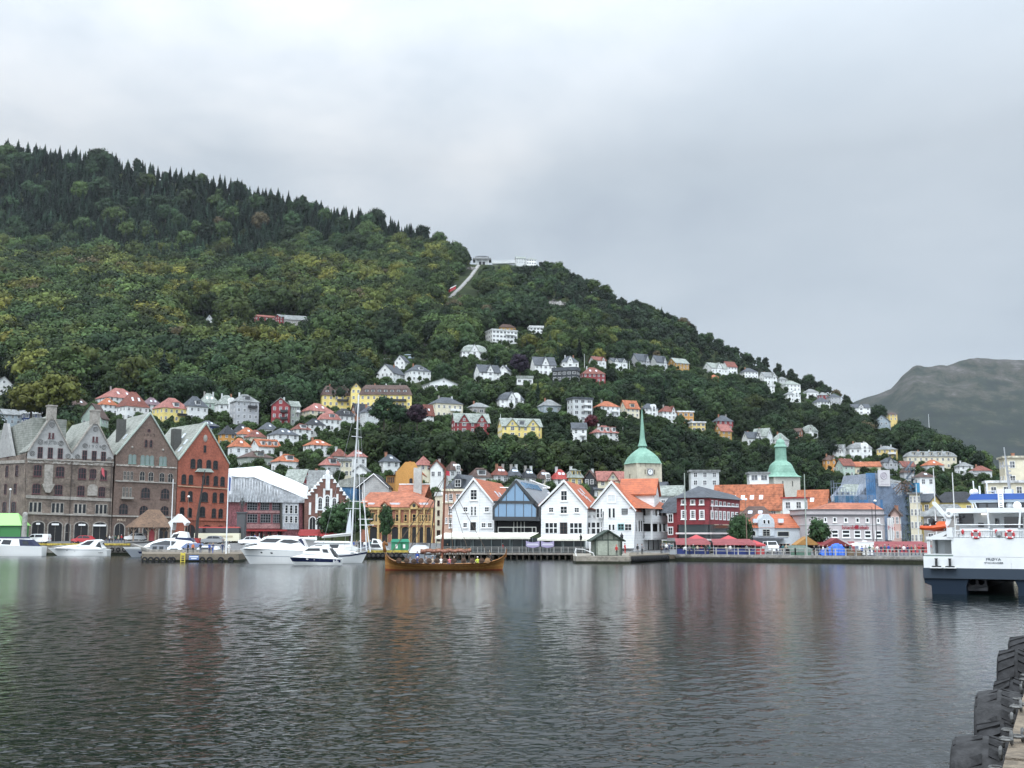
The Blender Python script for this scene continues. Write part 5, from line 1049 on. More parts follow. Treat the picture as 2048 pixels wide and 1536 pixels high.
wins(f, k7, [(1562, 676, 738, 40), (1620, 678, 740, 40)], y=-.3, fm=TRIM, nc=1, nr=1); wins(f, k7, [(1590, 808, 905, 104)], y=-.3, fm=plain('pale_frame', (.5, .5, .46), .5), nc=2, nr=3); wins(f, k7, [(1392, 832, 905, 108), (1820, 835, 912, 168), (2090, 830, 930, 60)], fm=plain('pale_frame', (.5, .5, .46), .5), nc=1, nr=1, ft=.14)
wins(f, k7, [(1840, 1000, 1190, 150)], fm=TRIM, gm=DARK, nc=1, nr=1, name='shop_window')
for xx in (1435, 1780): x, z = f.xz(*k7(xx, 690), .9); MB().box(x-.5, x+.5, .3, 1.1, z-.45, z+.35).build('skylight', SKYL, f.root)
(x0, z0), (x1, z1) = f.xz(*k7(1350, 920)), f.xz(*k7(1820, 925)); MB().prism([(x0, z0-.1), (x1, z1-.1), (x1, z1+.12), (x0, z0+.12)], -4, .02).add([(x0, -4, z0-.1), (x1-1, -4, z1-.1), (x1-4, -2, z1-2.2), (x0, -2, z0-2.2)], [(0, 1, 2, 3)]).build('canopy', mat('grey_canvas', (.30, .32, .35), .7), f.root, fixn=True)
# pale pink corner building
f = Fac('corner_building', 'pale mauve building with red script sign above the market', 'building', 1615, 222, 1776, 224, 1.)
pk = mat('mauve_render', (.52, .475, .475), .7, .1, .25); c0 = f.xz(*k8(1480, 1000))[0]; zt_ = f.xz(*k8(900, 545))[1]; L_ = f.w
arcp = [(0, 9), (0, 0), (L_-2.2, 0)]+[(L_-2.2+2.6*math.sin(t), 2.6-2.6*math.cos(t)) for t in np.linspace(.2, 1.57, 6)]+[(L_+.4, 9)]
MB().plan(arcp, -1, zt_).build('wall', pk, f.root, fixn=True)
def course(z0, z1, o, m, nm): MB().plan([(x+(o if x > L_-1 else -o if x < .1 else 0), y-o if y < 3 else y) for x, y in arcp], z0, z1).build(nm, m, f.root, fixn=True)
zz = lambda y: f.xz(*k8(900, y))[1]
course(zz(622), zz(606), .3, plain('dark_course', (.10, .10, .11), .6), 'cornice'); course(zz(548), zz(536), .2, plain('dark_course', (.10, .10, .11), .6), 'cornice'); course(zz(752), zz(742), .08, W('lightgrey'), 'string_course')
wins(f, k8, [(492, 645, 712, 44), (620, 645, 712, 50), (747, 645, 714, 52), (898, 648, 718, 54), (1058, 648, 720, 50), (1193, 648, 720, 50), (1340, 652, 724, 48)], fm=TRIM, nc=1, nr=1, ft=.16, trim=1)
wins(f, k8, [(625, 815, 920, 92), (752, 816, 922, 92), (902, 818, 924, 108), (1058, 820, 928, 92), (1200, 824, 930, 92), (1345, 826, 932, 92)], fm=TRIM, nc=1, nr=2, ft=.14, bar=.25, trim=1)
for u in (1500, 1525): x, z = f.xz(*k8(u, 960)); MB().box(x-.3, x-.22, -.4, .2, z, z+4.4).box(x+.22, x+.3, -.4, .2, z, z+4.4).build('corner_window', TRIM, f.root)
red = plain('sign_crimson', (.32, .01, .03), .5)
x, z = f.xz(*k8(1030, 785)); lettering('Istanbul', f.root, f.xz(*k8(955, 785))[0], z, -.1, 1.1, red, 3.3); lettering('Kebab', f.root, f.xz(*k8(1122, 785))[0], z, -.1, 1.05, red, 2.5)
x, z = f.xz(*k8(1045, 780)); MB().torus(.32, .1, (x, -.1, z), 'y', 14, 5).sph((x, -.1, z), .2, .08, .2).build('emblem', red, f.root)
x, z = f.xz(*k8(1510, 790)); lettering('Me', f.root, x, z, -.35, 1.2, red, 1.4)
ea, eb = f.xz(*k8(545, 533), 2), f.xz(*k8(1395, 538), 2); ra, rb = f.xz(*k8(690, 445), 5), f.xz(*k8(1265, 450), 5)
MB().add([(ea[0], 1.5, ea[1]), (eb[0], 1.5, eb[1]), (eb[0], 9, eb[1]), (ea[0], 9, ea[1]), (ra[0], 5, ra[1]), (rb[0], 5, rb[1])], [(0, 1, 5, 4), (1, 2, 5), (2, 3, 4, 5), (3, 0, 4), (3, 2, 1, 0)]).build('roof', tile2, f.root, fixn=True)
house(1786, 1805, 1018, 1028, 1085, 'gab', 'pink', 'brown', 'C', 'narrow pink gabled strip right of the mauve building', -10, .9, 'house', Y=236, base=4)
# --- scaffolded building
f = Fac('stone_hall', 'grey slate-roofed building hidden behind blue scaffolding', 'building', 1661, 262, 1812, 266, 1.)
gs = mat('slate_blue_render', (.27, .30, .35), .75, .25, .4)
MB().prism(f.P([(1661, 1085), (1806, 1085), (1806, 1003), (1793, 985), (1779, 968), (1771, 946), (1746, 946), (1740, 966), (1722, 986), (1706, 1002), (1661, 1003)]), 0, 14).build('wall', gs, f.root, fixn=True)
MB().add([(*f.xz(1664, 1000), 0)], []); q = f.P([(1664, 1002), (1722, 990)], 0); r0, r1 = f.xz(1688, 968, 5), f.xz(1745, 966, 5)
MB().add([(q[0][0], -.2, q[0][1]), (q[1][0], -.2, q[0][1]), (r1[0], 5, r0[1]), (r0[0], 5, r0[1])], [(0, 1, 2, 3)]).build('roof', RF('greygreen'), f.root)
q = f.P([(1780, 1000), (1806, 1000)], 0); r0, r1 = f.xz(1778, 958, 5), f.xz(1802, 962, 5)
MB().add([(q[0][0], .2, q[0][1]), (q[1][0], .2, q[1][1]), (r1[0], 5, r1[1]), (r0[0], 5, r0[1])], [(0, 1, 2, 3)]).build('roof', RF('grey'), f.root)
wins(f, k8, [(780+i*75, 300, 345, 34) for i in range(3)]+[(1210+i*110, 640, 700, 40) for i in range(4)], fm=gs, nc=2, nr=2)
s = thing('scaffolding', 'blue netted scaffolding with banner around the grey hall', 'scaffolding', f.o, f.th)
pol = MB(); dk_ = MB(); X = lambda u: f.xz(u, 1010)[0]; Zs = lambda v: f.xz(1735, v)[1]
def topv(u): return float(np.interp(u, [1660, 1668, 1700, 1724, 1726, 1744, 1746, 1772, 1778, 1798, 1800, 1815], [962, 972, 985, 975, 947, 946, 942, 942, 962, 985, 985, 988]))
for i in range(27):
    u = 1660+i*155/26; x = X(u); zt_ = Zs(topv(u)); pol.tube([(x, -.9, -1), (x, -.9, zt_)], .06, 4); pol.tube([(x, -1.9, -1), (x, -1.9, zt_)], .06, 4)
    if i < 26:
        for z in np.arange(1.5, zt_, 2.1): dk_.box(x, X(u+6.1), -1.95, -.85, z, z+.08); pol.tube([(x, -1.95, z+1.), (X(u+6), -1.95, z+1.)], .045, 4)
        if i % 3 == 0:
            for z in np.arange(1.5, zt_-2.1, 2.1): pol.tube([(x, -1.95, z), (X(u+6), -1.95, z+2.1)], .045, 4)
pol.build('pole', plain('scaffold_steel', (.23, .27, .34), .4, .5), s); dk_.build('deck', mat('scaffold_deck', (.22, .25, .31), .8), s)
def netmat(nm, c, a):
    m, nt, b = nodes(nm); L = nt.links.new; setin(b, Base_Color=c4(c), Roughness=.8); n = N(nt, 'ShaderNodeTexNoise'); g_ = N(nt, 'ShaderNodeNewGeometry'); L(g_.outputs['Position'], n.inputs[0]); setin(n, Scale=.5, Detail=4.)
    mr = N(nt, 'ShaderNodeMapRange'); setin(mr, From_Min=.35, From_Max=.65, To_Min=a-.2, To_Max=min(1, a+.25)); L(n.outputs[0], mr.inputs[0]); L(mr.outputs[0], b.inputs['Alpha']); return m
nb, nd, nt_ = netmat('net_blue', (.06, .17, .34), .75), netmat('net_slate', (.20, .26, .36), .5), netmat('net_teal', (.03, .11, .20), .8)
for u0, u1, va, vb_, m in ((1661, 1712, 993, 1012, nt_), (1725, 1744, 947, 1003, nb), (1661, 1806, 990, 1080, nd), (1690, 1760, 1000, 1025, nb), (1744, 1806, 968, 1060, nd)):
    n = 10
    q = MB()
    for i in range(n):
        a_, b_ = X(u0+(u1-u0)*i/n), X(u0+(u1-u0)*(i+1)/n); y = -2.-.12*(i % 2); y2 = -2.-.12*((i+1) % 2); q.add([(a_, y, Zs(vb_)), (b_, y2, Zs(vb_)), (b_, y2, Zs(va)), (a_, y, Zs(va))], [(0, 1, 2, 3)])
    q.build('netting', m, s)
st = MB(); x0, x1 = X(1801), X(1815)
for i in range(9):
    z = 1.5+i*2.1; st.box(x0, x1, -3.6, -2, z, z+.1); st.add([(x0, -3.5, z), (x0, -2.4, z), (x1, -2.4, z+2.1), (x1, -3.5, z+2.1)], [(0, 1, 2, 3)])
    for xx in (x0, (x0+x1)/2, x1): st.tube([(xx, -3.6, z), (xx, -3.6, z+2.1)], .07, 4)
st.build('stair_tower', plain('scaffold_dark', (.06, .085, .11), .5), s)
MB().box(X(1816), X(1826), -3.2, -1, 1, Zs(966)).build('sheet_column', plain('bright_blue_sheet', (.05, .24, .42), .5), s)
MB().box(X(1818), X(1824), -3.3, -3.21, Zs(1040), Zs(1006)).build('sheet_panel', plain('ice_sheet', (.55, .68, .75), .5), s)
bn = MB().box(X(1747.5), X(1771), -2.5, -2.4, Zs(973), Zs(941)).build('banner', mat('banner_grey', (.56, .545, .56), .7, .08, .3), s)
xb = X(1758.5); zb = Zs(952); q = MB().torus(.75, .12, (xb, -2.52, zb), 'y', 20, 5).sph((xb, -2.52, zb), .5, .05, .5); q.build('banner_emblem', plain('banner_mauve', (.40, .37, .41), .7), bn)
MB().box(X(1752), X(1758), -2.53, -2.5, Zs(964.5), Zs(963)).box(X(1752), X(1768), -2.53, -2.5, Zs(970), Zs(968.5)).build('banner_bar', plain('banner_mauve', (.40, .37, .41), .7), bn)
sc_ = MB()
for i in range(26): a0 = pt(1806+random.uniform(-6, 10), 966+random.uniform(-4, 22), 262); sc_.tube([a0, a0+Vector((random.uniform(-2, 2), random.uniform(-1, 1), random.uniform(-2, 2)))], .1, 4)
tag(sc_.build('timber_framework', mat('rusty_brown', (.17, .12, .1), .8)), 'tangle of brown poles on top of the scaffold stair', 'framework')
# --- cream and yellow blocks at the far right
house(1826, 1846, 985, 988, 1090, 'flat', 'cream', 'grey', '', 'tall narrow cream one beside the blue sheeted scaffold', -25, 1., 'block', Y=258, base=2)
house(1842, 1886, 990, 1002, 1090, 'side', 'yellow', 'slate', 'B', 'yellow gabled one with balconies left of the ferry', -35, 1., 'block', Y=262, base=2)
house(1880, 1965, 983, 1003, 1090, 'hip', 'paleyellow', 'black', '', 'long pale yellow one behind the ferry wheelhouse', -10, .5, 'block', Y=275, base=2)
house(1858, 1945, 1008, 1030, 1090, 'hip', 'stone', 'grey', '', 'dark grey roof between yellow blocks and ferry', -10, .5, 'house', Y=240, base=2)
house(2020, 2110, 912, 916, 1090, 'flat', 'cream', 'cream', 'C', 'tall cream tower block at the right edge', 12, .7, 'block', Y=245, base=2)
house(1984, 2060, 961, 966, 1090, 'flat', 'cream', 'white', '', 'lower cream wing with white edge, right edge', 10, .5, 'block', Y=238, base=2)
# ---------------------------------------------------------------- people
def person_mesh(pose):
    J = dict(pel=((0, 0, .96), .125), che=((0, .01, 1.27), .145), nek=((0, .0, 1.475), .058), hd0=((0, -.01, 1.56), .072), hed=((0, -.02, 1.66), .098), top=((0, -.01, 1.745), .07))
    Ed = [('pel', 'che'), ('che', 'nek'), ('nek', 'hd0'), ('hd0', 'hed'), ('hed', 'top')]
    for s, k in ((-1, 'l'), (1, 'r')):
        st = {'stand': 0, 'walk': .3*s, 'lean': 0, 'sit': 0}[pose]
        if pose == 'sit': leg = ((s*.1, -.02, .93), (s*.13, -.42, .92), (s*.13, -.44, .52), (s*.13, -.56, .5))
        else: leg = ((s*.095, 0, .90), (s*.105, -.02-st*.55, .5), (s*.11, -.0-st+.06*abs(st), .09+.1*max(0, -st)), (s*.125, -.16-st, .045+.06*max(0, -st)))
        arm = ((s*.185, 0, 1.405), (s*.265, .04+st*.4, 1.13), (s*.25, -.08+st*.6, .9)) if pose in ('stand', 'walk') else ((s*.185, 0, 1.4), (s*.27, -.08, 1.14), (s*.14, -.36, 1.12))
        for n_, p, r in zip(('hp', 'kn', 'an', 'to'), leg, (.085, .058, .042, .035)): J[n_+k] = (p, r)
        for n_, p, r in zip(('sh', 'el', 'wr'), arm, (.062, .045, .03)): J[n_+k] = (p, r)
        w = Vector(arm[2]); d = (w-Vector(arm[1])).normalized(); side = Vector((s, 0, 0)); pal = w+d*.085; J['pa'+k] = (tuple(pal), .03)
        Ed += [('pel', 'hp'+k), ('hp'+k, 'kn'+k), ('kn'+k, 'an'+k), ('an'+k, 'to'+k), ('che', 'sh'+k), ('sh'+k, 'el'+k), ('el'+k, 'wr'+k), ('wr'+k, 'pa'+k)]
        fw_ = Vector((0, -1, 0))
        for i in range(4): J['f%d%s' % (i, k)] = (tuple(pal+d*(.075, .085, .08, .06)[i]+fw_*(.03-.02*i)), .009); Ed.append(('pa'+k, 'f%d%s' % (i, k)))
        J['th'+k] = (tuple(w+d*.07+fw_*.055), .011); Ed.append(('wr'+k, 'th'+k))
    ks = list(J); me = bpy.data.meshes.new('p'); me.from_pydata([J[k][0] for k in ks], [(ks.index(a), ks.index(b)) for a, b in Ed], [])
    o = bpy.data.objects.new('p', me); COL.objects.link(o); md = o.modifiers.new('s', 'SKIN')
    for i, k in enumerate(ks): me.skin_vertices[0].data[i].radius = (J[k][1],)*2; me.skin_vertices[0].data[i].use_root = (k == 'pel')
    o.modifiers.new('u', 'SUBSURF').levels = 1
    dg = bpy.context.evaluated_depsgraph_get(); r = bpy.data.meshes.new_from_object(o.evaluated_get(dg)); bpy.data.objects.remove(o); r.name = 'body'
    r.materials.clear()
    for q in range(4): r.materials.append(None)
    hz = J['wrl'][0]
    for p in r.polygons:
        c = p.center; lower = (c.z < .95 and abs(c.x) < .2 and not (abs(c.x) > .17 and pose != 'sit')) if pose != 'sit' else (c.y < -.15 and c.z < 1.0 and abs(c.x) < .22 or c.z < .93)
        hand = any((Vector(J['pa'+k][0])-c).length < .1 for k in 'lr')
        p.material_index = 0 if (c.z > 1.5 or hand) else 3 if (c.z < .085 and pose != 'sit') or (pose == 'sit' and c.z < .56) else 2 if lower else 1
        p.use_smooth = True
    return r
PM = {k: person_mesh(k) for k in ('stand', 'walk', 'sit', 'lean')}
hb = MB(); hb.sph((0, .012, 1.685), .107, .112, .098, 10, 6); HAIR = hb.mesh('hair', [plain('hair_brown', (.06, .04, .025), .7)], True)
nb_ = MB(); nb_.add([(-.014, -.108, 1.655), (.014, -.108, 1.655), (0, -.135, 1.64), (0, -.108, 1.69)], [(0, 2, 3), (2, 1, 3), (0, 1, 2)]).sph((-.034, -.1, 1.675), .012).sph((.034, -.1, 1.675), .012).box(-.024, .024, -.108, -.1, 1.612, 1.62); FACE = nb_.mesh('face', [plain('face_feature', (.33, .17, .13), .6)])
CL = dict(black=(.015, .016, .018), navy=(.02, .03, .09), red=(.45, .03, .03), white=(.75, .75, .73), grey=(.2, .2, .21), blue=(.03, .08, .35), orange=(.6, .17, .03), yellow=(.6, .55, .06), green=(.03, .09, .06), pink=(.6, .2, .22), beige=(.45, .37, .27), lime=(.55, .65, .08), jeans=(.06, .09, .16), teal=(.03, .12, .13))
HAIRS = [plain('hair_brown', (.06, .04, .025), .7), plain('hair_black', (.015, .013, .012), .7), plain('hair_fair', (.35, .25, .12), .7), plain('hair_grey', (.4, .4, .4), .7), plain('cap_white', (.75, .75, .75), .6), plain('cap_red', (.4, .03, .03), .6)]
SKINS = [plain('skin_light', (.56, .34, .25), .6), plain('skin_tan', (.4, .22, .14), .6)]
def person(x, Y, z, pose, top, leg, label, face=0., hair=0, h=1.75, group='people along the harbour'):
    o = thing('person', label, 'person', (x, Y, z), face, group); o.scale = (h/1.78,)*3
    b = put('body', PM[pose], o)
    for i, m in enumerate((SKINS[int(x*7) % 4 == 0], plain('cloth_'+top, CL[top], .8), plain('cloth_'+leg, CL[leg], .8), plain('shoe', (.03, .03, .03), .7))): b.material_slots[i].link = 'OBJECT'; b.material_slots[i].material = m
    q = put('hair', HAIR, o); q.material_slots[0].link = 'OBJECT'; q.material_slots[0].material = HAIRS[hair]; put('face', FACE, b); return o
def pers(u, Y, pose, top, leg, label, z=None, **k): return person(xat(u, 1095, Y), Y, gz(u, Y) if z is None else z, pose, top, leg, label, **k)
# ---------------------------------------------------------------- boats
gel = plain('white_gelcoat', (.80, .81, .80), .22, spec=.5); gelg = plain('grey_gelcoat', (.33, .36, .40), .3); navy = plain('navy_gelcoat', (.012, .02, .065), .25); tint_ = plain('tinted_glass', (.02, .023, .028), .06, spec=.7); antif = plain('antifouling', (.02, .025, .035), .6); canv = plain('navy_canvas', (.02, .025, .06), .8); teak = mat('teak', (.3, .18, .09), .6, .2, 2., fine=8.); cush = plain('cream_cushion', (.62, .56, .46), .8)
class Boat:
    def __init__(s, name, label, cat, u0, u1, vw, bow, yaw=0., group=None, Y=None):
        s.Y = Y or Ywat(vw); s.s = s.Y/F; s.uc = (u0+u1)/2; s.vw = vw; s.d = bow
        s.root = thing(name, label, cat, (xat(s.uc, vw, s.Y), s.Y+1, 0), (0 if bow > 0 else math.pi)+R(yaw), group)
    def p(s, u, v): return ((u-s.uc)*s.s*s.d, (s.vw-v)*s.s)
    def hull(s, B, sheer, wl, rows, mats, name='hull', flare=.8, n=22, deck=gel, full=.45, stern=.86, dbl=False):
        """sheer: photo points from stern to bow; wl: waterline (stern u, bow u); rows: height fractions; mats: per row"""
        P2 = [s.p(u, v) for u, v in sheer]; xs = np.array([q[0] for q in P2]); zs = np.array([q[1] for q in P2]); tt = np.linspace(0, 1, len(P2)); t = np.linspace(0, 1, n)
        X = np.interp(t, tt, xs); Z = np.interp(t, tt, zs)
        xw0, xw1 = s.p(wl[0], 0)[0], s.p(wl[1], 0)[0]; XW = xw0+(xw1-xw0)*t
        if dbl: sh = np.sin(math.pi*np.clip(t, .0, 1))**.62; sw = np.sin(math.pi*t)**.9
        else: sh = np.where(t < full, stern+(1-stern)*t/full, 1-np.clip((t-full)/(1-full), 0, 1)**2.3); sw = np.where(t < full, stern+(1-stern)*t/full, 1-np.clip((t-full)/(1-full), 0, 1)**1.7)
        sh = np.maximum(sh, .012); sw = np.maximum(sw, .008)
        lev = [-.5]+list(rows); m = MB()
        def ring(i, side):
            out = []
            for f in lev:
                if f < 0: out.append((XW[i], side*B/2*sw[i]*flare*.8, -.45)); continue
                q = f**.85; xx = XW[i]+(X[i]-XW[i])*f; w = (sw[i]*flare*(1-q)+sh[i]*q)*B/2
                out.append((xx, side*w, Z[i]*f))
            return out
        for side in (-1, 1):
            R_ = [ring(i, side) for i in range(n)]; k = len(lev)
            for j in range(k-1):
                o = len(m.v); m.v += [p for i in range(n) for p in (R_[i][j], R_[i][j+1])]
                for i in range(n-1): a = o+2*i; m.f.append((a, a+2, a+3, a+1) if side < 0 else (a+1, a+3, a+2, a)); m.m.append(mats[j])
            tr = [q for q in R_[0]]
            if side < 0: tL = tr
            else: m.add(tL+tr[::-1], [tuple(range(2*len(lev)-1, -1, -1))], mats[-1])
        dk = MB(); o = len(dk.v); dk.v += [p for i in range(n) for p in ((X[i], -B/2*sh[i], Z[i]-.06), (X[i], B/2*sh[i], Z[i]-.06))]
        for i in range(n-1): dk.f.append((2*i, 2*i+2, 2*i+3, 2*i+1)); dk.m.append(0)
        s.X, s.Z, s.sh, s.B = X, Z, sh, B
        h = m.build(name, [gel, navy, gelg, antif, gel] if not hasattr(s, 'hm') else s.hm, s.root, smooth=False); dk.build('deck', deck, s.root); return h
    def cab(s, pts, w0, w1, m, name, wins=(), x0=0, parent=None):
        Q = [s.p(*q) for q in pts]; zs = [q[1] for q in Q]; z0, z1 = min(zs), max(zs)
        hw = lambda z: w0+(w1-w0)*(z-z0)/max(.01, z1-z0)
        n = len(Q); vs = [(x, -hw(z), z) for x, z in Q]+[(x, hw(z), z) for x, z in Q]
        c = MB().add(vs, [tuple(range(n)), tuple(range(2*n-1, n-1, -1))]+[((i+1) % n, i, i+n, (i+1) % n+n) for i in range(n)]).build(name, m, parent or s.root, fixn=True)
        for i, wp in enumerate(wins):
            Q = [s.p(*q) for q in wp]; n = len(Q); g = MB()
            for sd in (-1, 1):
                g.add([(x, sd*(hw(z)+.03), z) for x, z in Q]+[(x, sd*(hw(z)-.05), z) for x, z in Q], [tuple(range(n)), tuple(range(2*n-1, n-1, -1))]+[((j+1) % n, j, j+n, (j+1) % n+n) for j in range(n)])
            g.build('cabin_window', tint_, c, fixn=True)
        return c
    def ports(s, lst, m=tint_, f=.0):
        for u, v, r in lst:
            x, z = s.p(u, v); i = int(np.argmin(np.abs(s.X-x))); fr = max(0, min(1, z/s.Z[i])); y = s.B/2*(s.sh[i]*.9*fr**.85+s.sh[i]*.62*(1-fr**.85))+.08
            q = MB()
            for sd in (-1, 1): q.sph((x, sd*y, z), r*1.8, .10, r, 10, 6)
            q.build('porthole', m, s.root)
    def rail(s, pts, y, h=.0, name='rail'):
        q = MB()
        for sd in (-1, 1):
            P3 = [(*s.p(*a), b) for a, b in zip(pts, y)]; L_ = [(x, sd*yy, z) for x, z, yy in P3]; q.tube(L_, .035, 5)
            for x, yy, z in L_[::2]: q.tube([(x, yy, z), (x, yy, z-.55)], .025, 4)
        q.build(name, CHROME, s.root)
grpB = 'pleasure boats moored on the left'
b = Boat('motor_cruiser', 'white cabin cruiser with navy canvas, cut by the left edge', 'motorboat', -62, 83, 1111, -1, 2, grpB, Y=235)
b.hull(3.6, [(82, 1092), (40, 1091), (-10, 1089), (-62, 1086)], (82, -40), (0, .12, 1), (3, 4, 4)); b.cab([(70, 1093), (52, 1077), (-45, 1076), (-55, 1090)], 1.5, 1.25, gel, 'cabin', [[(20, 1089), (22, 1080), (6, 1079), (2, 1088)], [(-2, 1088), (2, 1079), (-30, 1079), (-36, 1087)]])
b.cab([(72, 1093), (56, 1079), (36, 1078), (40, 1093)], 1.55, 1.3, canv, 'canopy', [[(57, 1089), (54, 1082), (43, 1081), (45, 1088)]]); b.cab([(50, 1076.6), (46, 1073.5), (-40, 1073), (-44, 1076)], 1.3, 1.15, canv, 'hardtop'); b.ports([(52, 1098, .07), (53, 1098, .07)])
b = Boat('motor_cruiser', 'low white sports cruiser with raked bow, second from left', 'motorboat', 92, 214, 1110.5, -1, 1, grpB, Y=236)
b.hull(3.4, [(213, 1098), (200, 1097), (160, 1096), (92, 1095)], (213, 112), (0, .1, .75, .8, 1), (3, 4, 4, 2, 4)); b.cab([(202, 1097), (196, 1093), (150, 1089), (108, 1095)], 1.5, .9, gel, 'coachroof')
b.cab([(150, 1091), (172, 1080), (194, 1078), (200, 1081), (196, 1087), (205, 1096)], 1.35, 1.1, gel, 'windscreen', [[(160, 1089), (174, 1081.5), (187, 1080.5), (178, 1089.5)], [(190, 1092), (197, 1082), (203, 1095)]]); b.ports([(134, 1100, .1), (150, 1101, .1), (165, 1102, .1)]); x, z = b.p(202, 1104); lt = lettering('Sealine', b.root, x, z, 1.62, .3, BLK, 1.0); lt.rotation_euler = (0, 0, math.pi)
b.rail([(104, 1092), (115, 1091), (130, 1090.5), (150, 1089)], (.5, .85, 1.1, 1.25))
b = Boat('motor_yacht', 'grey-hulled motor yacht with white flybridge behind the stone pier tip', 'motorboat', 244, 404, 1110, -1, 3, grpB, Y=222)
b.hm = [gel, navy, gelg, antif, gelg]; b.hull(4., [(402, 1092), (350, 1092), (300, 1091), (244, 1090)], (400, 262), (0, .1, .8, 1), (3, 2, 2, 0)); b.cab([(398, 1092), (380, 1078), (332, 1073), (318, 1074), (298, 1083), (286, 1091)], 1.8, 1.3, gel, 'cabin', [[(345, 1087), (352, 1079), (330, 1077), (306, 1083), (300, 1087)]])
b.cab([(374, 1076), (370, 1061), (356, 1059), (344, 1063), (338, 1074)], 1.3, 1., gel, 'flybridge', [[(352, 1071), (356, 1063), (345, 1065), (341, 1072)]]); b.cab([(384, 1078), (378, 1072), (350, 1071), (348, 1074)], 1.35, 1.3, navy, 'dodger')
b = Boat('pilot_boat', 'small white cabin boat with grey wheelhouse behind the stone pier', 'motorboat', 272, 372, 1112, -1, 0, grpB, Y=209)
b.hm = [gel, navy, gelg, antif, navy]; b.hull(2.8, [(370, 1100), (320, 1099), (272, 1098)], (370, 284), (0, .4, .7, 1), (3, 1, 2, 4)); b.cab([(332, 1101), (330, 1086), (300, 1085), (298, 1100)], 1.1, 1., plain('wheelhouse_grey', (.2, .21, .23), .5), 'wheelhouse', [[(326, 1095), (326, 1088), (318, 1088), (318, 1095)], [(313, 1095), (313, 1088), (305, 1088), (304, 1095)]])
b.cab([(366, 1101), (360, 1090), (334, 1089), (332, 1101)], 1.15, .95, gel, 'cabin', [[(357, 1098), (354, 1092), (340, 1092), (339, 1098)]])
b = Boat('motorboat', 'white sport boat with blue canopy right of the pilot boat', 'motorboat', 366, 446, 1112, -1, 0, grpB, Y=210)
b.hull(2.8, [(444, 1101), (410, 1100), (366, 1099)], (444, 378), (0, .2, 1), (3, 4, 4)); b.cab([(438, 1101), (432, 1088), (400, 1087), (388, 1098)], 1.2, .9, gel, 'cabin', [[(428, 1098), (425, 1090), (403, 1090), (396, 1097)]])
b.cab([(402, 1088), (398, 1082), (372, 1082), (362, 1090), (372, 1092)], 1.2, 1.0, plain('blue_canvas', (.12, .16, .28), .7), 'canopy')
b = Boat('motor_yacht', 'largest white motor yacht with long dark side window, in front of the red house', 'motorboat', 478, 648, 1128, -1, 3, grpB)
b.hull(4.4, [(645, 1103), (600, 1102), (540, 1100), (478, 1098)], (640, 498), (0, .10, .52, .57, 1), (3, 0, 0, 2, 0)); b.cab([(640, 1103), (612, 1096), (596, 1086), (560, 1092), (520, 1089), (486, 1097)], 1.9, 1.5, gel, 'coachroof')
b.cab([(612, 1098), (603, 1080), (590, 1073.5), (545, 1072), (528, 1075), (512, 1086), (516, 1090)], 1.6, 1.15, gel, 'cabin', [[(603, 1092), (596, 1084), (582, 1080), (566, 1080), (557, 1085)], [(550, 1086), (562, 1078.5), (532, 1078), (518, 1085)]])
b.cab([(604, 1083), (600, 1078), (594, 1080), (610, 1096)], 1.62, 1.4, canv, 'canopy'); b.ports([(525, 1105, .16), (545, 1106, .16), (559, 1107, .16), (567, 1107, .16)]); b.rail([(486, 1091), (500, 1088), (515, 1087), (530, 1087)], (.4, 1., 1.4, 1.7))
b = Boat('motorboat', 'white speedboat with broad navy side stripe, in front of largest yacht', 'motorboat', 577, 681, 1127, -1, 2, grpB, Y=166)
b.hull(3., [(680, 1115), (640, 1113), (610, 1111.5), (577, 1111)], (680, 587), (0, .1, .42, .92, 1), (3, 0, 0, 1, 0)); b.cab([(676, 1115), (662, 1108), (640, 1104), (612, 1104), (584, 1111)], 1.3, .9, gel, 'coachroof')
b.cab([(668, 1110), (659, 1094), (654, 1090), (622, 1089), (610, 1095), (604, 1104)], 1.15, .95, gel, 'cabin', [[(656, 1103), (653, 1096), (643, 1095.5), (645, 1102)], [(639, 1099), (638, 1094), (616, 1094), (609, 1099)]])
b.cab([(674, 1111), (660, 1094), (657, 1094), (663, 1104), (668, 1111)], 1.2, 1., BLK, 'arch'); b.ports([(615, 1115, .12), (629, 1116, .12), (639, 1116, .12)], gel); x, z = b.p(671, 1120); lt = lettering('Bella', b.root, x, z, 1.47, .7, STEELW, .75); lt.rotation_euler = (0, 0, math.pi)
# sailing yacht
b = Boat('sailing_yacht', 'white sailing yacht with blue sheer stripe and very tall mast', 'sailboat', 636, 736, 1123, 1, 0, None, Y=178)
b.hull(3.4, [(638, 1106), (668, 1107), (700, 1105), (734, 1098)], (642, 722), (0, .1, .72, .88, 1), (3, 0, 0, 1, 0), full=.4, stern=.7); b.cab([(650, 1106), (656, 1098), (684, 1098), (710, 1101), (716, 1104)], 1.2, .9, gel, 'cabin', [[(662, 1104), (664, 1100), (672, 1100), (672, 1104)], [(700, 1104), (700, 1102), (708, 1102), (708, 1104)]])
b.cab([(686, 1098), (690, 1091), (704, 1090), (714, 1093), (712, 1099)], .6, .4, plain('sailbag_grey', (.5, .5, .48), .8), 'deck_bag')
wm = plain('white_mast', (.78, .79, .79), .35); x, z = b.p(700, 1100); x2, z2 = b.p(709.5, 786)
MB().tube([(x, 0, z), (x2, 0, z2)], .15, 8, r2=.10).build('mast', wm, b.root)
rg = MB()
for v in (872, 1016, 856): zz_ = (b.vw-v)*b.s; xx_ = x+(x2-x)*(zz_-z)/(z2-z); w = {872: 1.1, 1016: 1.6, 856: .5}[v]; rg.tube([(xx_-w*.6, -w, zz_), (xx_, 0, zz_+.05), (xx_+w*.6, w, zz_)], .05, 5)
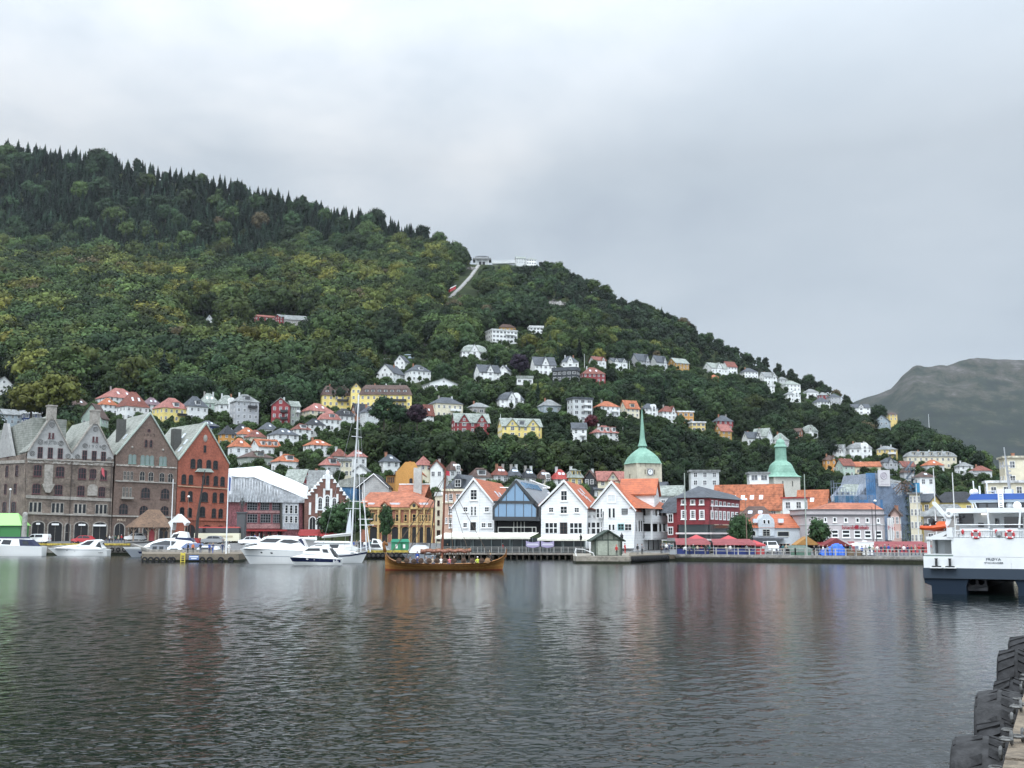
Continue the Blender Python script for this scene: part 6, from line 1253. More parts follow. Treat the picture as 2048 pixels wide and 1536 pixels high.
rg.build('spreader', wm, b.root); rg = MB(); bo = b.p(732, 1097); so_ = b.p(640, 1104)
for a, c in (((x2, 0, z2), (bo[0], 0, bo[1])), ((x2, 0, z2), (so_[0], 0, so_[1])), ((x2, 0, z2-1), (x+.3, -1.6, z)), ((x2, 0, z2-1), (x+.3, 1.6, z)), ((x2, 0, z2-4), (x-.9, -1.6, z)), ((x2, 0, z2-4), (x+1.2, 1.6, z))): rg.tube([a, c], .022, 4)
rg.build('rigging', METAL, b.root); xb_, zb_ = b.p(690, 1068)
sx_ = [b.p(688, 1066), b.p(699, 1064), b.p(698, 1018), b.p(696, 1020)]; MB().prism(sx_, -.09, .09).build('furled_sail', plain('sailcloth', (.60, .63, .66), .8), b.root, fixn=True)
MB().tube([(*[b.p(641, 1073)[0]], 0, b.p(641, 1073)[1]), (x, 0, b.p(700, 1068)[1])], .13, 6).tube([(b.p(645, 1070)[0], 0, b.p(645, 1071)[1]), (x, 0, b.p(700, 1065)[1])], .2, 6).build('boom', plain('sailbag_grey', (.5, .5, .48), .8), b.root); b.rail([(712, 1096), (722, 1094), (732, 1091)], (1.2, .7, .1))
for i, (u0, u1, Y, mt, ml) in enumerate(((722, 700, 196, 880, 0), (741, 724, 199, 985, 0), (733, 728, 203, 960, 0))):
    t = thing('mast', ('slim raked mast right of the tall white mast, nearer one', 'dark-topped slim mast left of the arcade building', 'thin mast behind the two raked masts')[i], 'mast', (xat(u0, 1085, Y), Y, 1.4)); t_ = MB(); tp = pt(u1 if i else 717, mt, Y); o_ = Vector(t.location)
    t_.tube([(0, 0, 0), tuple(tp-o_)], .11, 6, r2=.06).build('pole', wm, t); c_ = (tp-o_)*.45; MB().tube([c_+Vector((-1.3, 0, 0)), c_+Vector((1.3, 0, 0))], .05, 4).build('spreader', wm, t)
# second row of yachts behind
b = Boat('motor_yacht', 'white flybridge yacht carrying an inflatable, behind the largest yacht', 'motorboat', 600, 712, 1112, -1, 0, grpB, Y=193)
b.hull(3.8, [(711, 1092), (660, 1090), (600, 1088)], (710, 615), (0, .1, 1), (3, 0, 0)); b.cab([(706, 1092), (700, 1077), (640, 1076), (612, 1089)], 1.6, 1.3, gel, 'cabin', [[(640, 1087), (645, 1081), (632, 1081), (620, 1087)], [(676, 1087), (678, 1080), (660, 1080), (658, 1087)]]); b.cab([(700, 1077), (697, 1074), (632, 1073), (628, 1076)], 1.6, 1.5, gel, 'flybridge')
q = MB(); x0, z0 = b.p(592, 1069); x1, z1 = b.p(630, 1070); q.tube([(x0, -.5, z0), ((x0+x1)/2, -.6, z0), (x1, -.15, z1+.1)], .28, 8).tube([(x0, .5, z0), ((x0+x1)/2, .6, z0), (x1, .15, z1+.1)], .28, 8).box(min(x0, x1), max(x0, x1)-.3, -.4, .4, z0-.25, z0-.1); t = q.build('dinghy', plain('rib_white', (.7, .71, .72), .5), None, smooth=True); t.matrix_world = b.root.matrix_world
t.location = b.root.location; t.rotation_euler = b.root.rotation_euler; tag(t, 'pale inflatable dinghy lying on the flybridge yacht', 'dinghy')
b = Boat('motorboat', 'small white motorboat under white canopy behind the dragon ship', 'motorboat', 803, 872, 1118, -1, -4, grpB, Y=193)
b.hull(2.6, [(870, 1108), (840, 1106), (803, 1105)], (868, 814), (0, .15, 1), (3, 0, 2)); b.cab([(860, 1103), (852, 1086), (832, 1085), (817, 1097), (820, 1103)], 1.1, .9, plain('canopy_white', (.72, .73, .74), .6), 'canopy'); b.cab([(855, 1087), (852, 1083), (832, 1082.5), (826, 1087)], .95, .8, BLK, 'hardtop')
b = Boat('motorboat', 'white blue-trimmed motorboat on the quay left of the green kiosk', 'motorboat', 734, 778, 1102, -1, 0, grpB, Y=206); b.root.location.z = 1.3
b.hull(2.3, [(777, 1097), (755, 1096), (734, 1095)], (776, 740), (0, .4, 1), (3, 0, 0)); b.cab([(772, 1096), (758, 1078), (744, 1076), (741, 1095)], .9, .7, gel, 'cabin', [[(756, 1085), (752, 1079), (746, 1079), (745, 1085)], [(762, 1094), (757, 1087), (742, 1087), (742, 1094)]])
# ---------------------------------------------------------------- dragon ship
wood = [mat('oiled_oak%s' % s, c, .45, .3, .9, fine=7.) for s, c in (('', (.40, .18, .05)), ('_dark', (.25, .105, .035)), ('_pale', (.50, .25, .075)))]; rust = mat('waterline_red', (.22, .05, .02), .6)
b = Boat('dragon_ship', 'long wooden longship with dragon prow, striped furled sail and shields', 'longship', 766, 1009, 1141, -1, 2)
kv = crop(720, 1020, 6.4); b.hm = [wood[0], wood[1], wood[2], rust, wood[1]]
sh_ = [kv(1852, 560), kv(1820, 600), kv(1760, 635), kv(1650, 668), kv(1500, 682), kv(1300, 690), kv(1100, 692), (kv(900, 690)), kv(700, 684), kv(550, 674), kv(450, 655), kv(390, 630), kv(345, 585), kv(318, 520)]
b.hull(3.6, sh_, (kv(1815, 0)[0], kv(322, 0)[0]), (0, .09, .26, .28, .45, .47, .64, .66, .82, .84, 1), (3, 3, 0, 1, 2, 1, 0, 1, 2, 1, 0), dbl=True, n=40, deck=wood[1], flare=.6)
hd = MB(); pr_ = [(*b.p(*kv(x, y)),) for x, y in ((318, 545), (312, 500), (300, 465), (296, 440), (306, 425), (322, 432), (334, 450), (352, 462))]; hd.tube([(x, 0, z) for x, z in pr_], .22, 8, r2=.13); x, z = b.p(*kv(322, 440)); hd.sph((x-.05, 0, z), .26, .17, .2).tube([(x, .1, z+.1), (x+.15, .14, z+.35)], .05, 5).tube([(x, -.1, z+.1), (x+.15, -.14, z+.35)], .05, 5); hd.build('dragon_head', wood[1], b.root, smooth=True)
x, z = b.p(*kv(1855, 560)); MB().tube([(x+.05, 0, z-.5), (x-.05, 0, z+.1), (x-.1, 0, z+.55)], .14, 6, r2=.06).build('stern_post', wood[1], b.root)
shs = MB(); shield = mat('shield_wood', (.105, .062, .042), .7, .3, 1.5)
for i, xx in enumerate((505, 605, 695, 785, 885, 985, 1085, 1195, 1320, 1430, 1545, 1620)):
    x, z = b.p(*kv(xx, 645 if xx not in (695,) else 655)); j = int(np.argmin(np.abs(b.X-x))); q = MB().lathe([(.02, .1), (.12, .09), (.14, .04), (.33, .02), (.35, -.03), (.02, -.03)], 14)
    q2 = MB().add([(a_, b.B/2*b.sh[j]+.12+c_, b_) for a_, b_, c_ in q.v], q.f); q2.build('shield', mat('shield_tan', (.34, .2, .1), .7) if i == 11 else shield, b.root, loc=(x, 0, z-.05), fixn=True)
x, z = b.p(882, 1128); x2, z2 = b.p(888.5, 938); mst = MB().tube([(x, 0, .3), (x2, 0, z2)], .17, 8, r2=.10).build('mast', mat('mast_red', (.20, .075, .045), .6), b.root)
ya, yb = b.p(*kv(770, 535)), b.p(*kv(1410, 530)); n = 16; pts = [(ya[0]+(yb[0]-ya[0])*i/n, .1*math.sin(i), ya[1]+(yb[1]-ya[1])*i/n-.25*math.sin(i*1.9)*.3) for i in range(n+1)]
sl_ = MB().tube(pts, .23, 8).build('furled_sail', mat('striped_sail', (.36, .17, .12), .8, .4, 1.5, fine=4.), b.root, smooth=True); MB().tube([(p_[0], p_[1], p_[2]+.22) for p_ in pts], .08, 6).build('yard', wood[1], b.root)
tn = MB()
for i in range(14):
    xx = 960+i*33; x0, z0 = b.p(*kv(xx, 545)); x1, z1 = b.p(*kv(xx+random.uniform(-14, 14), 610+random.uniform(-20, 35))); tn.tube([(x0, random.uniform(-.2, .2), z0), (x1, random.uniform(-.6, .6), z1)], .05, 4)
tn.tube([(b.p(*kv(820, 560))[0], -1.1, .8), (b.p(*kv(820, 560))[0], -1.1, b.p(*kv(820, 545))[1])], .06, 5); tn.build('rope_bundle', mat('tarred_rope', (.13, .1, .075), .9), b.root)
rp = MB(); z9 = z2-1.
for xx, yy in (((370), 600), (560, 660), (1200, 670), (1420, 680), (1680, 660)):
    for sd in (-1, 1): x1, z1 = b.p(*kv(xx, yy)); rp.tube([(x2, 0, z9), (x1, sd*1.1, z1)], .028, 4)
rp.build('rigging', mat('tarred_rope', (.13, .1, .075), .9), b.root); fx, fz = b.p(890, 945)
MB().add([(x2, 0, z2-.3), (x2-.5, .1, z2-.4), (x2-.55, .15, z2-1.), (x2, 0, z2-.95), (x2, .02, z2-.3), (x2-.5, .12, z2-.4), (x2-.55, .17, z2-1.), (x2, .02, z2-.95)], [(0, 1, 2, 3), (7, 6, 5, 4)]).build('pennant', plain('pennant_red', (.4, .03, .05), .7), b.root)
Yv = b.Y+1
for xx, tp, lg, hr, lab, po in ((735, 'blue', 'navy', 1, 'person in blue standing near the dragon ship sail', 'stand'), (740, 'navy', 'black', 4, 'person with white cap seated in front of the blue one', 'sit'), (850, 'grey', 'black', 3, 'grey-haired person seated left of the ship mast', 'sit'), (1040, 'white', 'beige', 2, 'person in white seated just right of the ship mast', 'sit'), (1148, 'pink', 'jeans', 2, 'person in bright pink seated mid ship', 'sit'), (1205, 'beige', 'navy', 4, 'person with white cap right of the pink one', 'sit'), (1505, 'lime', 'black', 4, 'person in lime jacket leaning at the ship rail', 'sit'), (1670, 'black', 'black', 2, 'person in black steering at the ship stern', 'lean'), (645, 'grey', 'jeans', 0, 'person seated among the shields near the prow', 'sit'), (930, 'beige', 'jeans', 0, 'person in beige seated left of white shirt on the ship', 'sit')):
    u, v = kv(xx, 600); person(xat(u, v, Yv), Yv-(.3 if po == 'sit' else 0), {'sit': -.02, 'stand': .6, 'lean': .4}[po], po, tp, lg, lab, face=random.uniform(-.6, .6), hair=hr, group='crew aboard the dragon ship')
# ---------------------------------------------------------------- ferry
kf, kg = crop(1840, 1000, 7.68), crop(1800, 880, 4.653)
f = Fac('passenger_ferry', 'big white ferry stern with navy hull and blue wheelhouse roof', 'ferry', 1848, 87, 2128, 82.3, 0., vL=1190)
fw_ = mat('ferry_white', (.80, .82, .82), .35, .07, .35, fine=.8); fn = plain('ferry_navy', (.010, .020, .036), .6, spec=.2); fg = plain('ferry_slate', (.040, .055, .075), .6, spec=.2); lg = plain('ferry_grey', (.55, .57, .58), .5)
Wt = f.w; X = lambda x: f.xz(*kf(x, 1050))[0]; Zf = lambda y: f.xz(*kf(800, y))[1]; mir = lambda x: Wt-x
DPT = 34.
for mx in (0, 1):
    P_ = [(X(165), -.5), (X(700), -.5), (X(690), Zf(1330)), (X(735), Zf(1215)), (X(50), Zf(1215)), (X(60), Zf(1290)), (X(160), Zf(1330))]
    if mx: P_ = [(Wt-x, z) for x, z in P_][::-1]
    MB().prism(P_, .1, DPT).build('hull', fn, f.root, fixn=True)
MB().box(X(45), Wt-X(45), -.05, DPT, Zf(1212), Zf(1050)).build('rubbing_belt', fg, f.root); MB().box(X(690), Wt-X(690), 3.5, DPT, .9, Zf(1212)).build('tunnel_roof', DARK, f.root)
tb = MB()
for x in (X(770), X(900)): tb.torus(.33, .12, (x, 1.2, Zf(1265)), 'y', 16, 6).box(x-.5, x+.45, .9, 1.6, Zf(1400), Zf(1330))
tb.tube([(X(760), .9, Zf(1370)), (X(1000), .9, Zf(1320))], .08, 6); tb.build('waterjet', plain('jet_grey', (.06, .06, .065), .5, .5), f.root)
MB().box(X(60), Wt-X(60), .0, 4, Zf(1050), Zf(872)).build('bulwark', fw_, f.root); MB().box(X(518), Wt-X(518), .03, DPT, Zf(872), Zf(582)).build('transom', fw_, f.root)
MB().box(X(130), X(518), 2.6, 12, Zf(872), Zf(600)).build('side_deck_wall', lg, f.root); MB().box(X(318), X(445), 2.5, 2.61, Zf(830), Zf(640)).build('door', plain('door_grey', (.46, .47, .47), .5), f.root); MB().box(X(455), X(514), 2.45, 2.6, Zf(830), Zf(640)).box(X(170), X(205), 2.45, 2.6, Zf(830), Zf(620)).build('recess', plain('recess_grey', (.12, .125, .13), .6), f.root)
MB().box(X(118), X(522), -.1, 6, Zf(610), Zf(562)).build('deck_slab', fw_, f.root); q = MB()
for x in (X(125), X(150), X(500)): q.box(x, x+.1, 0, .12, Zf(840), Zf(610))
q.box(X(75), X(515), -.02, .08, Zf(845), Zf(832)); q.build('stanchion', fw_, f.root); MB().box(X(75), X(515), .1, .2, Zf(872), Zf(848)).build('bulwark_strip', plain('pale_green', (.42, .5, .46), .6), f.root)
for x in (262, 470): MB().lathe([(.09, 0), (.09, .55), (.13, .58), (.13, .62), (.02, .63)], 10).box(-.32, .32, -.15, .15, -.1, .06).build('bollard', BLK, f.root, loc=(X(x), -.22, Zf(1030))); MB().box(X(x)-.45, X(x)+.45, -.45, -.02, Zf(1052), Zf(1036)).build('bollard_step', fw_, f.root)
x = X(1135); lettering('FRØYA', f.root, x, Zf(910), .0, .27, plain('letters_slate', (.08, .10, .12), .5), 1.02); lettering('STAVANGER', f.root, x+.02, Zf(963), .0, .17, plain('letters_slate', (.08, .10, .12), .5), 1.30)
sm = MB(); sm.box(X(520), Wt-X(520), .0, .03, Zf(878), Zf(872)).box(X(1402), X(1408), .0, .03, Zf(1075), Zf(960)); sm.build('weld_seam', plain('seam_grey', (.6, .62, .63), .5), f.root)
# upper deck
q = MB(); z0, z1 = Zf(575), Zf(380)
for z in (z1, z0+(z1-z0)*.55): q.tube([(X(560), .2, z), (Wt-X(560), .2, z)], .035, 5)
for i in range(70):
    x = X(470)+.115*i
    if x < Wt-.2: q.box(x-.018, x+.018, .18, .22, z0, Zf(462))
q.build('railing', fw_, f.root); MB().box(X(640), X(1090), .24, .27, Zf(570), Zf(435)).box(X(1150), Wt-X(640), .24, .27, Zf(570), Zf(435)).build('windbreak', plain('windbreak_white', (.68, .7, .71), .4), f.root)
wall_y = 3.2
MB().box(X(540), Wt-X(540), wall_y, DPT-4, Zf(575), Zf(190)).build('deckhouse', lg, f.root); MB().box(X(440), Wt-X(440), .4, DPT-3, Zf(196), Zf(122)).build('roof_slab', fw_, f.root)
for nm, a, b_, c, d, m in (('side_window', 545, 775, 358, 205, tint_), ('window', 1262, 1560, 424, 255, tint_), ('door', 1108, 1195, 400, 270, lg), ('door_window', 1115, 1188, 370, 275, tint_), ('vent', 845, 935, 412, 345, plain('vent_dark', (.08, .08, .085), .6))):
    MB().box(X(a), X(b_), wall_y-.06, wall_y-.01, Zf(c), Zf(d)).build(nm, m, f.root)
MB().box(X(910), X(1015), wall_y-.3, wall_y-.02, Zf(216), Zf(198)).build('deck_lamp', plain('lamp_glow', (.9, .85, .75), .4, emit=1.5), f.root)
for x in (885, 1408):
    MB().torus(.27, .085, (0, 0, 0), 'y', 24, 8).build('lifebuoy', plain('buoy_red', (.50, .05, .06), .5), f.root, loc=(X(x), .02, Zf(528)), smooth=True); q = MB()
    for k in range(4): a = math.pi/4+k*math.pi/2; q.box(.27*math.cos(a)-.06, .27*math.cos(a)+.06, -.1, .1, .27*math.sin(a)-.06, .27*math.sin(a)+.06)
    q.build('buoy_band', STEELW, f.root, loc=(X(x), .02, Zf(528))); MB().sph((0, 0, 0), .10, .09, .20).build('buoy_light', plain('buoy_red', (.50, .05, .06), .5), f.root, loc=(X(x)-.92, .1, Zf(490)))
q = MB().tube([(X(1090), .3, Zf(430)), (X(1070), .35, Zf(130))], .07, 6).tube([(X(1555), .3, Zf(430)), (X(1590), .35, Zf(130))], .07, 6); q.build('stay', fw_, f.root); MB().lathe([(.1, 0), (.22, .1), (.22, .35), (.1, .42)], 10).build('floodlight', METAL, f.root, loc=(X(1238), .1, Zf(560)))
# rescue boat on its davit
q = MB(); q.prism([(X(440)-.2, Zf(470)), (X(500), Zf(350)), (X(515), Zf(300)), (X(290), Zf(30)), (X(245), Zf(15)), (X(235), Zf(50)), (X(440), Zf(300))], -.1, .25).tube([(X(275), .05, Zf(100)), (X(275), .05, Zf(320))], .05, 5).box(X(440), X(530), -.15, 1., Zf(575), Zf(420)).torus(.2, .1, (X(492), -.15, Zf(215)), 'y', 14, 6).prism([(X(200), Zf(555)), (X(440), Zf(470)), (X(500), Zf(430)), (X(520), Zf(470)), (X(380), Zf(560)), (X(215), Zf(575))], -.1, .9); q.build('davit', fw_, f.root, fixn=True)
org = plain('rescue_orange', (.62, .09, .02), .45); rb = thing('rescue_boat', 'bright orange rescue boat hanging on the ferry davit', 'rescue boat', f.o+f.ux*X(240)+Vector((0, 0, Zf(420))), f.th)
q = MB(); sx0 = X(30)-X(240); sx1 = X(435)-X(240); zz_ = lambda y: Zf(y)-Zf(420)
q.tube([(sx0, .5, zz_(420)), (sx0+.5, .1, zz_(430)), (0, -.15, zz_(425)), (sx1, -.15, zz_(400))], .17, 8).tube([(sx0, .5, zz_(420)), (sx0+.5, .9, zz_(430)), (0, 1.1, zz_(425)), (sx1, 1.1, zz_(400))], .17, 8); q.add([(sx0+.3, .5, zz_(440)), (0, -.1, zz_(450)), (sx1, -.1, zz_(430)), (sx1, 1.1, zz_(430)), (0, 1.1, zz_(450)), (-.1, .5, zz_(485)), (sx1, .5, zz_(470))], [(0, 1, 5), (1, 2, 6, 5), (5, 6, 3, 4), (0, 5, 4), (0, 4, 3, 2, 1), (2, 3, 6)]); q.build('hull', org, rb, fixn=True)
MB().prism([(X(270)-X(240), zz_(410)), (X(438)-X(240), zz_(400)), (X(435)-X(240), zz_(325)), (X(330)-X(240), zz_(322)), (X(285)-X(240), zz_(345))], .0, .95).build('cover', plain('cover_orange', (.70, .16, .05), .5), rb, fixn=True)
MB().tube([(X(190)-X(240), .4, zz_(360)), (X(245)-X(240), .4, zz_(290))], .26, 10).sph((X(110)-X(240), .4, zz_(390)), .22, .2, .2).tube([(X(235)-X(240), .3, zz_(430)), (X(235)-X(240), .3, zz_(370))], .2, 7).build('outboard', BLK, rb)
MB().tube([(X(300)-X(240), .3, zz_(340)), (X(268)-X(240), .05, zz_(120))], .025, 4).build('hoist_wire', METAL, rb)
# wheelhouse
wy = 5.; Xg = lambda x: f.xz(*kg(x, 600), wy)[0]; Zg = lambda y: f.xz(*kg(900, y), wy)[1]
MB().box(Xg(690), Wt+2, wy, wy+9, Zg(650), Zg(560)).build('wheelhouse', plain('wheelhouse_dark', (.05, .055, .06), .3), f.root)
q = MB()
for x0, x1 in ((735, 800), (820, 905), (1065, 1135)): q.box(Xg(x0), Xg(x1), wy-.05, wy, Zg(628), Zg(592))
q.build('wheelhouse_window', plain('window_glint', (.16, .17, .18), .1), f.root); MB().prism([(Xg(665), Zg(582)), (Wt+3, Zg(582)), (Wt+3, Zg(557)), (Xg(640), Zg(557))], wy-.6, wy+9.5).build('eave_band', plain('pale_blue_band', (.55, .62, .66), .4), f.root, fixn=True)
MB().prism([(Xg(640), Zg(557)), (Wt+3, Zg(557)), (Wt+3, Zg(503)), (Xg(682), Zg(503))], wy-.9, wy+10).build('blue_roof', plain('royal_blue', (.03, .085, .30), .4), f.root, fixn=True)
q = MB()
for x in (665, 690): q.prism([(Xg(x), Zg(560)), (Xg(x)+.1, Zg(560)), (Xg(x+22)+.1, Zg(635)), (Xg(x+22), Zg(635))], wy-.5, wy-.4)
q.build('strut', fw_, f.root, fixn=True); ld = MB()
for x in (936, 976): ld.box(Xg(x)-.04, Xg(x)+.04, wy-1.2, wy-1.1, Zg(632), Zg(460))
for i in range(9): z = Zg(620)+(Zg(468)-Zg(620))*i/8; ld.box(Xg(936), Xg(976), wy-1.2, wy-1.12, z-.04, z+.04)
ld.build('ladder', STEELW, f.root); ms = MB(); ms.prism([(Xg(1000), Zg(450)), (Xg(1024), Zg(450)), (Xg(996), Zg(140)), (Xg(984), Zg(140))], wy+1, wy+1.5).tube([(Xg(988), wy+1.2, Zg(140)), (Xg(983), wy+1.2, Zg(60))], .05, 5).box(Xg(945), Xg(1045), wy+1, wy+1.2, Zg(242), Zg(233)).box(Xg(1000), Xg(1040), wy+1, wy+1.3, Zg(330), Zg(315)).box(Xg(1002), Xg(1035), wy+1, wy+1.3, Zg(290), Zg(280)); ms.build('mast', METAL, f.root, fixn=True)
ms = MB()
for x, a, b_, r_ in ((680, 500, 370, .05), (736, 500, 420, .07), (806, 500, 385, .06), (882, 500, 465, .04), (730, 500, 478, .05)): ms.tube([(Xg(x), wy+1, Zg(a)), (Xg(x)-.03, wy+1, Zg(b_))], r_, 6)
for x, y in ((662, 480), (693, 476)): ms.sph((Xg(x), wy+1, Zg(y)), .22, .22, .26)
ms.sph((Xg(1020), wy, Zg(612)), .3, .3, .25).sph((Xg(1140), wy-4.2, Zg(625)), .3, .3, .32); ms.build('antenna', STEELW, f.root); tb_ = MB().tube([(Xg(775), wy+2, Zg(500)), (Xg(780), wy+2, Zg(472)), (Xg(850), wy+2, Zg(470)), (Xg(865), wy+2, Zg(500))], .06, 5); tb_.build('roof_rail', METAL, f.root)
MB().box(Xg(975), Xg(1040), wy+.5, wy+2, Zg(500), Zg(455)).build('mast_house', fw_, f.root)
fw2 = f.root
# ---------------------------------------------------------------- near quay with tyre fenders
qa = R(26.2); qd = Vector((math.sin(qa), math.cos(qa), 0)); qn = Vector((-qd.y, qd.x, 0))       # qn points out over the water
q0 = Vector((-.50, 0, 0)); ZQ = 2.82
def qp(s, o, z): v = q0+qd*s+qn*o; return (v.x, v.y, z)
MB().add([qp(-6, 0, ZQ), qp(70, 0, ZQ), qp(70, -40, ZQ), qp(-6, -40, ZQ), qp(-6, 0, -3), qp(70, 0, -3), qp(70, -40, -3), qp(-6, -40, -3)], [(0, 3, 2, 1), (0, 1, 5, 4), (1, 2, 6, 5), (2, 3, 7, 6), (3, 0, 4, 7)]).build('near_quay', mat('near_concrete', (.26, .25, .23), .9, .3, .7, fine=5., bump=.3), None, fixn=True)
tag(bpy.data.objects['near_quay'], 'concrete quay under the camera', None, kind='structure')
tb = MB(); s = -4.
while s < 60:
    L_ = 3.2; w = [qp(s, .04, 0), qp(s+L_-.03, .04, 0), qp(s+L_-.03, -.36, 0), qp(s, -.36, 0)]; tb.plan([(p_[0], p_[1]) for p_ in w][::-1], ZQ-.2, ZQ+.17+.01*math.sin(s)); s += L_
tag(tb.build('timber_beam', mat('weathered_timber', (.21, .17, .125), .9, .4, 2.5, c2=(.08, .066, .052), fine=12., bump=.5), None, fixn=True), 'weathered timber edge beam at the bottom right corner', 'beam')
def tyre(s, zt, R1, w, label, seed, off=.0, wear=0):
    rnd = random.Random(seed); q = MB(); n = 40
    prof = [(R1*.56, -w*.40), (R1*.60, -w*.47), (R1*.80, -w*.54), (R1*.90, -w*.515), (R1*.955, -w*.44), (R1*.985, -w*.24), (R1*.995, 0), (R1*.985, w*.24), (R1*.955, w*.44), (R1*.90, w*.515), (R1*.80, w*.54), (R1*.60, w*.47), (R1*.56, w*.40)]
    k = len(prof)
    for i in range(n):
        a = 2*math.pi*i/n; q.v += [(r*math.cos(a), y, r*math.sin(a)) for r, y in prof]
    q.f += [(i*k+j, ((i+1) % n)*k+j, ((i+1) % n)*k+j+1, i*k+j+1) for i in range(n) for j in range(k-1)]; q.m += [0]*len(q.f)
    t = MB(); nl = 22; h = .028 if not wear else .012
    for i in range(nl):
        for sd in (-1, 1):
            if wear and rnd.random() < .35: continue
            a0 = 2*math.pi*(i+(.5 if sd > 0 else 0))/nl; da = 2*math.pi/nl*.62; ya, yb = sd*w*.05, sd*w*.49; sk = .16
            cs = []
            for (a, y, rr) in ((a0, ya, R1*1.0), (a0+da, ya, R1*1.0), (a0+da+sk, yb, R1*.925), (a0+sk, yb, R1*.925)): cs += [(a, y, rr)]
            lo = [((r-.02)*math.cos(a), y, (r-.02)*math.sin(a)) for a, y, r in cs]; hi = [((r+h)*math.cos(a), y, (r+h)*math.sin(a)) for a, y, r in cs]
            t.add(lo+hi, [(4, 5, 6, 7), (0, 1, 5, 4), (1, 2, 6, 5), (2, 3, 7, 6), (3, 0, 4, 7)])
    v = q0+qd*s+qn*(w*.56+.03+off); o = thing('tyre', label, 'tyre fender', (v.x, v.y, zt-R1-.02), math.pi/2-qa+rnd.uniform(-.09, .09), 'tyres hung along the near quay'); o.rotation_euler[0] = rnd.uniform(-.07, .07)
    q.build('carcass', RUB if not wear else mat('grey_rubber', (.05, .05, .052), .85, .35, 3., fine=9., bump=.3), o, smooth=True, fixn=True); t.build('tread', mat('tread_rubber', (.030, .030, .032), .85, .4, 3., fine=10., bump=.3), o, fixn=True)
for i, (s, zt, R1, w, off, wr, lab) in enumerate(((9.55, 2.74, .62, .50, 0, 0, 'tyre nearest the camera in the bottom right corner, deep chevron tread'), (10.95, 2.80, .60, .52, .0, 1, 'second tyre from the camera, smooth worn grey tread'), (12.35, 2.70, .60, .46, .0, 0, 'third tyre, sunk lower, with ribbed dark side grooves'), (13.85, 2.84, .62, .48, .03, 1, 'fourth tyre from the camera, dusty pale grey top'), (15.7, 2.74, .58, .42, 0, 0, 'fifth tyre from the camera, lower than its neighbours'), (17.6, 2.92, .62, .46, .05, 0, 'black upright tyre beyond the dusty grey one'), (19.5, 2.95, .60, .46, .0, 0, 'farthest tyre at the right picture edge'), (8.1, 2.75, .6, .5, 0, 1, 'tyre cut off by the bottom picture edge'))): tyre(s, zt, R1, w, lab, i, off, wr)
galv = mat('galvanised_chain', (.19, .19, .185), .6, .3, 6., fine=20., metal=.6); rusty = mat('rusty_iron', (.22, .085, .03), .85, .5, 9., c2=(.36, .19, .04), fine=20.)
for i, s in enumerate((9.2, 10.9, 12.9, 15.)):
    t = thing('chain', ('grey chain hooked over the beam beside the nearest tyre', 'grey chain running up to the second rusty shackle', 'grey chain at the third rusty shackle', 'farthest grey chain along the timber beam')[i], 'chain', qp(s, -.15, ZQ+.2)); t.rotation_euler[2] = math.pi/2-qa; c = MB()
    for k in range(7):
        x = -.25+.085*k; z = (.03 if k > 3 else .03-.085*(3-k)); y = .20*(1-k/6)+.0; c.torus(.042, .012, (x, y+.1, z), 'z' if k % 2 else 'y', 10, 5, sq=1.)
    c.build('links', galv, t); m = MB().torus(.055, .02, (.28, .0, .03), 'y', 14, 6).tube([(.28, -.09, .03), (.28, .09, .03)], .022, 6); m.build('shackle', rusty, t); MB().torus(.075, .024, (.52, -.14, .0), 'z', 14, 6).build('ring', rusty, t)
def at(u, Y, z=None): return (xat(u, 1085, Y), Y, gz(u, Y) if z is None else z)
# tall poles and lamps
def pole(u0, vb, u1, vt, Y, r, label, m, name='flagpole', cat='flagpole', z=None, group=None, extra=None):
    a = Vector((xat(u0, vb, Y), Y, gz(u0, Y) if z is None else z)); b_ = pt(u0+(u0-1024)*-6e-5*(vb-vt)*0, vt, Y); b_.x = a.x; t = thing(name, label, cat, a, 0, group); MB().tube([(0, 0, 0), (0, 0, b_.z-a.z)], r, 8, r2=r*.6).build('pole', m, t)
    if extra: extra(t, b_.z-a.z)
    return t
carw = plain('car_white', (.78, .79, .8), .25); carr = plain('car_red', (.42, .04, .05), .25)
# ---------------------------------------------------------------- up on the hill
def strip(name, pts, w, lift, m, label, kind=None, cat=None, th_=.5):
    P3 = []
    for u, v in pts: Y = Yter(u, v); x = xat(u, v, Y); P3.append(Vector((x, Y, float(terr(x, Y))+lift)))
    q = MB(); n = len(P3)
    for p in P3: q.v += [(p.x-w/2, p.y, p.z), (p.x+w/2, p.y, p.z), (p.x-w/2, p.y, p.z-th_), (p.x+w/2, p.y, p.z-th_)]
    for i in range(n-1): a = 4*i; q.f += [(a, a+1, a+5, a+4), (a+2, a, a+4, a+6), (a+1, a+3, a+7, a+5)]
    q.m = [0]*len(q.f); o = q.build(name, m); tag(o, label, cat, None, kind); return o
line = [(957, 531), (950, 541), (942, 553), (932, 564), (920, 577), (908, 588), (900, 596)]
strip('track_bed', line, 4.2, .6, mat('track_gravel', (.33, .31, .28), .9, .3, .2), 'pale funicular track climbing to the summit station', kind='structure')
for dx in (-1, 1): strip('rail', [(u+dx*1.1, v) for u, v in line], .5, .95, METAL, ('left steel rail of the funicular track', 'right steel rail of the funicular track')[dx > 0], cat='rail')
Y = Yter(904, 586); z = zat(587, Y); t = thing('funicular_car', 'red and white funicular car low on the pale track', 'railway car', (xat(905, 586, Y), Y-4, z), .5); MB().prism([(-3, 0), (3, 3.6), (3, 6.6), (-3, 3)], -1.5, 1.5).build('body', carr, t, fixn=True); MB().prism([(-3.2, 3), (3.2, 6.6), (3.2, 7.3), (-3.2, 3.7)], -1.7, 1.7).build('roof', STEELW, t, fixn=True)
Y = Yter(964, 524); sY = Y/F
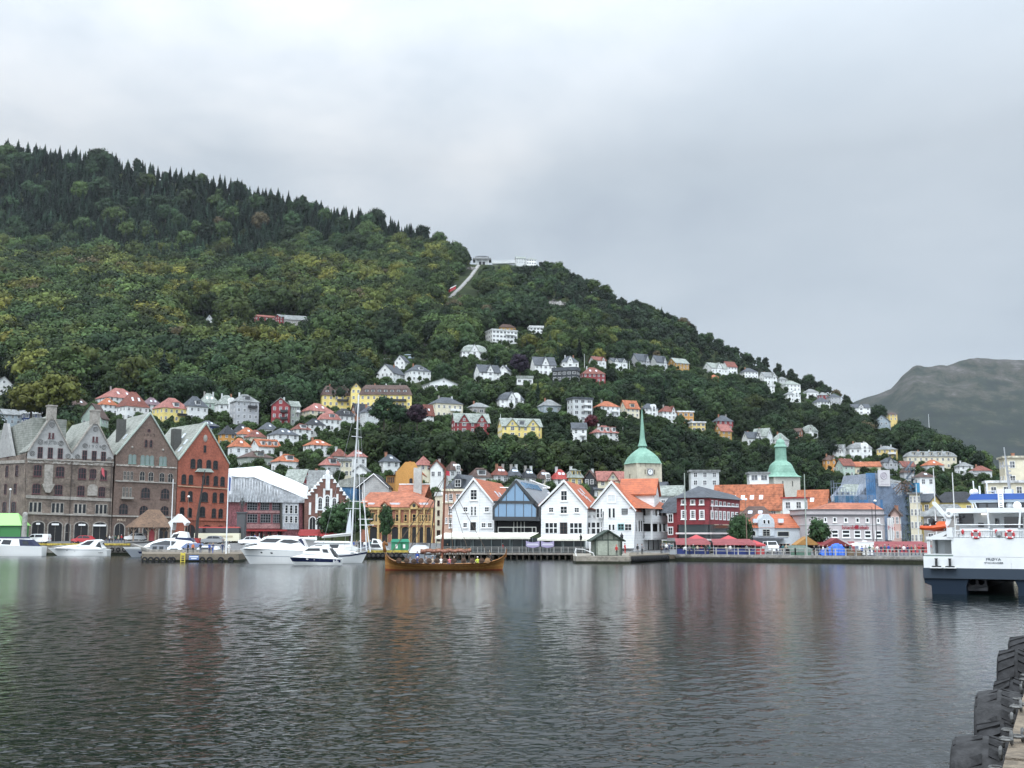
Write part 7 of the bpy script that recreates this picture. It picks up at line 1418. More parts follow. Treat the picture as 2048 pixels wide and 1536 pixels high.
t = thing('summit_station', 'pale summit station with stepped hipped roof above the track', 'building', (xat(964, 529, Y), Y, zat(529, Y))); W2 = 18*sY; h1 = 13*sY; MB().box(-W2*.75, W2*.75, 0, 12, -4, h1*.75).build('wall', W('lightgrey'), t); MB().box(-W2*.35, W2*.35, -.3, 0, -3, h1*.45).build('portal', DARK, t); MB().box(-W2*1.05, W2*1.05, -2, 14, h1*.75, h1).build('roof', RF('grey'), t); MB().box(-W2*.7, W2*.7, 0, 12, h1, h1+3.2*sY).build('clerestory', W('white'), t); MB().add([(-W2*.75, -1, h1+3.2*sY), (W2*.75, -1, h1+3.2*sY), (W2*.75, 13, h1+3.2*sY), (-W2*.75, 13, h1+3.2*sY), (-W2*.35, 6, h1+8*sY), (W2*.35, 6, h1+8*sY)], [(0, 1, 5, 4), (1, 2, 5), (2, 3, 4, 5), (3, 0, 4)]).build('upper_roof', RF('slate'), t)
for k in range(3): MB().box(-W2*.7+k*W2*.7-.3, -W2*.7+k*W2*.7+.3, -1.5, -.9, -4, h1*.75).build('column', W('white'), t)
t = thing('viewing_terrace', 'long pale summit viewing terrace with railing right of the station', 'terrace', pt(1000, 523, Yter(1000, 524)), -.06); s_ = Yter(1020, 524)/F; MB().box(-16*s_, 62*s_, 0, 6, -4*s_, 0).build('wall', W('lightgrey'), t); q = MB()
for i in range(40): x = -16*s_+i*2*s_; q.box(x-.1, x+.1, .2, .4, 0, 1.7)
q.box(-16*s_, 62*s_, .2, .35, 1.5, 1.7); q.build('railing', TRIM, t)
Yp = Yter(1060, 530); house(1030, 1052, 513, 517, 528, 'side', 'lightgrey', 'greygreen', '', 'low summit building left of the round pavilion', 10, .6, 'kiosk', Y=Yp); house(1050, 1073, 514, 519, 530, 'pyr', 'white', 'greygreen', 'w', 'summit pavilion with pyramid roof at right end', 10, .9, 'pavilion', Y=Yp)
for a in ((505, 549, 630, 634, 642, 'side', 'red', 'salmon', '', '=long low red hut with pale red roof among trees high on the left slope', 12, .4), (549, 572, 629, 634, 646, 'side', 'red', 'grey', '', 'red gable end beside the long hut', 30, 1.), (566, 622, 631, 640, 651, 'side', 'stone', 'grey', '', 'long grey hut half hidden high on the left', 8, .35), (362, 374, 626, 634, 645, 'gab', 'white', 'grey', '', 'tiny white gable in the left forest', -10, 1.), (411, 426, 630, 638, 645, 'gab', 'lightgrey', 'slate', '', 'tiny grey gable right of the white forest gable', -10, 1.)): house(*a)
def wallrun(pts, h, m, label, name='retaining_wall'):
    q = MB(); P3 = []
    for u, v in pts: Y = Yter(u, v)-1.5; P3.append(pt(u, v, Y))
    for a, b_ in zip(P3, P3[1:]): q.add([(a.x, a.y, a.z-h-3), (b_.x, b_.y, b_.z-h-3), tuple(b_), tuple(a), (a.x, a.y+1, a.z-h-3), (b_.x, b_.y+1, b_.z-h-3), (b_.x, b_.y+1, b_.z), (a.x, a.y+1, a.z)], [(0, 1, 2, 3), (3, 2, 6, 7), (5, 4, 7, 6), (4, 0, 3, 7), (1, 5, 6, 2)])
    tag(q.build(name, m, fixn=True), label, 'wall')
mossy = mat('mossy_stone', (.17, .165, .15), .9, .35, .3, c2=(.07, .08, .06), fine=1.5)
wallrun([(740, 719), (790, 715), (842, 711)], 3.5, mat('pale_concrete', (.42, .42, .4), .85), 'pale concrete track wall above the upper left villas'); wallrun([(895, 869), (940, 869), (1000, 872)], 5, mossy, 'grey stone wall under the red twin-gabled house'); wallrun([(945, 767), (1000, 768), (1070, 771), (1100, 772)], 3, mossy, 'long mossy terrace wall below the slate villas'); wallrun([(904, 719), (945, 719), (990, 722)], 2.2, W('white'), 'white terrace wall below the big villa'); wallrun([(1100, 770), (1150, 768), (1212, 768)], 2.5, mossy, 'stone wall under the black modern house'); wallrun([(1180, 838), (1240, 838), (1300, 838)], 2.5, mat('pale_concrete', (.42, .42, .4), .85), 'concrete wall below the orange-roofed pair')
def rock(u, v, ru, rv, label, seed):
    r_ = random.Random(seed); Y = Yter(u, v)-2; s_ = Y/F; n, k = 16, 10; q = MB()
    for j in range(k):
        for i in range(n): a, b_ = 2*i/(n-1)-1, 2*j/(k-1)-1; q.v.append((a*ru*s_*math.sqrt(1-.5*b_*b_)+r_.uniform(-.8, .8), b_*6+r_.uniform(-2, 2)+3*(a*a), b_*rv*s_*math.sqrt(1-.5*a*a)+r_.uniform(-.9, .9)))
    q.f = [(j*n+i, j*n+i+1, (j+1)*n+i+1, (j+1)*n+i) for j in range(k-1) for i in range(n-1)]; q.m = [0]*len(q.f); c = pt(u, v, Y); o = q.build('rock_face', mat('bare_rock', (.26, .25, .24), .9, .4, .15, c2=(.09, .085, .08), fine=.6), None, loc=(c.x, c.y, c.z)); tag(o, label, None, kind='structure')
rock(1108, 612, 32, 15, 'bare grey cliff in the right forest', 1); rock(836, 668, 12, 17, 'pale rock scar in the left forest', 2); rock(1000, 702, 46, 9, 'dark rock bank under the terraced villa', 3); rock(845, 693, 12, 10, 'brown rock cutting beside the track', 4); rock(941, 540, 14, 10, 'grey rock left of the summit track', 5)
t = thing('funicular_car', 'light blue funicular car behind the upper left villas', 'railway car', pt(817, 717, Yter(817, 717)-3)); MB().box(-3.6, 3.6, -1, 1, 0, 2.6).build('body', plain('car_lightblue', (.42, .52, .6), .3), t); MB().box(-3.3, 3.3, -1.05, 1.05, 1.2, 2.2).build('window', tint_, t)
for u, vb, vt, lb in ((1048, 757, 724, 'white flagpole left of the gabled slate villa'), (1169, 738, 708, 'white flagpole above the dark red villa'), (1246, 885, 854, 'white pole right of the salmon roof by spire'), (1001, 872, 828, 'white flagpole left of the yellow two-gabled house'), (1259, 745, 722, 'grey pole between twin gables and grey gable'), (893, 760, 728, 'wooden pole in the clearing below terrace villa'), (1858, 850, 828, 'thin pole on the right shoulder')):
    Y = Yter(u, vb)-6; pole(u, vb, u, vt, Y, .13, lb, wm, z=zat(vb, Y)-2)
# ---------------------------------------------------------------- trees
def leaf_material(name):
    m, nt, b = nodes(name); L = nt.links.new
    at = N(nt, 'ShaderNodeAttribute', attribute_type='INSTANCER', attribute_name='tint')
    g = N(nt, 'ShaderNodeNewGeometry')
    mr = N(nt, 'ShaderNodeMapRange'); setin(mr, To_Min=.68, To_Max=1.35); L(g.outputs['Random Per Island'], mr.inputs[0])
    n = N(nt, 'ShaderNodeTexNoise'); setin(n, Scale=.35, Detail=2.); L(g.outputs['Position'], n.inputs[0])
    mr2 = N(nt, 'ShaderNodeMapRange'); setin(mr2, From_Min=.3, From_Max=.7, To_Min=.65, To_Max=1.4); L(n.outputs[0], mr2.inputs[0])
    mu = N(nt, 'ShaderNodeMath', operation='MULTIPLY'); L(mr.outputs[0], mu.inputs[0]); L(mr2.outputs[0], mu.inputs[1])
    sc = N(nt, 'ShaderNodeVectorMath', operation='SCALE'); L(at.outputs['Color'], sc.inputs[0]); L(mu.outputs[0], sc.inputs['Scale'])
    L(sc.outputs[0], b.inputs['Base Color']); setin(b, Roughness=.75); b.inputs['Specular IOR Level'].default_value = .15; return m
LEAF = leaf_material('foliage'); BARK = mat('bark', (.09, .075, .06), .9, .3, 1., fine=5.)
def quad(q, c, nrm, s, rnd):
    n = Vector(nrm).normalized(); a = n.cross(Vector((rnd.uniform(-1, 1), rnd.uniform(-1, 1), rnd.uniform(-1, 1)))).normalized(); b = n.cross(a); c = Vector(c)
    q.add([c+a*s*rnd.uniform(.7, 1.1)+b*s*.3, c+b*s*rnd.uniform(.6, 1.1)-a*s*.2, c-a*s*rnd.uniform(.7, 1.1)-b*s*.3, c-b*s*rnd.uniform(.6, 1.1)+a*s*.25], [(0, 1, 2, 3)])
def broad(seed, h=14., r=5.6, lobes=19, per=74, leaf=.5, base=.2):
    rnd = random.Random(seed); q = MB(); t = MB()
    t.tube([(0, 0, -2), (0.1, 0, h*.3), (.3, .1, h*.55)], .38, 6, r2=.18)
    cz = h*(base+1)/2; rz = h*(1-base)/2
    L_ = []
    for i in range(lobes):
        a = i*2.399+rnd.uniform(-.3, .3); f = (i+.5)/lobes; z = -1+2*f; rad = math.sqrt(max(0, 1-z*z))*rnd.uniform(.6, .95)*(1.1 if z < .2 else 1)
        L_.append((Vector((r*rad*math.cos(a)*.82, r*rad*math.sin(a)*.82, cz+rz*z*.74)), r*rnd.uniform(.31, .50)))
    for c, lr in L_:
        t.tube([(.2, .1, h*.35), tuple(c*.6+Vector((0, 0, h*.15))), tuple(c)], .14, 4, r2=.04)
        for k in range(per):
            z = rnd.uniform(-.75, 1); a = rnd.uniform(0, 6.283); s = math.sqrt(1-z*z); n = Vector((s*math.cos(a), s*math.sin(a), z*.85))
            p = c+n*lr*rnd.uniform(.72, 1.22)
            quad(q, p, n+Vector((rnd.gauss(0, .3), rnd.gauss(0, .3), rnd.gauss(.15, .28))), leaf*rnd.uniform(.7, 1.3), rnd)
        q.sph(c, lr*.7, lr*.7, lr*.6, 7, 5)
    return q, t
def spruce(seed, h=18., r=3.6, lev=15, droop=.45):
    rnd = random.Random(seed); q = MB(); t = MB(); lx, ly = rnd.uniform(-.6, .6), rnd.uniform(-.6, .6); t.tube([(0, 0, -2), (0, 0, h*.97)], .32, 5, r2=.04)
    for i in range(lev):
        f = i/(lev-1); z = h*(.12+.84*f); rad = r*(1-f)**.85*rnd.uniform(.85, 1.1)+.25; nb = 9 if f < .7 else 6; a0 = rnd.uniform(0, 6)
        for k in range(nb):
            if rnd.random() < .16: continue
            a = a0+6.283*k/nb+rnd.uniform(-.25, .25); rr = rad*rnd.uniform(.7, 1.15); d = Vector((math.cos(a), math.sin(a), 0)); e = Vector((-d.y, d.x, 0))
            tip = d*rr+Vector((0, 0, z-rr*droop)); w = rr*.34+.16; mid = d*rr*.55+Vector((0, 0, z-rr*droop*.35))
            q.add([(0, 0, z+.35), mid+e*w, tip, mid-e*w], [(0, 1, 2, 3)])
            q.add([mid+e*w*.9+Vector((0, 0, -.05)), tip+e*w*.9*.4, tip+Vector((0, 0, -.55)), mid+Vector((0, 0, -.75))], [(0, 1, 2, 3)])
            q.add([mid-e*w*.9+Vector((0, 0, -.05)), tip-e*w*.9*.4, tip+Vector((0, 0, -.55)), mid+Vector((0, 0, -.75))], [(0, 1, 2, 3)])
    q.lathe([(r*.45, h*.14), (r*.3, h*.5), (.05, h*.93)], 7); q.v = [(x+lx*(z/h)**2, y+ly*(z/h)**2, z) for x, y, z in q.v]; return q, t
BV = [broad(s, 14., 5.7+.5*(s % 3), 17+s % 4, 76) for s in range(5)]+[broad(21, 15., 4.4, 16, 74, base=.15), broad(22, 11., 6.4, 17, 76, base=.1)]
SV = [spruce(1, 18., 4.), spruce(2, 19., 3.3, 17), spruce(3, 16., 4.9, 12, .55), spruce(4, 18., 4.4, 13, .3), spruce(5, 17., 2.6, 18, .6)]
PV = [broad(31, 13., 3.6, 11, 52, .5, .42), broad(32, 12., 4.2, 12, 50, .5, .35)]
KIND = [('b', a) for a in BV]+[('s', a) for a in SV]+[('p', a) for a in PV]
CM, TM, TC = [], [], bpy.data.collections.new('tree_kinds')
for i, (kd, (q, t)) in enumerate(KIND):
    CM.append(q.mesh('crown', LEAF)); TM.append(t.mesh('trunk', BARK))
    j = MB(); j.add(q.v, q.f, 0); j.add(t.v, t.f, 1)
    TC.objects.link(bpy.data.objects.new('tree_%02d' % i, j.mesh('whole_tree', [LEAF, BARK])))
# scatter
def lf(x, y, s, k=0):
    r_ = np.random.default_rng(100+k); o = 0
    for i in range(7):
        a = r_.uniform(0, 6.28); f = r_.uniform(.6, 1.7)/s*6.28; o = o+np.sin((x*np.cos(a)+y*np.sin(a))*f+r_.uniform(0, 6.28))
    return o/3.2
sp_ = 8.2
gx, gy = np.meshgrid(np.arange(-800, 900, sp_), np.arange(320, 1700, sp_)); gx = gx.ravel()+rng.uniform(-.46, .46, gx.size)*sp_; gy = gy.ravel()+rng.uniform(-.46, .46, gy.size)*sp_
u_ = uofa(gx/gy); yr = np.interp(ridge_e(u_), GE, GY)*Ffac(u_); kf = Ffac(u_)
keep = (gy > 322*kf) & (gy < yr+45) & (u_ > -260) & (u_ < 2330)
gx, gy, u_, yr = gx[keep], gy[keep], u_[keep], yr[keep]; gz_ = terr(gx, gy)
fw = cp+(gz_-HC)/gy*sp; U = 1024+F*gx/gy/fw; V = 768-F*(-sp+(gz_-HC)/gy*cp)/fw
rn = rng.uniform(0, 1, len(gx)); n1 = lf(gx, gy, 150, 1); n2 = lf(gx, gy, 60, 2)
vsk = np.interp(U, RU, RV); dist = V-vsk                      # pixels below the skyline
cl = np.interp(U, [-300, 0, 240, 480, 600, 760, 900, 960], [520, 520, 548, 578, 512, 512, 525, 540])
con = (U < 950) & (V < cl+n2*34)
pine = (U >= 935) & (dist < np.interp(U, [940, 1000, 1100, 1250, 1400, 1600, 1750], [22, 65, 88, 78, 55, 26, 0])+n2*12)
conp = np.where(con, .94-.3*(n2 > .62)-.12*(n1 < -.7), .07); isS = (rn < conp) & (U < 1420); isP = pine & ~isS & (rng.uniform(0, 1, len(gx)) < .85)
deep = np.clip((700-V)/200, 0, 1)
hgt = np.where(isS, rng.uniform(8.5, 21.5, len(gx))*np.interp(U, [0, 900, 1000], [1.35, 1.1, .9]), np.where(isP, rng.uniform(8, 13, len(gx)), rng.uniform(9.5, 16.5, len(gx))*np.interp(U, [0, 500, 900, 1200, 2000], [1.8, 1.75, 1.4, .92, .86])))
town = (V > 700) & (U > 600) & (U < 1700); hgt = np.where(town & ~isS, hgt*rng.uniform(.5, .95, len(gx)), hgt)
hgt = np.where((V > 800) & (U < 600), hgt*.6, hgt)
keep = np.ones(len(gx), bool)
def seg(px, py, a, b):
    d = np.array(b, float)-a; t = np.clip(((px-a[0])*d[0]+(py-a[1])*d[1])/(d@d), 0, 1); return np.hypot(px-a[0]-t*d[0], py-a[1]-t*d[1])
htp = hgt*F/gy                                                # height in photo pixels
keep[(U < 980) & ~isS & (rng.uniform(0, 1, len(gx)) < np.interp(U, [0, 750, 980], [.46, .44, .12]))] = False
def clear(mask): keep[mask] = False
clear(seg(U, V-4, (962, 528), (903, 592)) < 9+.25*htp*(gy < 1270)*0)
for (cx, cy, rx, ry) in ((1108, 614, 34, 15), (836, 672, 13, 17), (1000, 700, 52, 11), (1010, 517, 55, 8), (985, 520, 30, 10), (845, 690, 14, 14), (930, 760, 60, 14), (995, 775, 60, 9), (575, 643, 52, 5), (400, 640, 40, 3)):
    clear(((U-cx)/rx)**2+((V-cy-2)/ry)**2 < 1)
crw = np.where(isS, .2, np.where(isP, .3, .4))*htp
for (a, b, vt, vb, Yh, lab, d) in HOUSES:
    hh = vb-vt
    front = (gy < Yh+d*.9+3) & (U+crw*.8 > a) & (U-crw*.8 < b) & (V-htp < vb-.14*hh) & (V > vt)
    clear(front)
for k_ in range(13): uu_, vv_ = 957-57*k_/12, 531+65*k_/12-6*math.sin(k_/12*3.14); clear((np.abs(U-uu_) < crw*.8+5) & (V > vv_-4) & (V-htp < vv_+2))
clear((V-htp < 690) & (V > 640) & (np.abs(U-575) < 48) & (V-htp < 641))
# landings, tracks and villas up the slope stay visible
for (a, b, vt, vb) in ((945, 984, 505, 531), (984, 1078, 514, 532), (905, 962, 530, 592), (752, 850, 712, 722), (838, 852, 676, 700)):
    clear((U+crw*.7 > a) & (U-crw*.7 < b) & (V-htp*.95 < vb-2) & (V > vb-3))
gx, gy, gz_, U, V, isS, isP, hgt, n1, n2, htp, dist = [q[keep] for q in (gx, gy, gz_, U, V, isS, isP, hgt, n1, n2, htp, dist)]
nT = len(gx); k3 = rng.uniform(0, 1, nT)
yel = np.clip(np.interp(V, [430, 500, 560, 690, 760, 830], [.0, .24, .50, .48, .30, .14])*np.interp(U, [0, 850, 1000, 1300, 1750, 1950], [1, 1, .55, .28, .35, .75])+n1*.22+n2*.14+rng.normal(0, .17, nT), 0, 1)[:, None]
base = np.array([.026, .050, .022]); mid = np.array([.052, .080, .024]); yc = np.array([.138, .132, .028])
col = np.where(yel < .5, base+(mid-base)*yel*2, mid+(yc-mid)*(yel-.5)*2)
col = np.where(isS[:, None], np.array([.022, .042, .026])*(1+.3*rng.normal(0, 1, nT))[:, None].clip(.55, 1.7), col)
col = np.where(isP[:, None], np.array([.027, .043, .025])*(1+.25*rng.normal(0, 1, nT))[:, None].clip(.6, 1.6), col)
col = .78*col*(1+.36*rng.normal(0, 1, nT)+.16*n2)[:, None].clip(.45, 1.8)
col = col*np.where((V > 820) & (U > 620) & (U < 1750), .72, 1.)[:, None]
rare = (rng.uniform(0, 1, nT) < .008) & ~isS & ~isP; col[rare] = np.array([.075, .062, .034])
idx = np.where(isS, len(BV)+rng.integers(0, 5, nT), np.where(isP, len(BV)+5+rng.integers(0, 2, nT), rng.integers(0, len(BV), nT)))
stdh = np.array([14.]*5+[15., 11.]+[18., 19., 16., 18., 17.]+[13., 12.]); scl = hgt/stdh[idx]
rot = rng.uniform(0, 6.28, nT)
# nearest, largest trees become objects of their own
LM = [('long yellow block', 730, 800), ('dark red gabled house', 560, 825), ('grey stone gables', 140, 870), ('brown brick gable', 290, 860), ('red brick gable', 410, 880), ('white tarpaulin roof', 530, 940), ('orange gabled house', 812, 955), ('sailing mast', 705, 880), ('church tower', 1285, 930), ('copper lantern tower', 1562, 920), ('cream apartment block', 890, 815), ('red twin-gabled house', 940, 850), ('yellow two-gabled house', 1040, 858), ('grey modern block', 1160, 822), ('terrace villa', 945, 708), ('upper left villas', 805, 745), ('modern terraced villa', 1002, 672), ('ochre row house', 1358, 728), ('dark red villa', 1185, 750), ('ridge houses', 1480, 745), ('white trio', 1530, 878), ('long cream block', 1862, 922), ('yellow balcony house', 1776, 905), ('scaffolding', 1745, 985), ('ochre gable', 1447, 865), ('salmon roof by the spire', 1208, 868), ('grey four-storey block', 485, 820), ('pale yellow house', 335, 825), ('salmon roofed left row', 230, 805), ('slate house with mast', 775, 930), ('grey ridge shoulder house', 1768, 845), ('metal roofed hall', 20, 840), ('white domed villa', 1018, 800), ('ochre box house', 1370, 838), ('far right red roof', 1965, 945), ('brown long roof', 958, 950)]
def colname(c, kd):
    if kd == 's': return 'blackish' if c[1] < .038 else 'dark'
    r_ = c[0]/max(c[1], 1e-4); l = c[1]
    if r_ > 1.15: return 'brownish'
    if r_ > .85: return 'yellow-green'
    return 'dark green' if l < .06 else 'bluish green' if r_ < .55 else 'mid green' if l < .085 else 'bright green'
def describe(i):
    kd = 's' if isS[i] else 'p' if isP[i] else 'b'; u, v = U[i], V[i]-htp[i]*.5
    o = sorted(LM, key=lambda q: math.hypot((q[1]-u)*.8, (q[2]-v)*1.3)); a, b = o[0], o[1]; dx, dy = u-a[1], v-a[2]
    rel = ('above' if dy < 0 else 'below') if abs(dy) > abs(dx)*.7 else ('left of' if dx < 0 else 'right of')
    dd = math.hypot(dx, dy); near = 'just ' if dd < 32 else '' if dd < 70 else 'well '
    sz = 'tall' if hgt[i] > 14 else 'small' if hgt[i] < 8.5 else 'medium'
    nm = {'s': 'spruce', 'p': 'pine', 'b': 'broadleaf tree'}[kd]
    s = [sz, colname(col[i], kd), nm, near+rel+" the", a[0]+", towards the", b[0]]
    if len(" ".join(s).split()) > 16: s = s[1:]
    if len(" ".join(s).split()) > 16: s[2] = rel+" the"
    if len(" ".join(s).split()) > 16: s[3] = a[0]+", by the"
    while len(" ".join(s).split()) > 16: s = s[1:] if len(s) > 3 else [q.replace(", towards the", ", by the").replace("just ", "").replace("well ", "") for q in s][:-1]+[" ".join(b[0].split()[-2:])] if len(s) == 3 and "yz" in s else s[-3:-2]+[rel+" the", a[0]]
    return " ".join(" ".join(s).split()), (sz, colname(col[i], kd), nm, rel, a[0])
NTH = ['leftmost']+[q+' from left' for q in 'second third fourth fifth sixth seventh eighth ninth tenth eleventh twelfth thirteenth fourteenth fifteenth sixteenth seventeenth'.split()]
order = np.argsort(gy); picked = np.zeros(nT, bool)
inview = (U > -8) & (U < 2056) & (V-htp < 985)
for sel, lim, onm, grp in ((~isS & ~isP, 300, 'broadleaf_tree', 'broadleaf trees among the hillside houses'), (isS, 110, 'spruce_tree', 'spruces on the slope')):
    c = [i for i in order if sel[i] and inview[i]][:lim]
    if onm == 'spruce_tree':
        c = [i for i in sorted(np.nonzero(sel & inview)[0], key=lambda i: -htp[i])][:lim]
    ds = {i: describe(i) for i in c}; grp_ = {}
    for i in c: grp_.setdefault(ds[i][1], []).append(i)
    for k_, g_ in grp_.items():
        if len(g_) > 1:
            for r_, i in enumerate(sorted(g_, key=lambda i: U[i])): q_ = NTH[r_] if r_ < len(NTH) else 'far right'; ds[i] = (f"{q_} of {k_[0]} {k_[1]} {k_[2].replace('broadleaf tree', 'tree')}s {k_[3]} the {k_[4]}", 0)
    for i in c:
        picked[i] = True; lab = ds[i][0]
        o = thing(onm, lab, 'tree', (gx[i], gy[i], gz_[i]-.3), rot[i], grp); o.scale = (scl[i],)*3
        cr = put('crown', CM[idx[i]], o); cr['tint'] = [float(q) for q in col[i]]; put('trunk', TM[idx[i]], o)
def lone_tree(u, vb, Y, h, tint, variant, label, width=None, name='broadleaf_tree', z=None):
    zz = zat(vb, Y) if z is None else z
    o = thing(name, label, 'tree', (xat(u, vb, Y), Y, zz), random.uniform(0, 6)); s = h/stdh[variant]
    o.scale = (s*(width or 1), s*(width or 1), s); cr = put('crown', CM[variant], o); cr['tint'] = list(tint); put('trunk', TM[variant], o)
for a in ((62, 832, 470, 14, (.095, .10, .025), 6, 'broad yellow-green tree behind the grey stone gables, left part', 1.1), (112, 834, 462, 18, (.09, .10, .024), 0, 'largest yellow-green tree, highest crown above the grey stone gables', 1.2),
          (768, 855, 452, 12.5, (.022, .045, .02), 0, 'very dark tree standing below the long yellow block', 1.05), (800, 856, 455, 9, (.022, .044, .022), 2, 'dark round tree beside the purple one under the yellow block', 1.05),
          (834, 855, 450, 9.5, (.028, .016, .024), 3, 'dark purple copper beech under the right yellow wing', 1.),
          (1183, 860, 470, 6.5, (.075, .02, .025), 4, 'small maroon tree under the grey modern block', 1.1),
          (1040, 752, 650, 13, (.025, .018, .03), 1, 'dark purple tree left of the gabled slate villa', 1.0)):
    lone_tree(*a[:7], width=a[7])
lone_tree(1016, 648, 880, 19, (.016, .034, .03), 9, 'single big dark spruce above the modern terraced villa', 1.4, name='spruce_tree')
rest = ~picked
nr = int(rest.sum())
# low shrubs and hedges between the houses
sx_, sy_ = np.meshgrid(np.arange(-320, 480, 4.3), np.arange(330, 900, 4.3)); sx_ = sx_.ravel()+rng.uniform(-2, 2, sx_.size); sy_ = sy_.ravel()+rng.uniform(-2, 2, sy_.size); us_ = uofa(sx_/sy_); zs_ = terr(sx_, sy_); fs_ = cp+(zs_-HC)/sy_*sp; US = 1024+F*sx_/sy_/fs_; VS = 768-F*(-sp+(zs_-HC)/sy_*cp)/fs_
ok = (sy_ < np.interp(ridge_e(us_), GE, GY)*Ffac(us_)-15) & (sy_ > 330*Ffac(us_)) & (US > 100) & (US < 2050) & (rng.uniform(0, 1, len(US)) < .8)
hs_ = rng.uniform(1.2, 3.6, len(US))
for (a, b, vt, vb, Yh, lab, dd) in HOUSES: ok &= ~((US > a-2) & (US < b+2) & (sy_ > Yh-2.5) & (sy_ < Yh+dd+2))
def scatter_mesh(nm, P3, cols, scs, rots, ids):
    me = bpy.data.meshes.new(nm); me.vertices.add(len(P3)); me.vertices.foreach_set('co', P3.ravel())
    for k_, ty, val in (('tint', 'FLOAT_VECTOR', cols.ravel()), ('sc', 'FLOAT', scs), ('rot', 'FLOAT', rots), ('idx', 'INT', ids)):
        atr = me.attributes.new(k_, ty, 'POINT'); atr.data.foreach_set('vector' if ty == 'FLOAT_VECTOR' else 'value', val)
    return put(nm, me)
fo = scatter_mesh('forest', np.stack([gx, gy, gz_-.3], 1)[rest], col[rest], scl[rest], rot[rest], idx[rest]); tag(fo, 'dense mixed forest covering the hillside up to the skyline', 'forest', kind='stuff')
no = int(ok.sum()); cs_ = np.array([.034, .056, .02])*(1+.35*rng.normal(0, 1, (no, 1))).clip(.4, 1.9)*np.array([1, 1, 1])
sh_o = scatter_mesh('shrubs', np.stack([sx_, sy_, zs_-.4], 1)[ok], cs_, (hs_[ok]/9).astype(float), rng.uniform(0, 6.28, no), rng.choice([2, 4, 6, 12], no)); tag(sh_o, 'low garden shrubs and hedges between the hillside houses', 'shrubs', kind='stuff')
ng = bpy.data.node_groups.new('forest_scatter', 'GeometryNodeTree'); ng.interface.new_socket('Geometry', in_out='INPUT', socket_type='NodeSocketGeometry'); ng.interface.new_socket('Geometry', in_out='OUTPUT', socket_type='NodeSocketGeometry')
gi, go = ng.nodes.new('NodeGroupInput'), ng.nodes.new('NodeGroupOutput'); L = ng.links.new
ip = ng.nodes.new('GeometryNodeInstanceOnPoints'); ci = ng.nodes.new('GeometryNodeCollectionInfo'); ci.inputs['Collection'].default_value = TC; ci.inputs['Separate Children'].default_value = True; ci.inputs['Reset Children'].default_value = True
def na(nm, ty):
    q = ng.nodes.new('GeometryNodeInputNamedAttribute'); q.data_type = ty; q.inputs[0].default_value = nm; return q.outputs[0]
cx = ng.nodes.new('ShaderNodeCombineXYZ'); L(na('rot', 'FLOAT'), cx.inputs[2]); cs = ng.nodes.new('ShaderNodeCombineXYZ')
for k in range(3): L(na('sc', 'FLOAT'), cs.inputs[k])
L(gi.outputs[0], ip.inputs['Points']); L(ci.outputs[0], ip.inputs['Instance']); ip.inputs['Pick Instance'].default_value = True
L(na('idx', 'INT'), ip.inputs['Instance Index']); L(cx.outputs[0], ip.inputs['Rotation']); L(cs.outputs[0], ip.inputs['Scale']); L(ip.outputs[0], go.inputs[0])
for o_ in (fo, sh_o): o_.modifiers.new('scatter', 'NODES').node_group = ng
print('TREES', nT, 'rest', nr)
# ---------------------------------------------------------------- piers, street furniture, market
def quayblock(pts, z, label, m, weedz=.35):
    P2 = [(xat(u, 1100, Y), Y) for u, Y in pts]; o = thing('stone_pier', label, 'pier', (P2[0][0], P2[0][1], 0)); a = P2[0]; L2 = [(x-a[0], y-a[1]) for x, y in P2]
    MB().plan(L2, weedz, z).build('pier_top', m, o, fixn=True); MB().plan([(x*.998, y+.03) for x, y in L2], -3, weedz).build('waterline_band', weed, o, fixn=True); return o
rust_st = mat('stained_stone', (.19, .15, .115), .9, .4, .7, c2=(.11, .105, .08), fine=3., bump=.4)
quayblock([(284, 187), (300, 184.5), (478, 184), (490, 190), (494, 207), (284, 209)], 1.3, 'round-ended stained stone pier on the left with tyres and yellow ladder', rust_st)
quayblock([(1146, 179), (1152, 175.5), (1259, 173.5), (1262, 176), (1262, 203), (1146, 206)], 1.1, 'pale stone pier block in front of the green shed', mat('pale_pier', (.33, .30, .25), .9, .3, .6, fine=2.))
quayblock([(1258, 177), (1338, 191.5), (1352, 192), (1352, 204), (1258, 205)], 1.15, 'pier edge with dense row of tyres below the white wing', rust_st)
tm = MB().torus(.36, .14, (0, 0, 0), 'y', 16, 6).mesh('tyre', RUB, True)
def ftyre(u, Y, z, lab, grp, rz=0.):
    o = put('tyre', tm, None, (xat(u, 1105, Y), Y, z), rz); tag(o, lab, 'tyre fender', grp)
for i in range(10):
    u = (290, 302, 314, 327, 341, 346, 405, 420, 442, 462)[i]; ftyre(u, 183.8 if u < 470 else 187, .38, 'tyre fender on the round-ended stained left pier face', 'tyres on the stained left pier')
for i in range(22): t = i/21; ftyre(1261+i*3.5, 177.1+13.2*t-.2, .55, 'dark tyre in the dense row below the white wing', 'tyres below the white wing', -.9)
for i in range(14): ftyre(738+i*9.2, 203.7, .75, 'tyre hanging on the yellow-edged quay behind the dragon ship', 'tyres on the yellow-edged quay')
for i, u in enumerate((86, 224, 236, 248, 256)): ftyre(u, 242.6, 1.2, 'tyre on the quay wall between the left cruisers' if i else 'tyre beside the transom of the navy canopied cruiser', 'tyres on the left quay wall')
t = thing('ladder', 'yellow ladder on the stained stone pier', 'ladder', at(367, 183.8, -.2)); q = MB()
for x in (-.32, .32): q.box(x-.06, x+.06, -.1, 0, 0, 1.75)
for z in (.3, .65, 1.): q.box(-.32, .32, -.09, -.02, z-.04, z+.04)
q.box(-.3, .3, -.08, -.01, 1.25, 1.65); q.build('rails', plain('signal_yellow', (.62, .5, .07), .6), t)
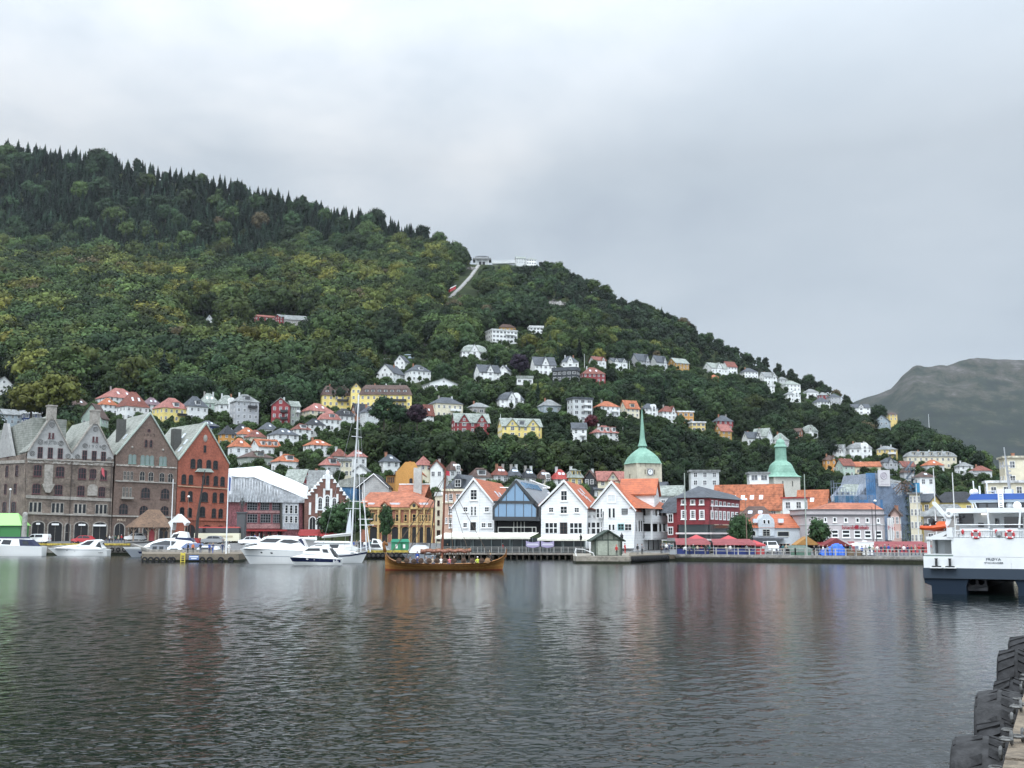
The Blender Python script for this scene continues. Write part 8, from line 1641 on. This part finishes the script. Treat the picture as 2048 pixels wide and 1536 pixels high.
t = thing('sign', 'blue and white notice board fixed to the stained pier', 'sign', at(389, 183.8, .35)); MB().box(-.8, .8, -.08, 0, 0, .75).build('board', plain('sign_blue', (.12, .2, .42), .5), t); MB().box(-.7, .7, -.1, -.07, .42, .6).box(-.45, .45, -.1, -.07, .15, .3).build('lettering_bars', signw, t)
# green-grey shed
Y0_ = 179.; t = thing('shed', 'small grey-green wooden shed with double doors on the pale pier', 'shed', at(1216, Y0_, 1.1), .05); shg = mat('sage_boards', (.25, .275, .23), .75, .2, .6, stripe=.25); shd = mat('bottle_green', (.045, .065, .05), .6, .2)
MB().prism([(-2.1, 0), (2.1, 0), (2.1, 2.5), (0, 3.75), (-2.1, 2.5)], 0, 5).build('wall', shg, t, fixn=True); MB().prism([(-2.75, 2.2), (0, 3.85), (2.75, 2.2), (2.75, 2.38), (0, 4.05), (-2.75, 2.38)], -.5, 5.3).build('roof', [shd], t, fixn=True); MB().add([(2.75, -.45, 2.40), (2.75, 5.3, 2.40), (.1, 5.3, 4.03), (.1, -.45, 4.03)], [(0, 1, 2, 3)]).build('roof_sheet', plain('pale_roofing', (.6, .58, .56), .5), t)
for x in (-.85, .85): MB().box(x-.78, x+.78, -.08, -.01, .1, 2.35).build('door', mat('sage_door', (.33, .36, .30), .7, .15, .7), t)
q = MB(); q.box(-2.1, 2.1, -.12, 0, 2.4, 2.55).box(-.06, .06, -.13, 0, .1, 3.6).box(-2.15, -1.95, -.12, 0, 0, 2.5).box(1.95, 2.15, -.12, 0, 0, 2.5)
for x in (-.9, .9): q.box(x-.05, x+.05, -.12, 0, 2.55, 3.2)
q.build('frame', shd, t)
# railing along the market quay
def railrun(a, b, n, name, label, m, h=1.05, rails=(1.02, .55)):
    (ua, Ya), (ub, Yb) = a, b; A_, B_ = Vector(at(ua, Ya, qz(ua)+.1)), Vector(at(ub, Yb, qz(ub)+.1)); t = thing(name, label, 'railing', A_); d = B_-A_; r = MB()
    for z in rails: r.tube([(0, 0, z), tuple(d+Vector((0, 0, z)))], .05, 5)
    r.build('rail', m, t)
    for i in range(n): p_ = d*i/(n-1); MB().box(p_.x-.09, p_.x+.09, p_.y-.09, p_.y+.09, p_.z-.05, p_.z+h+.08).build('post', m, t)
wr = mat('weathered_grey_rail', (.42, .40, .37), .75, .2, 1.); railrun((1346, 192.2), (1590, 182.2), 12, 'railing', 'grey railing along the quay left of the tall steel pole', wr); railrun((1590, 182.2), (1862, 171.2), 14, 'railing', 'grey railing along the quay right of the tall steel pole', wr)
t = thing('pier_railing', 'short white loading rail on the pale pier block', 'railing', at(1160, 176.5, 1.1)); MB().tube([(-.6, 0, 0), (-.6, 0, 1.1), (.5, 0, 1.05), (2, 0, .5), (2.2, 0, 0)], .06, 6).tube([(-.6, .0, 0), (-.8, 0, .6), (-.6, 0, 1.25)], .09, 6).build('rail', TRIM, t)
steel = plain('pole_white', (.62, .63, .62), .45); green_p = plain('pole_grey_green', (.33, .37, .33), .5)
pole(341, 1095, 345, 958, 212, .11, 'white flagpole in front of the red brick gable', wm, z=1.3); fp = pole(452, 1107, 455, 946, 186, .12, 'white flagpole with drooping flag on the stone pier', wm, z=1.3)
MB().add([(0, -.02, 13.1), (.55, .05, 12.6), (.5, .1, 9.8), (.2, 0, 9.6), (.02, -.02, 12.2)], [(0, 1, 2, 3, 4)]).add([(.1, -.03, 12.5), (.4, -.02, 12.4), (.35, .0, 10.2), (.15, -.03, 10.3)], [(0, 1, 2, 3)], 1).build('flag', [plain('flag_white', (.7, .7, .72), .8), plain('flag_blue', (.05, .1, .3), .8)], fp)
def globe(t, h): MB().sph((0, 0, h+.1), .28, .28, .22, 12, 6).build('lamp_globe', plain('lamp_white', (.82, .82, .8), .4), t)
def lantern(t, h): MB().lathe([(.03, h-.9), (.2, h-.8), (.28, h-.2), (.1, h), (.02, h+.25)], 6).build('lantern', BLK, t)
def crosst(t, h):
    q = MB().tube([(-1.1, 0, h-1.), (1.1, 0, h-1.)], .05, 5)
    for x in (-1.1, 0, 1.1): q.sph((x, 0, h-.8+(.4 if x == 0 else 0)), .25, .25, .2)
    q.build('lamp_cluster', plain('lamp_white', (.82, .82, .8), .4), t)
for u, vb, vt, Y, ex, lb, m in ((15, 1080, 980, 244, globe, 'white globe street lamp left of the stone building', METAL), (374, 1082, 994, 243, globe, 'globe street lamp before the red brick gable', plain('pole_bronze', (.2, .13, .1), .5)), (1162, 1105, 1070, 200, lantern, 'black lantern post left of the green shed', BLK), (1244, 1108, 1068, 186, lantern, 'black lantern post right of the green shed', BLK), (1754, 1095, 1003, 200, globe, 'dark post with globe before the mauve building', BLK), (1747, 1095, 1014, 201, None, 'dark plain post left of the globe lamp, mauve building', BLK), (1494, 1095, 1000, 200, globe, 'dark lamp post beside the market tree', plain('pole_bronze', (.12, .11, .1), .5)), (1180, 1106, 1056, 196, None, 'thin white post left of the green shed', TRIM)):
    pole(u, vb, u, vt, Y, .09, lb, m, 'lamp_post', 'lamp post', extra=ex)
pole(1372, 1106, 1370, 946, 189.5, .13, 'tall grey steel pole at left end of market railing', green_p, 'steel_pole', 'pole'); pole(1614, 1112, 1611, 948, 180.5, .12, 'tall pale pole on market quay beside the orange tent', green_p, 'steel_pole', 'pole'); pole(1874, 1090, 1874, 937, 200, .13, 'tall white lamp mast behind the rescue boat', steel, 'steel_pole', 'pole'); pole(1912, 1090, 1912, 945, 200, .14, 'tall pale mast left of the ferry wheelhouse', steel, 'steel_pole', 'pole'); pole(1838, 1090, 1838, 968, 215, .1, 'thin pale mast left of the yellow blocks', steel, 'steel_pole', 'pole')
for i, (u0, u1, vt, Y) in enumerate(((392, 406, 940, 238),)):
    a = Vector(at(u0, Y)); b_ = pt(u1+4, vt, Y); t = thing('crane', 'dark slanting loading crane in front of the red brick gable', 'crane', a); MB().tube([(0, 0, 0), (.2, 0, 6)], .38, 6, r2=.3).tube([(.2, 0, 6), tuple(b_-a)], .28, 6, r2=.1).build('jib', plain('crane_black', (.03, .026, .024), .6), t); MB().box(-.8, .8, -.8, .8, 0, 1.1).build('base', plain('crane_red', (.3, .03, .03), .6), t)
a = Vector(at(853, 206)); t = thing('crane', 'thin dark derrick with stay left of dragon ship mast', 'crane', a); b_ = pt(870, 1000, 206)-a; MB().tube([(.6, 0, 0), tuple(b_)], .09, 5).tube([tuple(b_), tuple(pt(812, 1085, 206)-a)], .03, 4).build('jib', BLK, t)
# statue on a pillar
t = thing('monument', 'dark pillar monument with standing figure before the wrapped house', 'statue', at(482, 243)); br = plain('bronze_dark', (.05, .055, .055), .6); MB().box(-.85, .85, -.85, .85, 0, 6.2).box(-1., 1., -1., 1., 6.2, 6.5).box(-1.1, 1.1, -1.1, 1.1, 0, .6).build('pedestal', plain('pedestal_slate', (.075, .08, .085), .7), t)
st_ = put('figure', PM['stand'].copy(), t, (0, 0, 6.5)); st_.data.materials.clear(); st_.data.materials.append(br); st_.scale = (1.9, 1.9, 1.75)
for p in st_.data.polygons: p.material_index = 0
# shingle-roofed well pavilion and white canopy gate
t = thing('pavilion', 'open pavilion with steep brown shingle roof in front of brown brick gable', 'pavilion', at(297, 245), .45); shn = mat('shingles', (.185, .115, .075), .8, .35, .8, c2=(.08, .055, .04), fine=3., stripe=.3)
z1 = zat(1055, 245)-gz(297, 245); z2 = zat(1019, 245)-gz(297, 245)
MB().add([(-4.6, -4, z1), (4.6, -4, z1), (4.6, 4, z1), (-4.6, 4, z1), (-.4, 0, z2), (2.0, 0, z2), (-3.6, -3.4, z1+.8), (3.8, -3.4, z1+.8)], [(0, 1, 5, 4), (1, 2, 5), (2, 3, 4, 5), (3, 0, 4), (3, 2, 1, 0)]).build('roof', shn, t, fixn=True); pw = mat('pale_oak', (.34, .26, .2), .8, .2, 1.)
for x, y in ((-3.6, -3.2), (-.6, -3.2), (.9, -3.2), (3.6, -3.2), (-3.6, 3.2), (3.6, 3.2)): MB().box(x-.16, x+.16, y-.16, y+.16, 0, z1).tube([(x, y, z1-1.1), (x-.8, y, z1)], .1, 5).tube([(x, y, z1-1.1), (x+.8, y, z1)], .1, 5).build('post', pw, t)
MB().box(-.6, .9, -3.1, -2.9, 0, z1-.2).build('panel', W('red'), t)
t = thing('canopy', 'white pointed canopy roof right of the shingle pavilion', 'canopy', at(354, 239)); z1 = zat(1045, 239)-gz(354, 239); z2 = zat(1028, 239)-gz(354, 239)
MB().prism([(-1.9, z1), (-1., z1-1.6), (-.9, z1), (1.2, z1), (1.6, z1-.7), (2.1, z1), (.1, z2)], -.4, 2.2).build('roof', W('white'), t, fixn=True)
for x in (-1.2, 1.5): MB().box(x-.1, x+.1, 0, .2, 0, z1).build('post', pw, t)
# green kiosk and stone pillar at left
t = thing('kiosk', 'bright green kiosk with light green roof at the left edge', 'kiosk', at(10, 241.5)); gk = plain('kiosk_green', (.045, .20, .06), .5); z1 = zat(1051, 241)-gz(10, 241); z2 = zat(1026, 241)-gz(10, 241)
MB().box(-5, 3.2, 0, 4, 0, z1).build('wall', gk, t); MB().add([(-5, -.4, z1), (3.5, -.4, z1), (3.5, 4.4, z1), (-5, 4.4, z1), (-5, 2, z2), (1.6, 2, z2)], [(0, 1, 5, 4), (1, 2, 5), (2, 3, 4, 5), (3, 0, 4), (3, 2, 1, 0)]).build('roof', plain('kiosk_lime', (.27, .55, .17), .5), t, fixn=True); MB().box(-3.6, -1.2, -.04, 0, .3, z1-.6).build('door', plain('kiosk_dark', (.02, .09, .03), .5), t)
t = thing('pillar', 'pale round-topped stone pillar between green kiosk and arches', 'pillar', at(47, 241.8)); hp = zat(1024, 242)-gz(47, 242); MB().lathe([(.62, 0), (.58, .8), (.52, hp-.6), (.42, hp-.15), (.15, hp)], 12).build('shaft', mat('pale_granite', (.40, .39, .36), .85, .25, .8), t)
# flag on the stone building
t = thing('flag', 'small red flag on a slanting pole over the stone balcony', 'flag', pt(188, 965, 254)); tp = pt(203, 935, 250)-Vector(t.location); MB().tube([(0, 0, 0), tuple(tp)], .07, 6).build('pole', plain('pole_tan', (.5, .42, .36), .6), t); MB().add([tuple(tp), tuple(tp+Vector((.6, 0, -.3))), tuple(tp+Vector((.75, .1, -2.2))), tuple(tp+Vector((.1, .05, -1.4)))], [(0, 1, 2, 3)]).build('cloth', plain('flag_red', (.45, .08, .1), .8), t)
# vehicles
whl = MB().torus(.25, .10, (0, 0, 0), 'y', 16, 8); WH = whl.mesh('tyre', plain('wheel_black', (.02, .02, .02), .7), True); RIM = MB().lathe([(.02, -.1), (.2, -.09), (.21, .09), (.02, .1)], 12); RI = MB().add([(x, z, y) for x, y, z in RIM.v], RIM.f).mesh('rim', METAL)
def car(name, label, u, Y, prof, L_, W_, paint, wins_, wx, wr_=.33, face=0., z=None, cat='car'):
    """prof: side outline 0..1 of the length; height in metres"""
    o = thing(name, label, cat, at(u, Y, z), face); P_ = [((x-.5)*L_, zz) for x, zz in prof]; zs = [q[1] for q in P_]; zm = max(zs)*.55; n = len(P_)
    hw = lambda zz: W_/2*(1-.16*max(0, (zz-zm)/(max(zs)-zm)))
    MB().add([(x, -hw(zz), zz) for x, zz in P_]+[(x, hw(zz), zz) for x, zz in P_], [tuple(range(n)), tuple(range(2*n-1, n-1, -1))]+[((i+1) % n, i, i+n, (i+1) % n+n) for i in range(n)]).build('body', paint, o, fixn=True)
    for wp in wins_:
        Q = [((x-.5)*L_, zz) for x, zz in wp]; k = len(Q); g = MB()
        for s in (-1, 1): g.add([(x, s*(hw(zz)+.015), zz) for x, zz in Q]+[(x, s*(hw(zz)-.05), zz) for x, zz in Q], [tuple(range(k)), tuple(range(2*k-1, k-1, -1))]+[((j+1) % k, j, j+k, (j+1) % k+k) for j in range(k)])
        g.build('window', tint_, o, fixn=True)
    f0 = min(P_, key=lambda q: q[0])[0]; r0 = max(P_, key=lambda q: q[0])[0]; tops = [q for q in prof if q[1] > zm*1.2]; xa = (min(q[0] for q in prof if q[1] > .95*max(zs))-.5)*L_
    xh = [(((q[0]-.5)*L_), q[1]) for q in prof if .6*max(zs) < q[1] < .75*max(zs) and q[0] < .5]
    if xh:
        a_, b_ = xh[0], (xa, .96*max(zs)); MB().add([(a_[0]-.03, -W_*.42, a_[1]), (a_[0]-.03, W_*.42, a_[1]), (b_[0]-.06, W_*.38, b_[1]), (b_[0]-.06, -W_*.38, b_[1])], [(0, 1, 2, 3), (3, 2, 1, 0)]).build('windscreen', tint_, o)
    for x in wx:
        for s in (-1, 1): w = put('wheel', WH, o, ((x-.5)*L_, s*(W_/2-.1), wr_)); w.scale = (wr_/.35,)*3; put('rim', RI, w)
    for s in (-1, 1): MB().sph((f0+.06, s*W_*.36, zm*.78), .08, .16, .1).build('headlight', plain('headlamp', (.75, .77, .78), .15), o); MB().box(r0-.06, r0+.02, s*W_*.36-.12, s*W_*.36+.12, zm*.75, zm*1.05).build('tail_light', plain('taillamp', (.35, .02, .02), .3), o)
    MB().box(f0-.02, f0+.06, -.27, .27, .35, .46).build('number_plate', signw, o); return o
SUV = [(.0, .4), (.005, .75), (.03, .95), (.22, 1.08), (.36, 1.6), (.55, 1.68), (.85, 1.6), (.965, 1.1), (1, .95), (.995, .4), (.9, .3), (.1, .3)]; SW = [[(.27, 1.1), (.37, 1.54), (.52, 1.58), (.52, 1.1)], [(.54, 1.1), (.54, 1.58), (.8, 1.52), (.9, 1.12)]]
VAN = [(.0, .45), (.0, .95), (.03, 1.15), (.17, 1.35), (.30, 1.92), (.4, 2.0), (.97, 1.98), (1, 1.6), (1, .45), (.92, .32), (.08, .32)]; VW = [[(.2, 1.32), (.32, 1.82), (.42, 1.84), (.42, 1.32)], [(.46, 1.32), (.46, 1.84), (.76, 1.84), (.76, 1.32)]]

car('delivery_van', 'white passenger van parked before the stone arches', 75, 245, VAN, 5.1, 1.95, carw, VW, (.2, .78)); car('parked_car', 'red and white car behind the low sports cruiser', 166, 245, SUV, 4.6, 1.8, carr, SW, (.18, .8)); car('parked_car', 'white sport utility car beside the shingle pavilion', 272, 246, SUV, 4.7, 1.9, carw, SW, (.18, .8)); car('delivery_van', 'white van facing the quay at the open market', 1541, 197, VAN, 5., 1.9, carw, VW, (.2, .78), face=math.pi/2); car('parked_car', 'white car behind the stone pier crew, right of flagpole', 500, 232, SUV, 4.5, 1.8, carw, SW, (.18, .8)); car('parked_car', 'grey car partly hidden between the pier people', 425, 236, SUV, 4.5, 1.8, plain('car_grey', (.25, .26, .27), .3), SW, (.18, .8))
mc_ = thing('motorcycle', 'red scooter parked left of the red and white car', 'motorcycle', at(150, 243)); MB().tube([(-.5, 0, .7), (-.1, 0, .75), (.35, 0, .45), (.6, 0, .75)], .14, 6).tube([(-.55, 0, .3), (-.62, 0, 1.05)], .06, 5).build('body', carr, mc_)
for x in (-.6, .6): put('wheel', WH, mc_, (x, 0, .3))
b_ = thing('coach', 'long cream coach with dark windows below the red brick gable', 'bus', at(436, 242)); BL = 9.6; crm = plain('coach_cream', (.72, .68, .52), .35)
MB().prism([(-BL/2, .35), (BL/2, .35), (BL/2, 2.0), (-BL/2, 2.0)], -1.25, 1.25).build('body', crm, b_, fixn=True); MB().prism([(-BL/2+.05, 2.0), (BL/2-.05, 2.0), (BL/2-.15, 3.1), (-BL/2+.3, 3.1)], -1.2, 1.2).build('window_band', tint_, b_, fixn=True); MB().prism([(-BL/2+.3, 3.1), (BL/2-.15, 3.1), (BL/2-.3, 3.35), (-BL/2+.5, 3.35)], -1.2, 1.2).build('roof', plain('coach_roof', (.5, .08, .07), .4), b_, fixn=True); MB().box(-.8, 3.4, -1.28, -1.24, 1.1, 1.5).build('livery_band', plain('livery_tan', (.45, .40, .28), .5), b_)
for x in (-2.6, 3.):
    for s in (-1, 1): w = put('wheel', WH, b_, (x, s*1.1, .5)); w.scale = (1.5,)*3; put('rim', RI, w)
for i, (u0, u1, v, Y, c, lb) in enumerate(((598, 640, 1063, 250, 'shop_red', 'red awning under the wrapped house right end'), (640, 674, 1064, 250, 'shop_red', 'red awning under the stepped gable'))):
    t = thing('awning', lb, 'awning', at((u0+u1)/2, Y)); w = (u1-u0)*Y/F/2; z = zat(v, Y)-gz(u0, Y); MB().prism([(0, 0), (1, 0), (1, .1), (0, .1)], 0, .1); MB().add([(-w, -1.6, z-.5), (w, -1.6, z-.5), (w, 1, z+.5), (-w, 1, z+.5), (-w, -1.6, z-.9), (w, -1.6, z-.9)], [(0, 1, 2, 3), (4, 5, 1, 0), (3, 2, 1, 0)]).build('canvas', plain('awning_red', (.40, .05, .05), .7), t)
    for x in (-w+.1, w-.1): MB().box(x-.05, x+.05, -1.6, -1.5, 0, z-.5).build('post', BLK, t)
for i, (u, Y) in enumerate(((793, 205.5), (808, 206))):
    t = thing('recycling_container', ('green recycling container with white marks, left of pair', 'green recycling container with open side, right of pair')[i], 'container', at(u, Y)); gr = plain('container_green', (.03, .22, .12), .5); MB().box(-.85, .85, -.8, .8, 0, 1.5).build('body', gr, t); MB().prism([(-1., 1.5), (1., 1.5), (.7, 2.05), (-.7, 2.05)], -.95, .95).build('lid', plain('container_lid', (.05, .32, .2), .5), t, fixn=True); MB().box(-.1, .3, -.84, -.8, .4, 1.1).build('marking', signw, t)
# market tents and stalls
pinkc = plain('market_red', (.40, .055, .06), .75); rosec = mat('market_rose', (.46, .15, .16), .75, .1, .6); tb_ = plain('stall_blue', (.015, .03, .14), .6)
def stall(u0, u1, ve, vt, Y, kind, m, label, front=None, vf=None, d=3.5, ground=None):
    zg = gz((u0+u1)/2, Y); w = (u1-u0)*Y/F/2; z1 = zat(ve, Y)-zg; z2 = zat(vt, Y)-zg; t = thing('market_tent', label, 'market stall', at((u0+u1)/2, Y)); q = MB()
    if kind == 'gable': q.prism([(-w, z1), (w, z1), (0, z2)], 0, d)
    elif kind == 'pyr': q.add([(-w, 0, z1), (w, 0, z1), (w, d, z1), (-w, d, z1), (0, d/2, z2)], [(0, 1, 4), (1, 2, 4), (2, 3, 4), (3, 0, 4), (3, 2, 1, 0)]).box(-w, w, -.02, .02, z1-.3, z1)
    else: q.add([(-w, 0, z1), (w, 0, z1), (w-.3, d, z2), (-w+.3, d, z2)], [(0, 1, 2, 3), (3, 2, 1, 0)]).box(-w, w, -.03, .03, z1-.35, z1)
    q.build('canopy', m, t, fixn=kind != 'lean')
    p_ = MB(); n = max(2, int(w*2/3)+1)
    for i in range(n):
        x = -w+.1+(2*w-.2)*i/(n-1); p_.box(x-.05, x+.05, .05, .15, 0, z1).box(x-.05, x+.05, d-.2, d-.1, 0, z1)
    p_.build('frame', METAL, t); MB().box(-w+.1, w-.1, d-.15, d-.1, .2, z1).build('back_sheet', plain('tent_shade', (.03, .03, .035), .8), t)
    if front: MB().box(-w+.2, w-.2, .1, .8, 0, vf or .95).build('counter', front, t)
stall(1352, 1421, 1085.5, 1076.5, 191, 'lean', rosec, 'long rose awning, left of two below the oxblood building', tb_); stall(1426, 1511, 1086, 1078, 189, 'lean', rosec, 'long rose awning, right of two below the oxblood building', tb_); stall(1380, 1412, 1078, 1069, 194, 'pyr', pinkc, 'red pointed parasol tent behind the left rose awning'); stall(1445, 1477, 1079, 1070.5, 193, 'pyr', pinkc, 'red pointed parasol tent behind the right rose awning'); stall(1494, 1531, 1089, 1080, 190, 'pyr', pinkc, 'red tent at the right end of rose awnings', pinkc)
stall(1592, 1640, 1090, 1073, 197, 'gable', mat('tent_ochre', (.36, .19, .06), .75), 'ochre gabled tent behind the tall pale pole'); stall(1645, 1702, 1092, 1076, 196, 'gable', mat('tent_maroon', (.20, .04, .045), .75), 'dark red gabled tent above the blue tarpaulin'); stall(1637, 1660, 1090, 1083, 199, 'lean', pinkc, 'small red roof between ochre and dark red tents'); stall(1703, 1862, 1090.5, 1083, 195, 'lean', rosec, 'longest rose roof along the right of the market', pinkc); stall(1579, 1624, 1098, 1091, 184, 'lean', plain('stall_grey_green', (.2, .26, .22), .7), 'low grey-green covered stall behind the railing', plain('stall_green', (.09, .17, .12), .7))
t = thing('kiosk', 'white box kiosk trailer behind the market railing', 'kiosk', at(1732, 181)); wk = plain('kiosk_white', (.78, .78, .77), .5); MB().box(-1.2, 1.25, 0, 2, .1, 2.05).box(-1.25, 1.3, -.05, 2.05, 2.05, 2.18).box(-.35, .3, .5, 1, 2.18, 2.35).build('body', wk, t); MB().add([(-1.2, .05, 2.0), (-2.2, .05, 1.75), (-2.2, 1.9, 1.75), (-1.2, 1.9, 2.0), (-2.2, .05, 1.5), (-1.2, .05, 1.5)], [(0, 1, 2, 3), (0, 5, 4, 1)]).build('flap', wk, t)
for x in (-.6, .7): put('wheel', WH, t, (x, .1, .3))
n = 14; q = MB(); pts = []
for j in range(6):
    for i in range(n):
        s = i/(n-1); hgt_ = float(np.interp(s, [0, .05, .25, .5, .62, .8, .95, 1], [.15, .9, 1.15, 1.75, 1.95, 1.6, .6, .0])); r_ = j/5
        pts.append(((s-.5)*4.6, -1.2+2.4*r_+.12*math.sin(i*1.7+j), max(.02, hgt_*(1-(2*r_-1)**4)+.12*math.sin(i*2.3+j*1.9)*(0 < j < 5))))
q.add(pts, [(j*n+i, j*n+i+1, (j+1)*n+i+1, (j+1)*n+i) for j in range(5) for i in range(n-1)]); t = q.build('tarpaulin', plain('tarpaulin_blue', (.02, .12, .55), .4), None, loc=at(1667, 183)); tag(t, 'crumpled bright blue tarpaulin over goods in front of dark red tent', 'tarpaulin')
for i, u in enumerate((1345, 1700, 1716)): t = thing('crate', ('grey crate stack at left end of the market railing', 'wooden fish crate left of the white kiosk', 'second wooden fish crate touching the white kiosk')[i], 'crate', at(u, 190 if u < 1400 else 180)); MB().box(-.5, .5, -.3, .3, .02, .8).build('boards', WOODD if i else METAL, t); MB().box(-.54, .54, -.34, .34, .8, .86).build('lid', WOODD if i else METAL, t)
# street trees
for u, vb, Y, h, wd, v, lb in ((772, 1080, 246, 8.5, .62, 5, 'small round street tree in front of the arcade'), (700, 1080, 252, 9, 1.1, 2, 'dense green tree between stepped gable and sailing mast'), (664, 1080, 250, 7.5, 1., 1, 'low green tree in front of the stepped gable arches'), (1481, 1095, 203, 6.6, .8, 3, 'market tree at the right corner of oxblood building'), (1638, 1095, 203, 5.8, .85, 0, 'market tree in front of the mauve building')):
    lone_tree(u, vb, Y, h, (.032, .062, .026), v, lb, wd, z=gz(u, Y), name='street_tree')
# people
T_ = [('black', 'black'), ('navy', 'jeans'), ('grey', 'black'), ('red', 'jeans'), ('white', 'navy'), ('blue', 'black'), ('beige', 'jeans'), ('black', 'jeans'), ('teal', 'black'), ('green', 'navy')]
for u, Y, po, tp, lg_, lb, hr in ((401, 192, 'stand', 'black', 'jeans', 'person in black on the pier left of the blue pair', 1), (419, 190, 'stand', 'blue', 'navy', 'person in blue on the stone pier, left of pair', 0), (426, 189, 'walk', 'navy', 'blue', 'person in navy on the stone pier, right of pair', 2), (445, 190, 'walk', 'navy', 'jeans', 'person in dark jacket left of the pier flagpole', 1), (458, 189, 'stand', 'white', 'white', 'person dressed all in white by the pier flagpole', 0), (386, 191, 'stand', 'orange', 'black', 'person in orange jacket on the left pier', 3), (376, 190, 'stand', 'black', 'black', 'person in black next to the orange jacket', 0)): pers(u, Y, po, tp, lg_, lb, z=1.3, hair=hr, face=random.uniform(-1, 1))
for u, Y, po, tp, lg_, lb, z, hr in ((980, 206.5, 'walk', 'grey', 'beige', 'person in pale grey walking on the terrace', 1.1, 3), (1005, 206, 'stand', 'red', 'black', 'person with red jacket at the terrace railing', 1.1, 4), (1189, 181, 'stand', 'black', 'black', 'person in black left of the green shed', 1.1, 1), (1233, 178, 'stand', 'red', 'black', 'person in red jacket and cap right of shed doors', 1.1, 5), (1275, 186, 'stand', 'black', 'grey', 'person in black leaning at white wing corner', 1.15, 1), (1284, 187, 'lean', 'grey', 'black', 'person in grey right of the leaning one, white wing', 1.15, 0), (1250, 195, 'stand', 'red', 'red', 'person in red at the pillar behind the shed', 1.2, 0)): pers(u, Y, po, tp, lg_, lb, z=z, hair=hr, face=random.uniform(-1, 1))
spots = [(1322+i*5.4, 197+((i*37) % 9), 'left of the rose awnings') for i in range(8)]+[(1362+i*8.2, 189.5-((i*29) % 5)*.8+2, 'under the rose awnings') for i in range(19)]+[(1553+i*6.5, 188+((i*31) % 6), 'beside the white market van') for i in range(5)]+[(1628+(i*9), 180.5+((i*23) % 4), 'near the blue tarpaulin') for i in range(9)]+[(1724+i*7.6, 177+((i*17) % 8)-max(0, i-8)*.25, 'along the longest rose roof') for i in range(17)]+[(212+i*6, 246+(i % 3), 'near the pavilion arches') for i in range(7)]+[(500+i*9, 247+(i % 4), 'before the red shop fronts') for i in range(7)]+[(702+i*5.5, 207+(i % 5), 'behind the tall sailing yacht') for i in range(10)]+[(895+i*19, 207.2+(i % 2), 'seated crowd zone of the covered terrace') for i in range(7)]
seen = {}
for i, (u, Y, wh) in enumerate(spots):
    tp, lg_ = T_[(i*7+i//5) % 10]; po = ('stand', 'walk', 'stand', 'lean')[i % 4]; k = (tp, wh); seen[k] = seen.get(k, 0)+1
    if 'terrace' in wh: wh = 'on the covered terrace'
    pers(u, Y, po, tp, lg_, f"person in {tp} top {'walking' if po == 'walk' else 'standing'} {wh}"+('' if seen[k] == 1 else f", further right" if seen[k] == 2 else ', farthest right'), z=1.1 if 'terrace' in wh else None, hair=i % 4, face=random.uniform(-3, 3), h=1.62+.18*random.random())
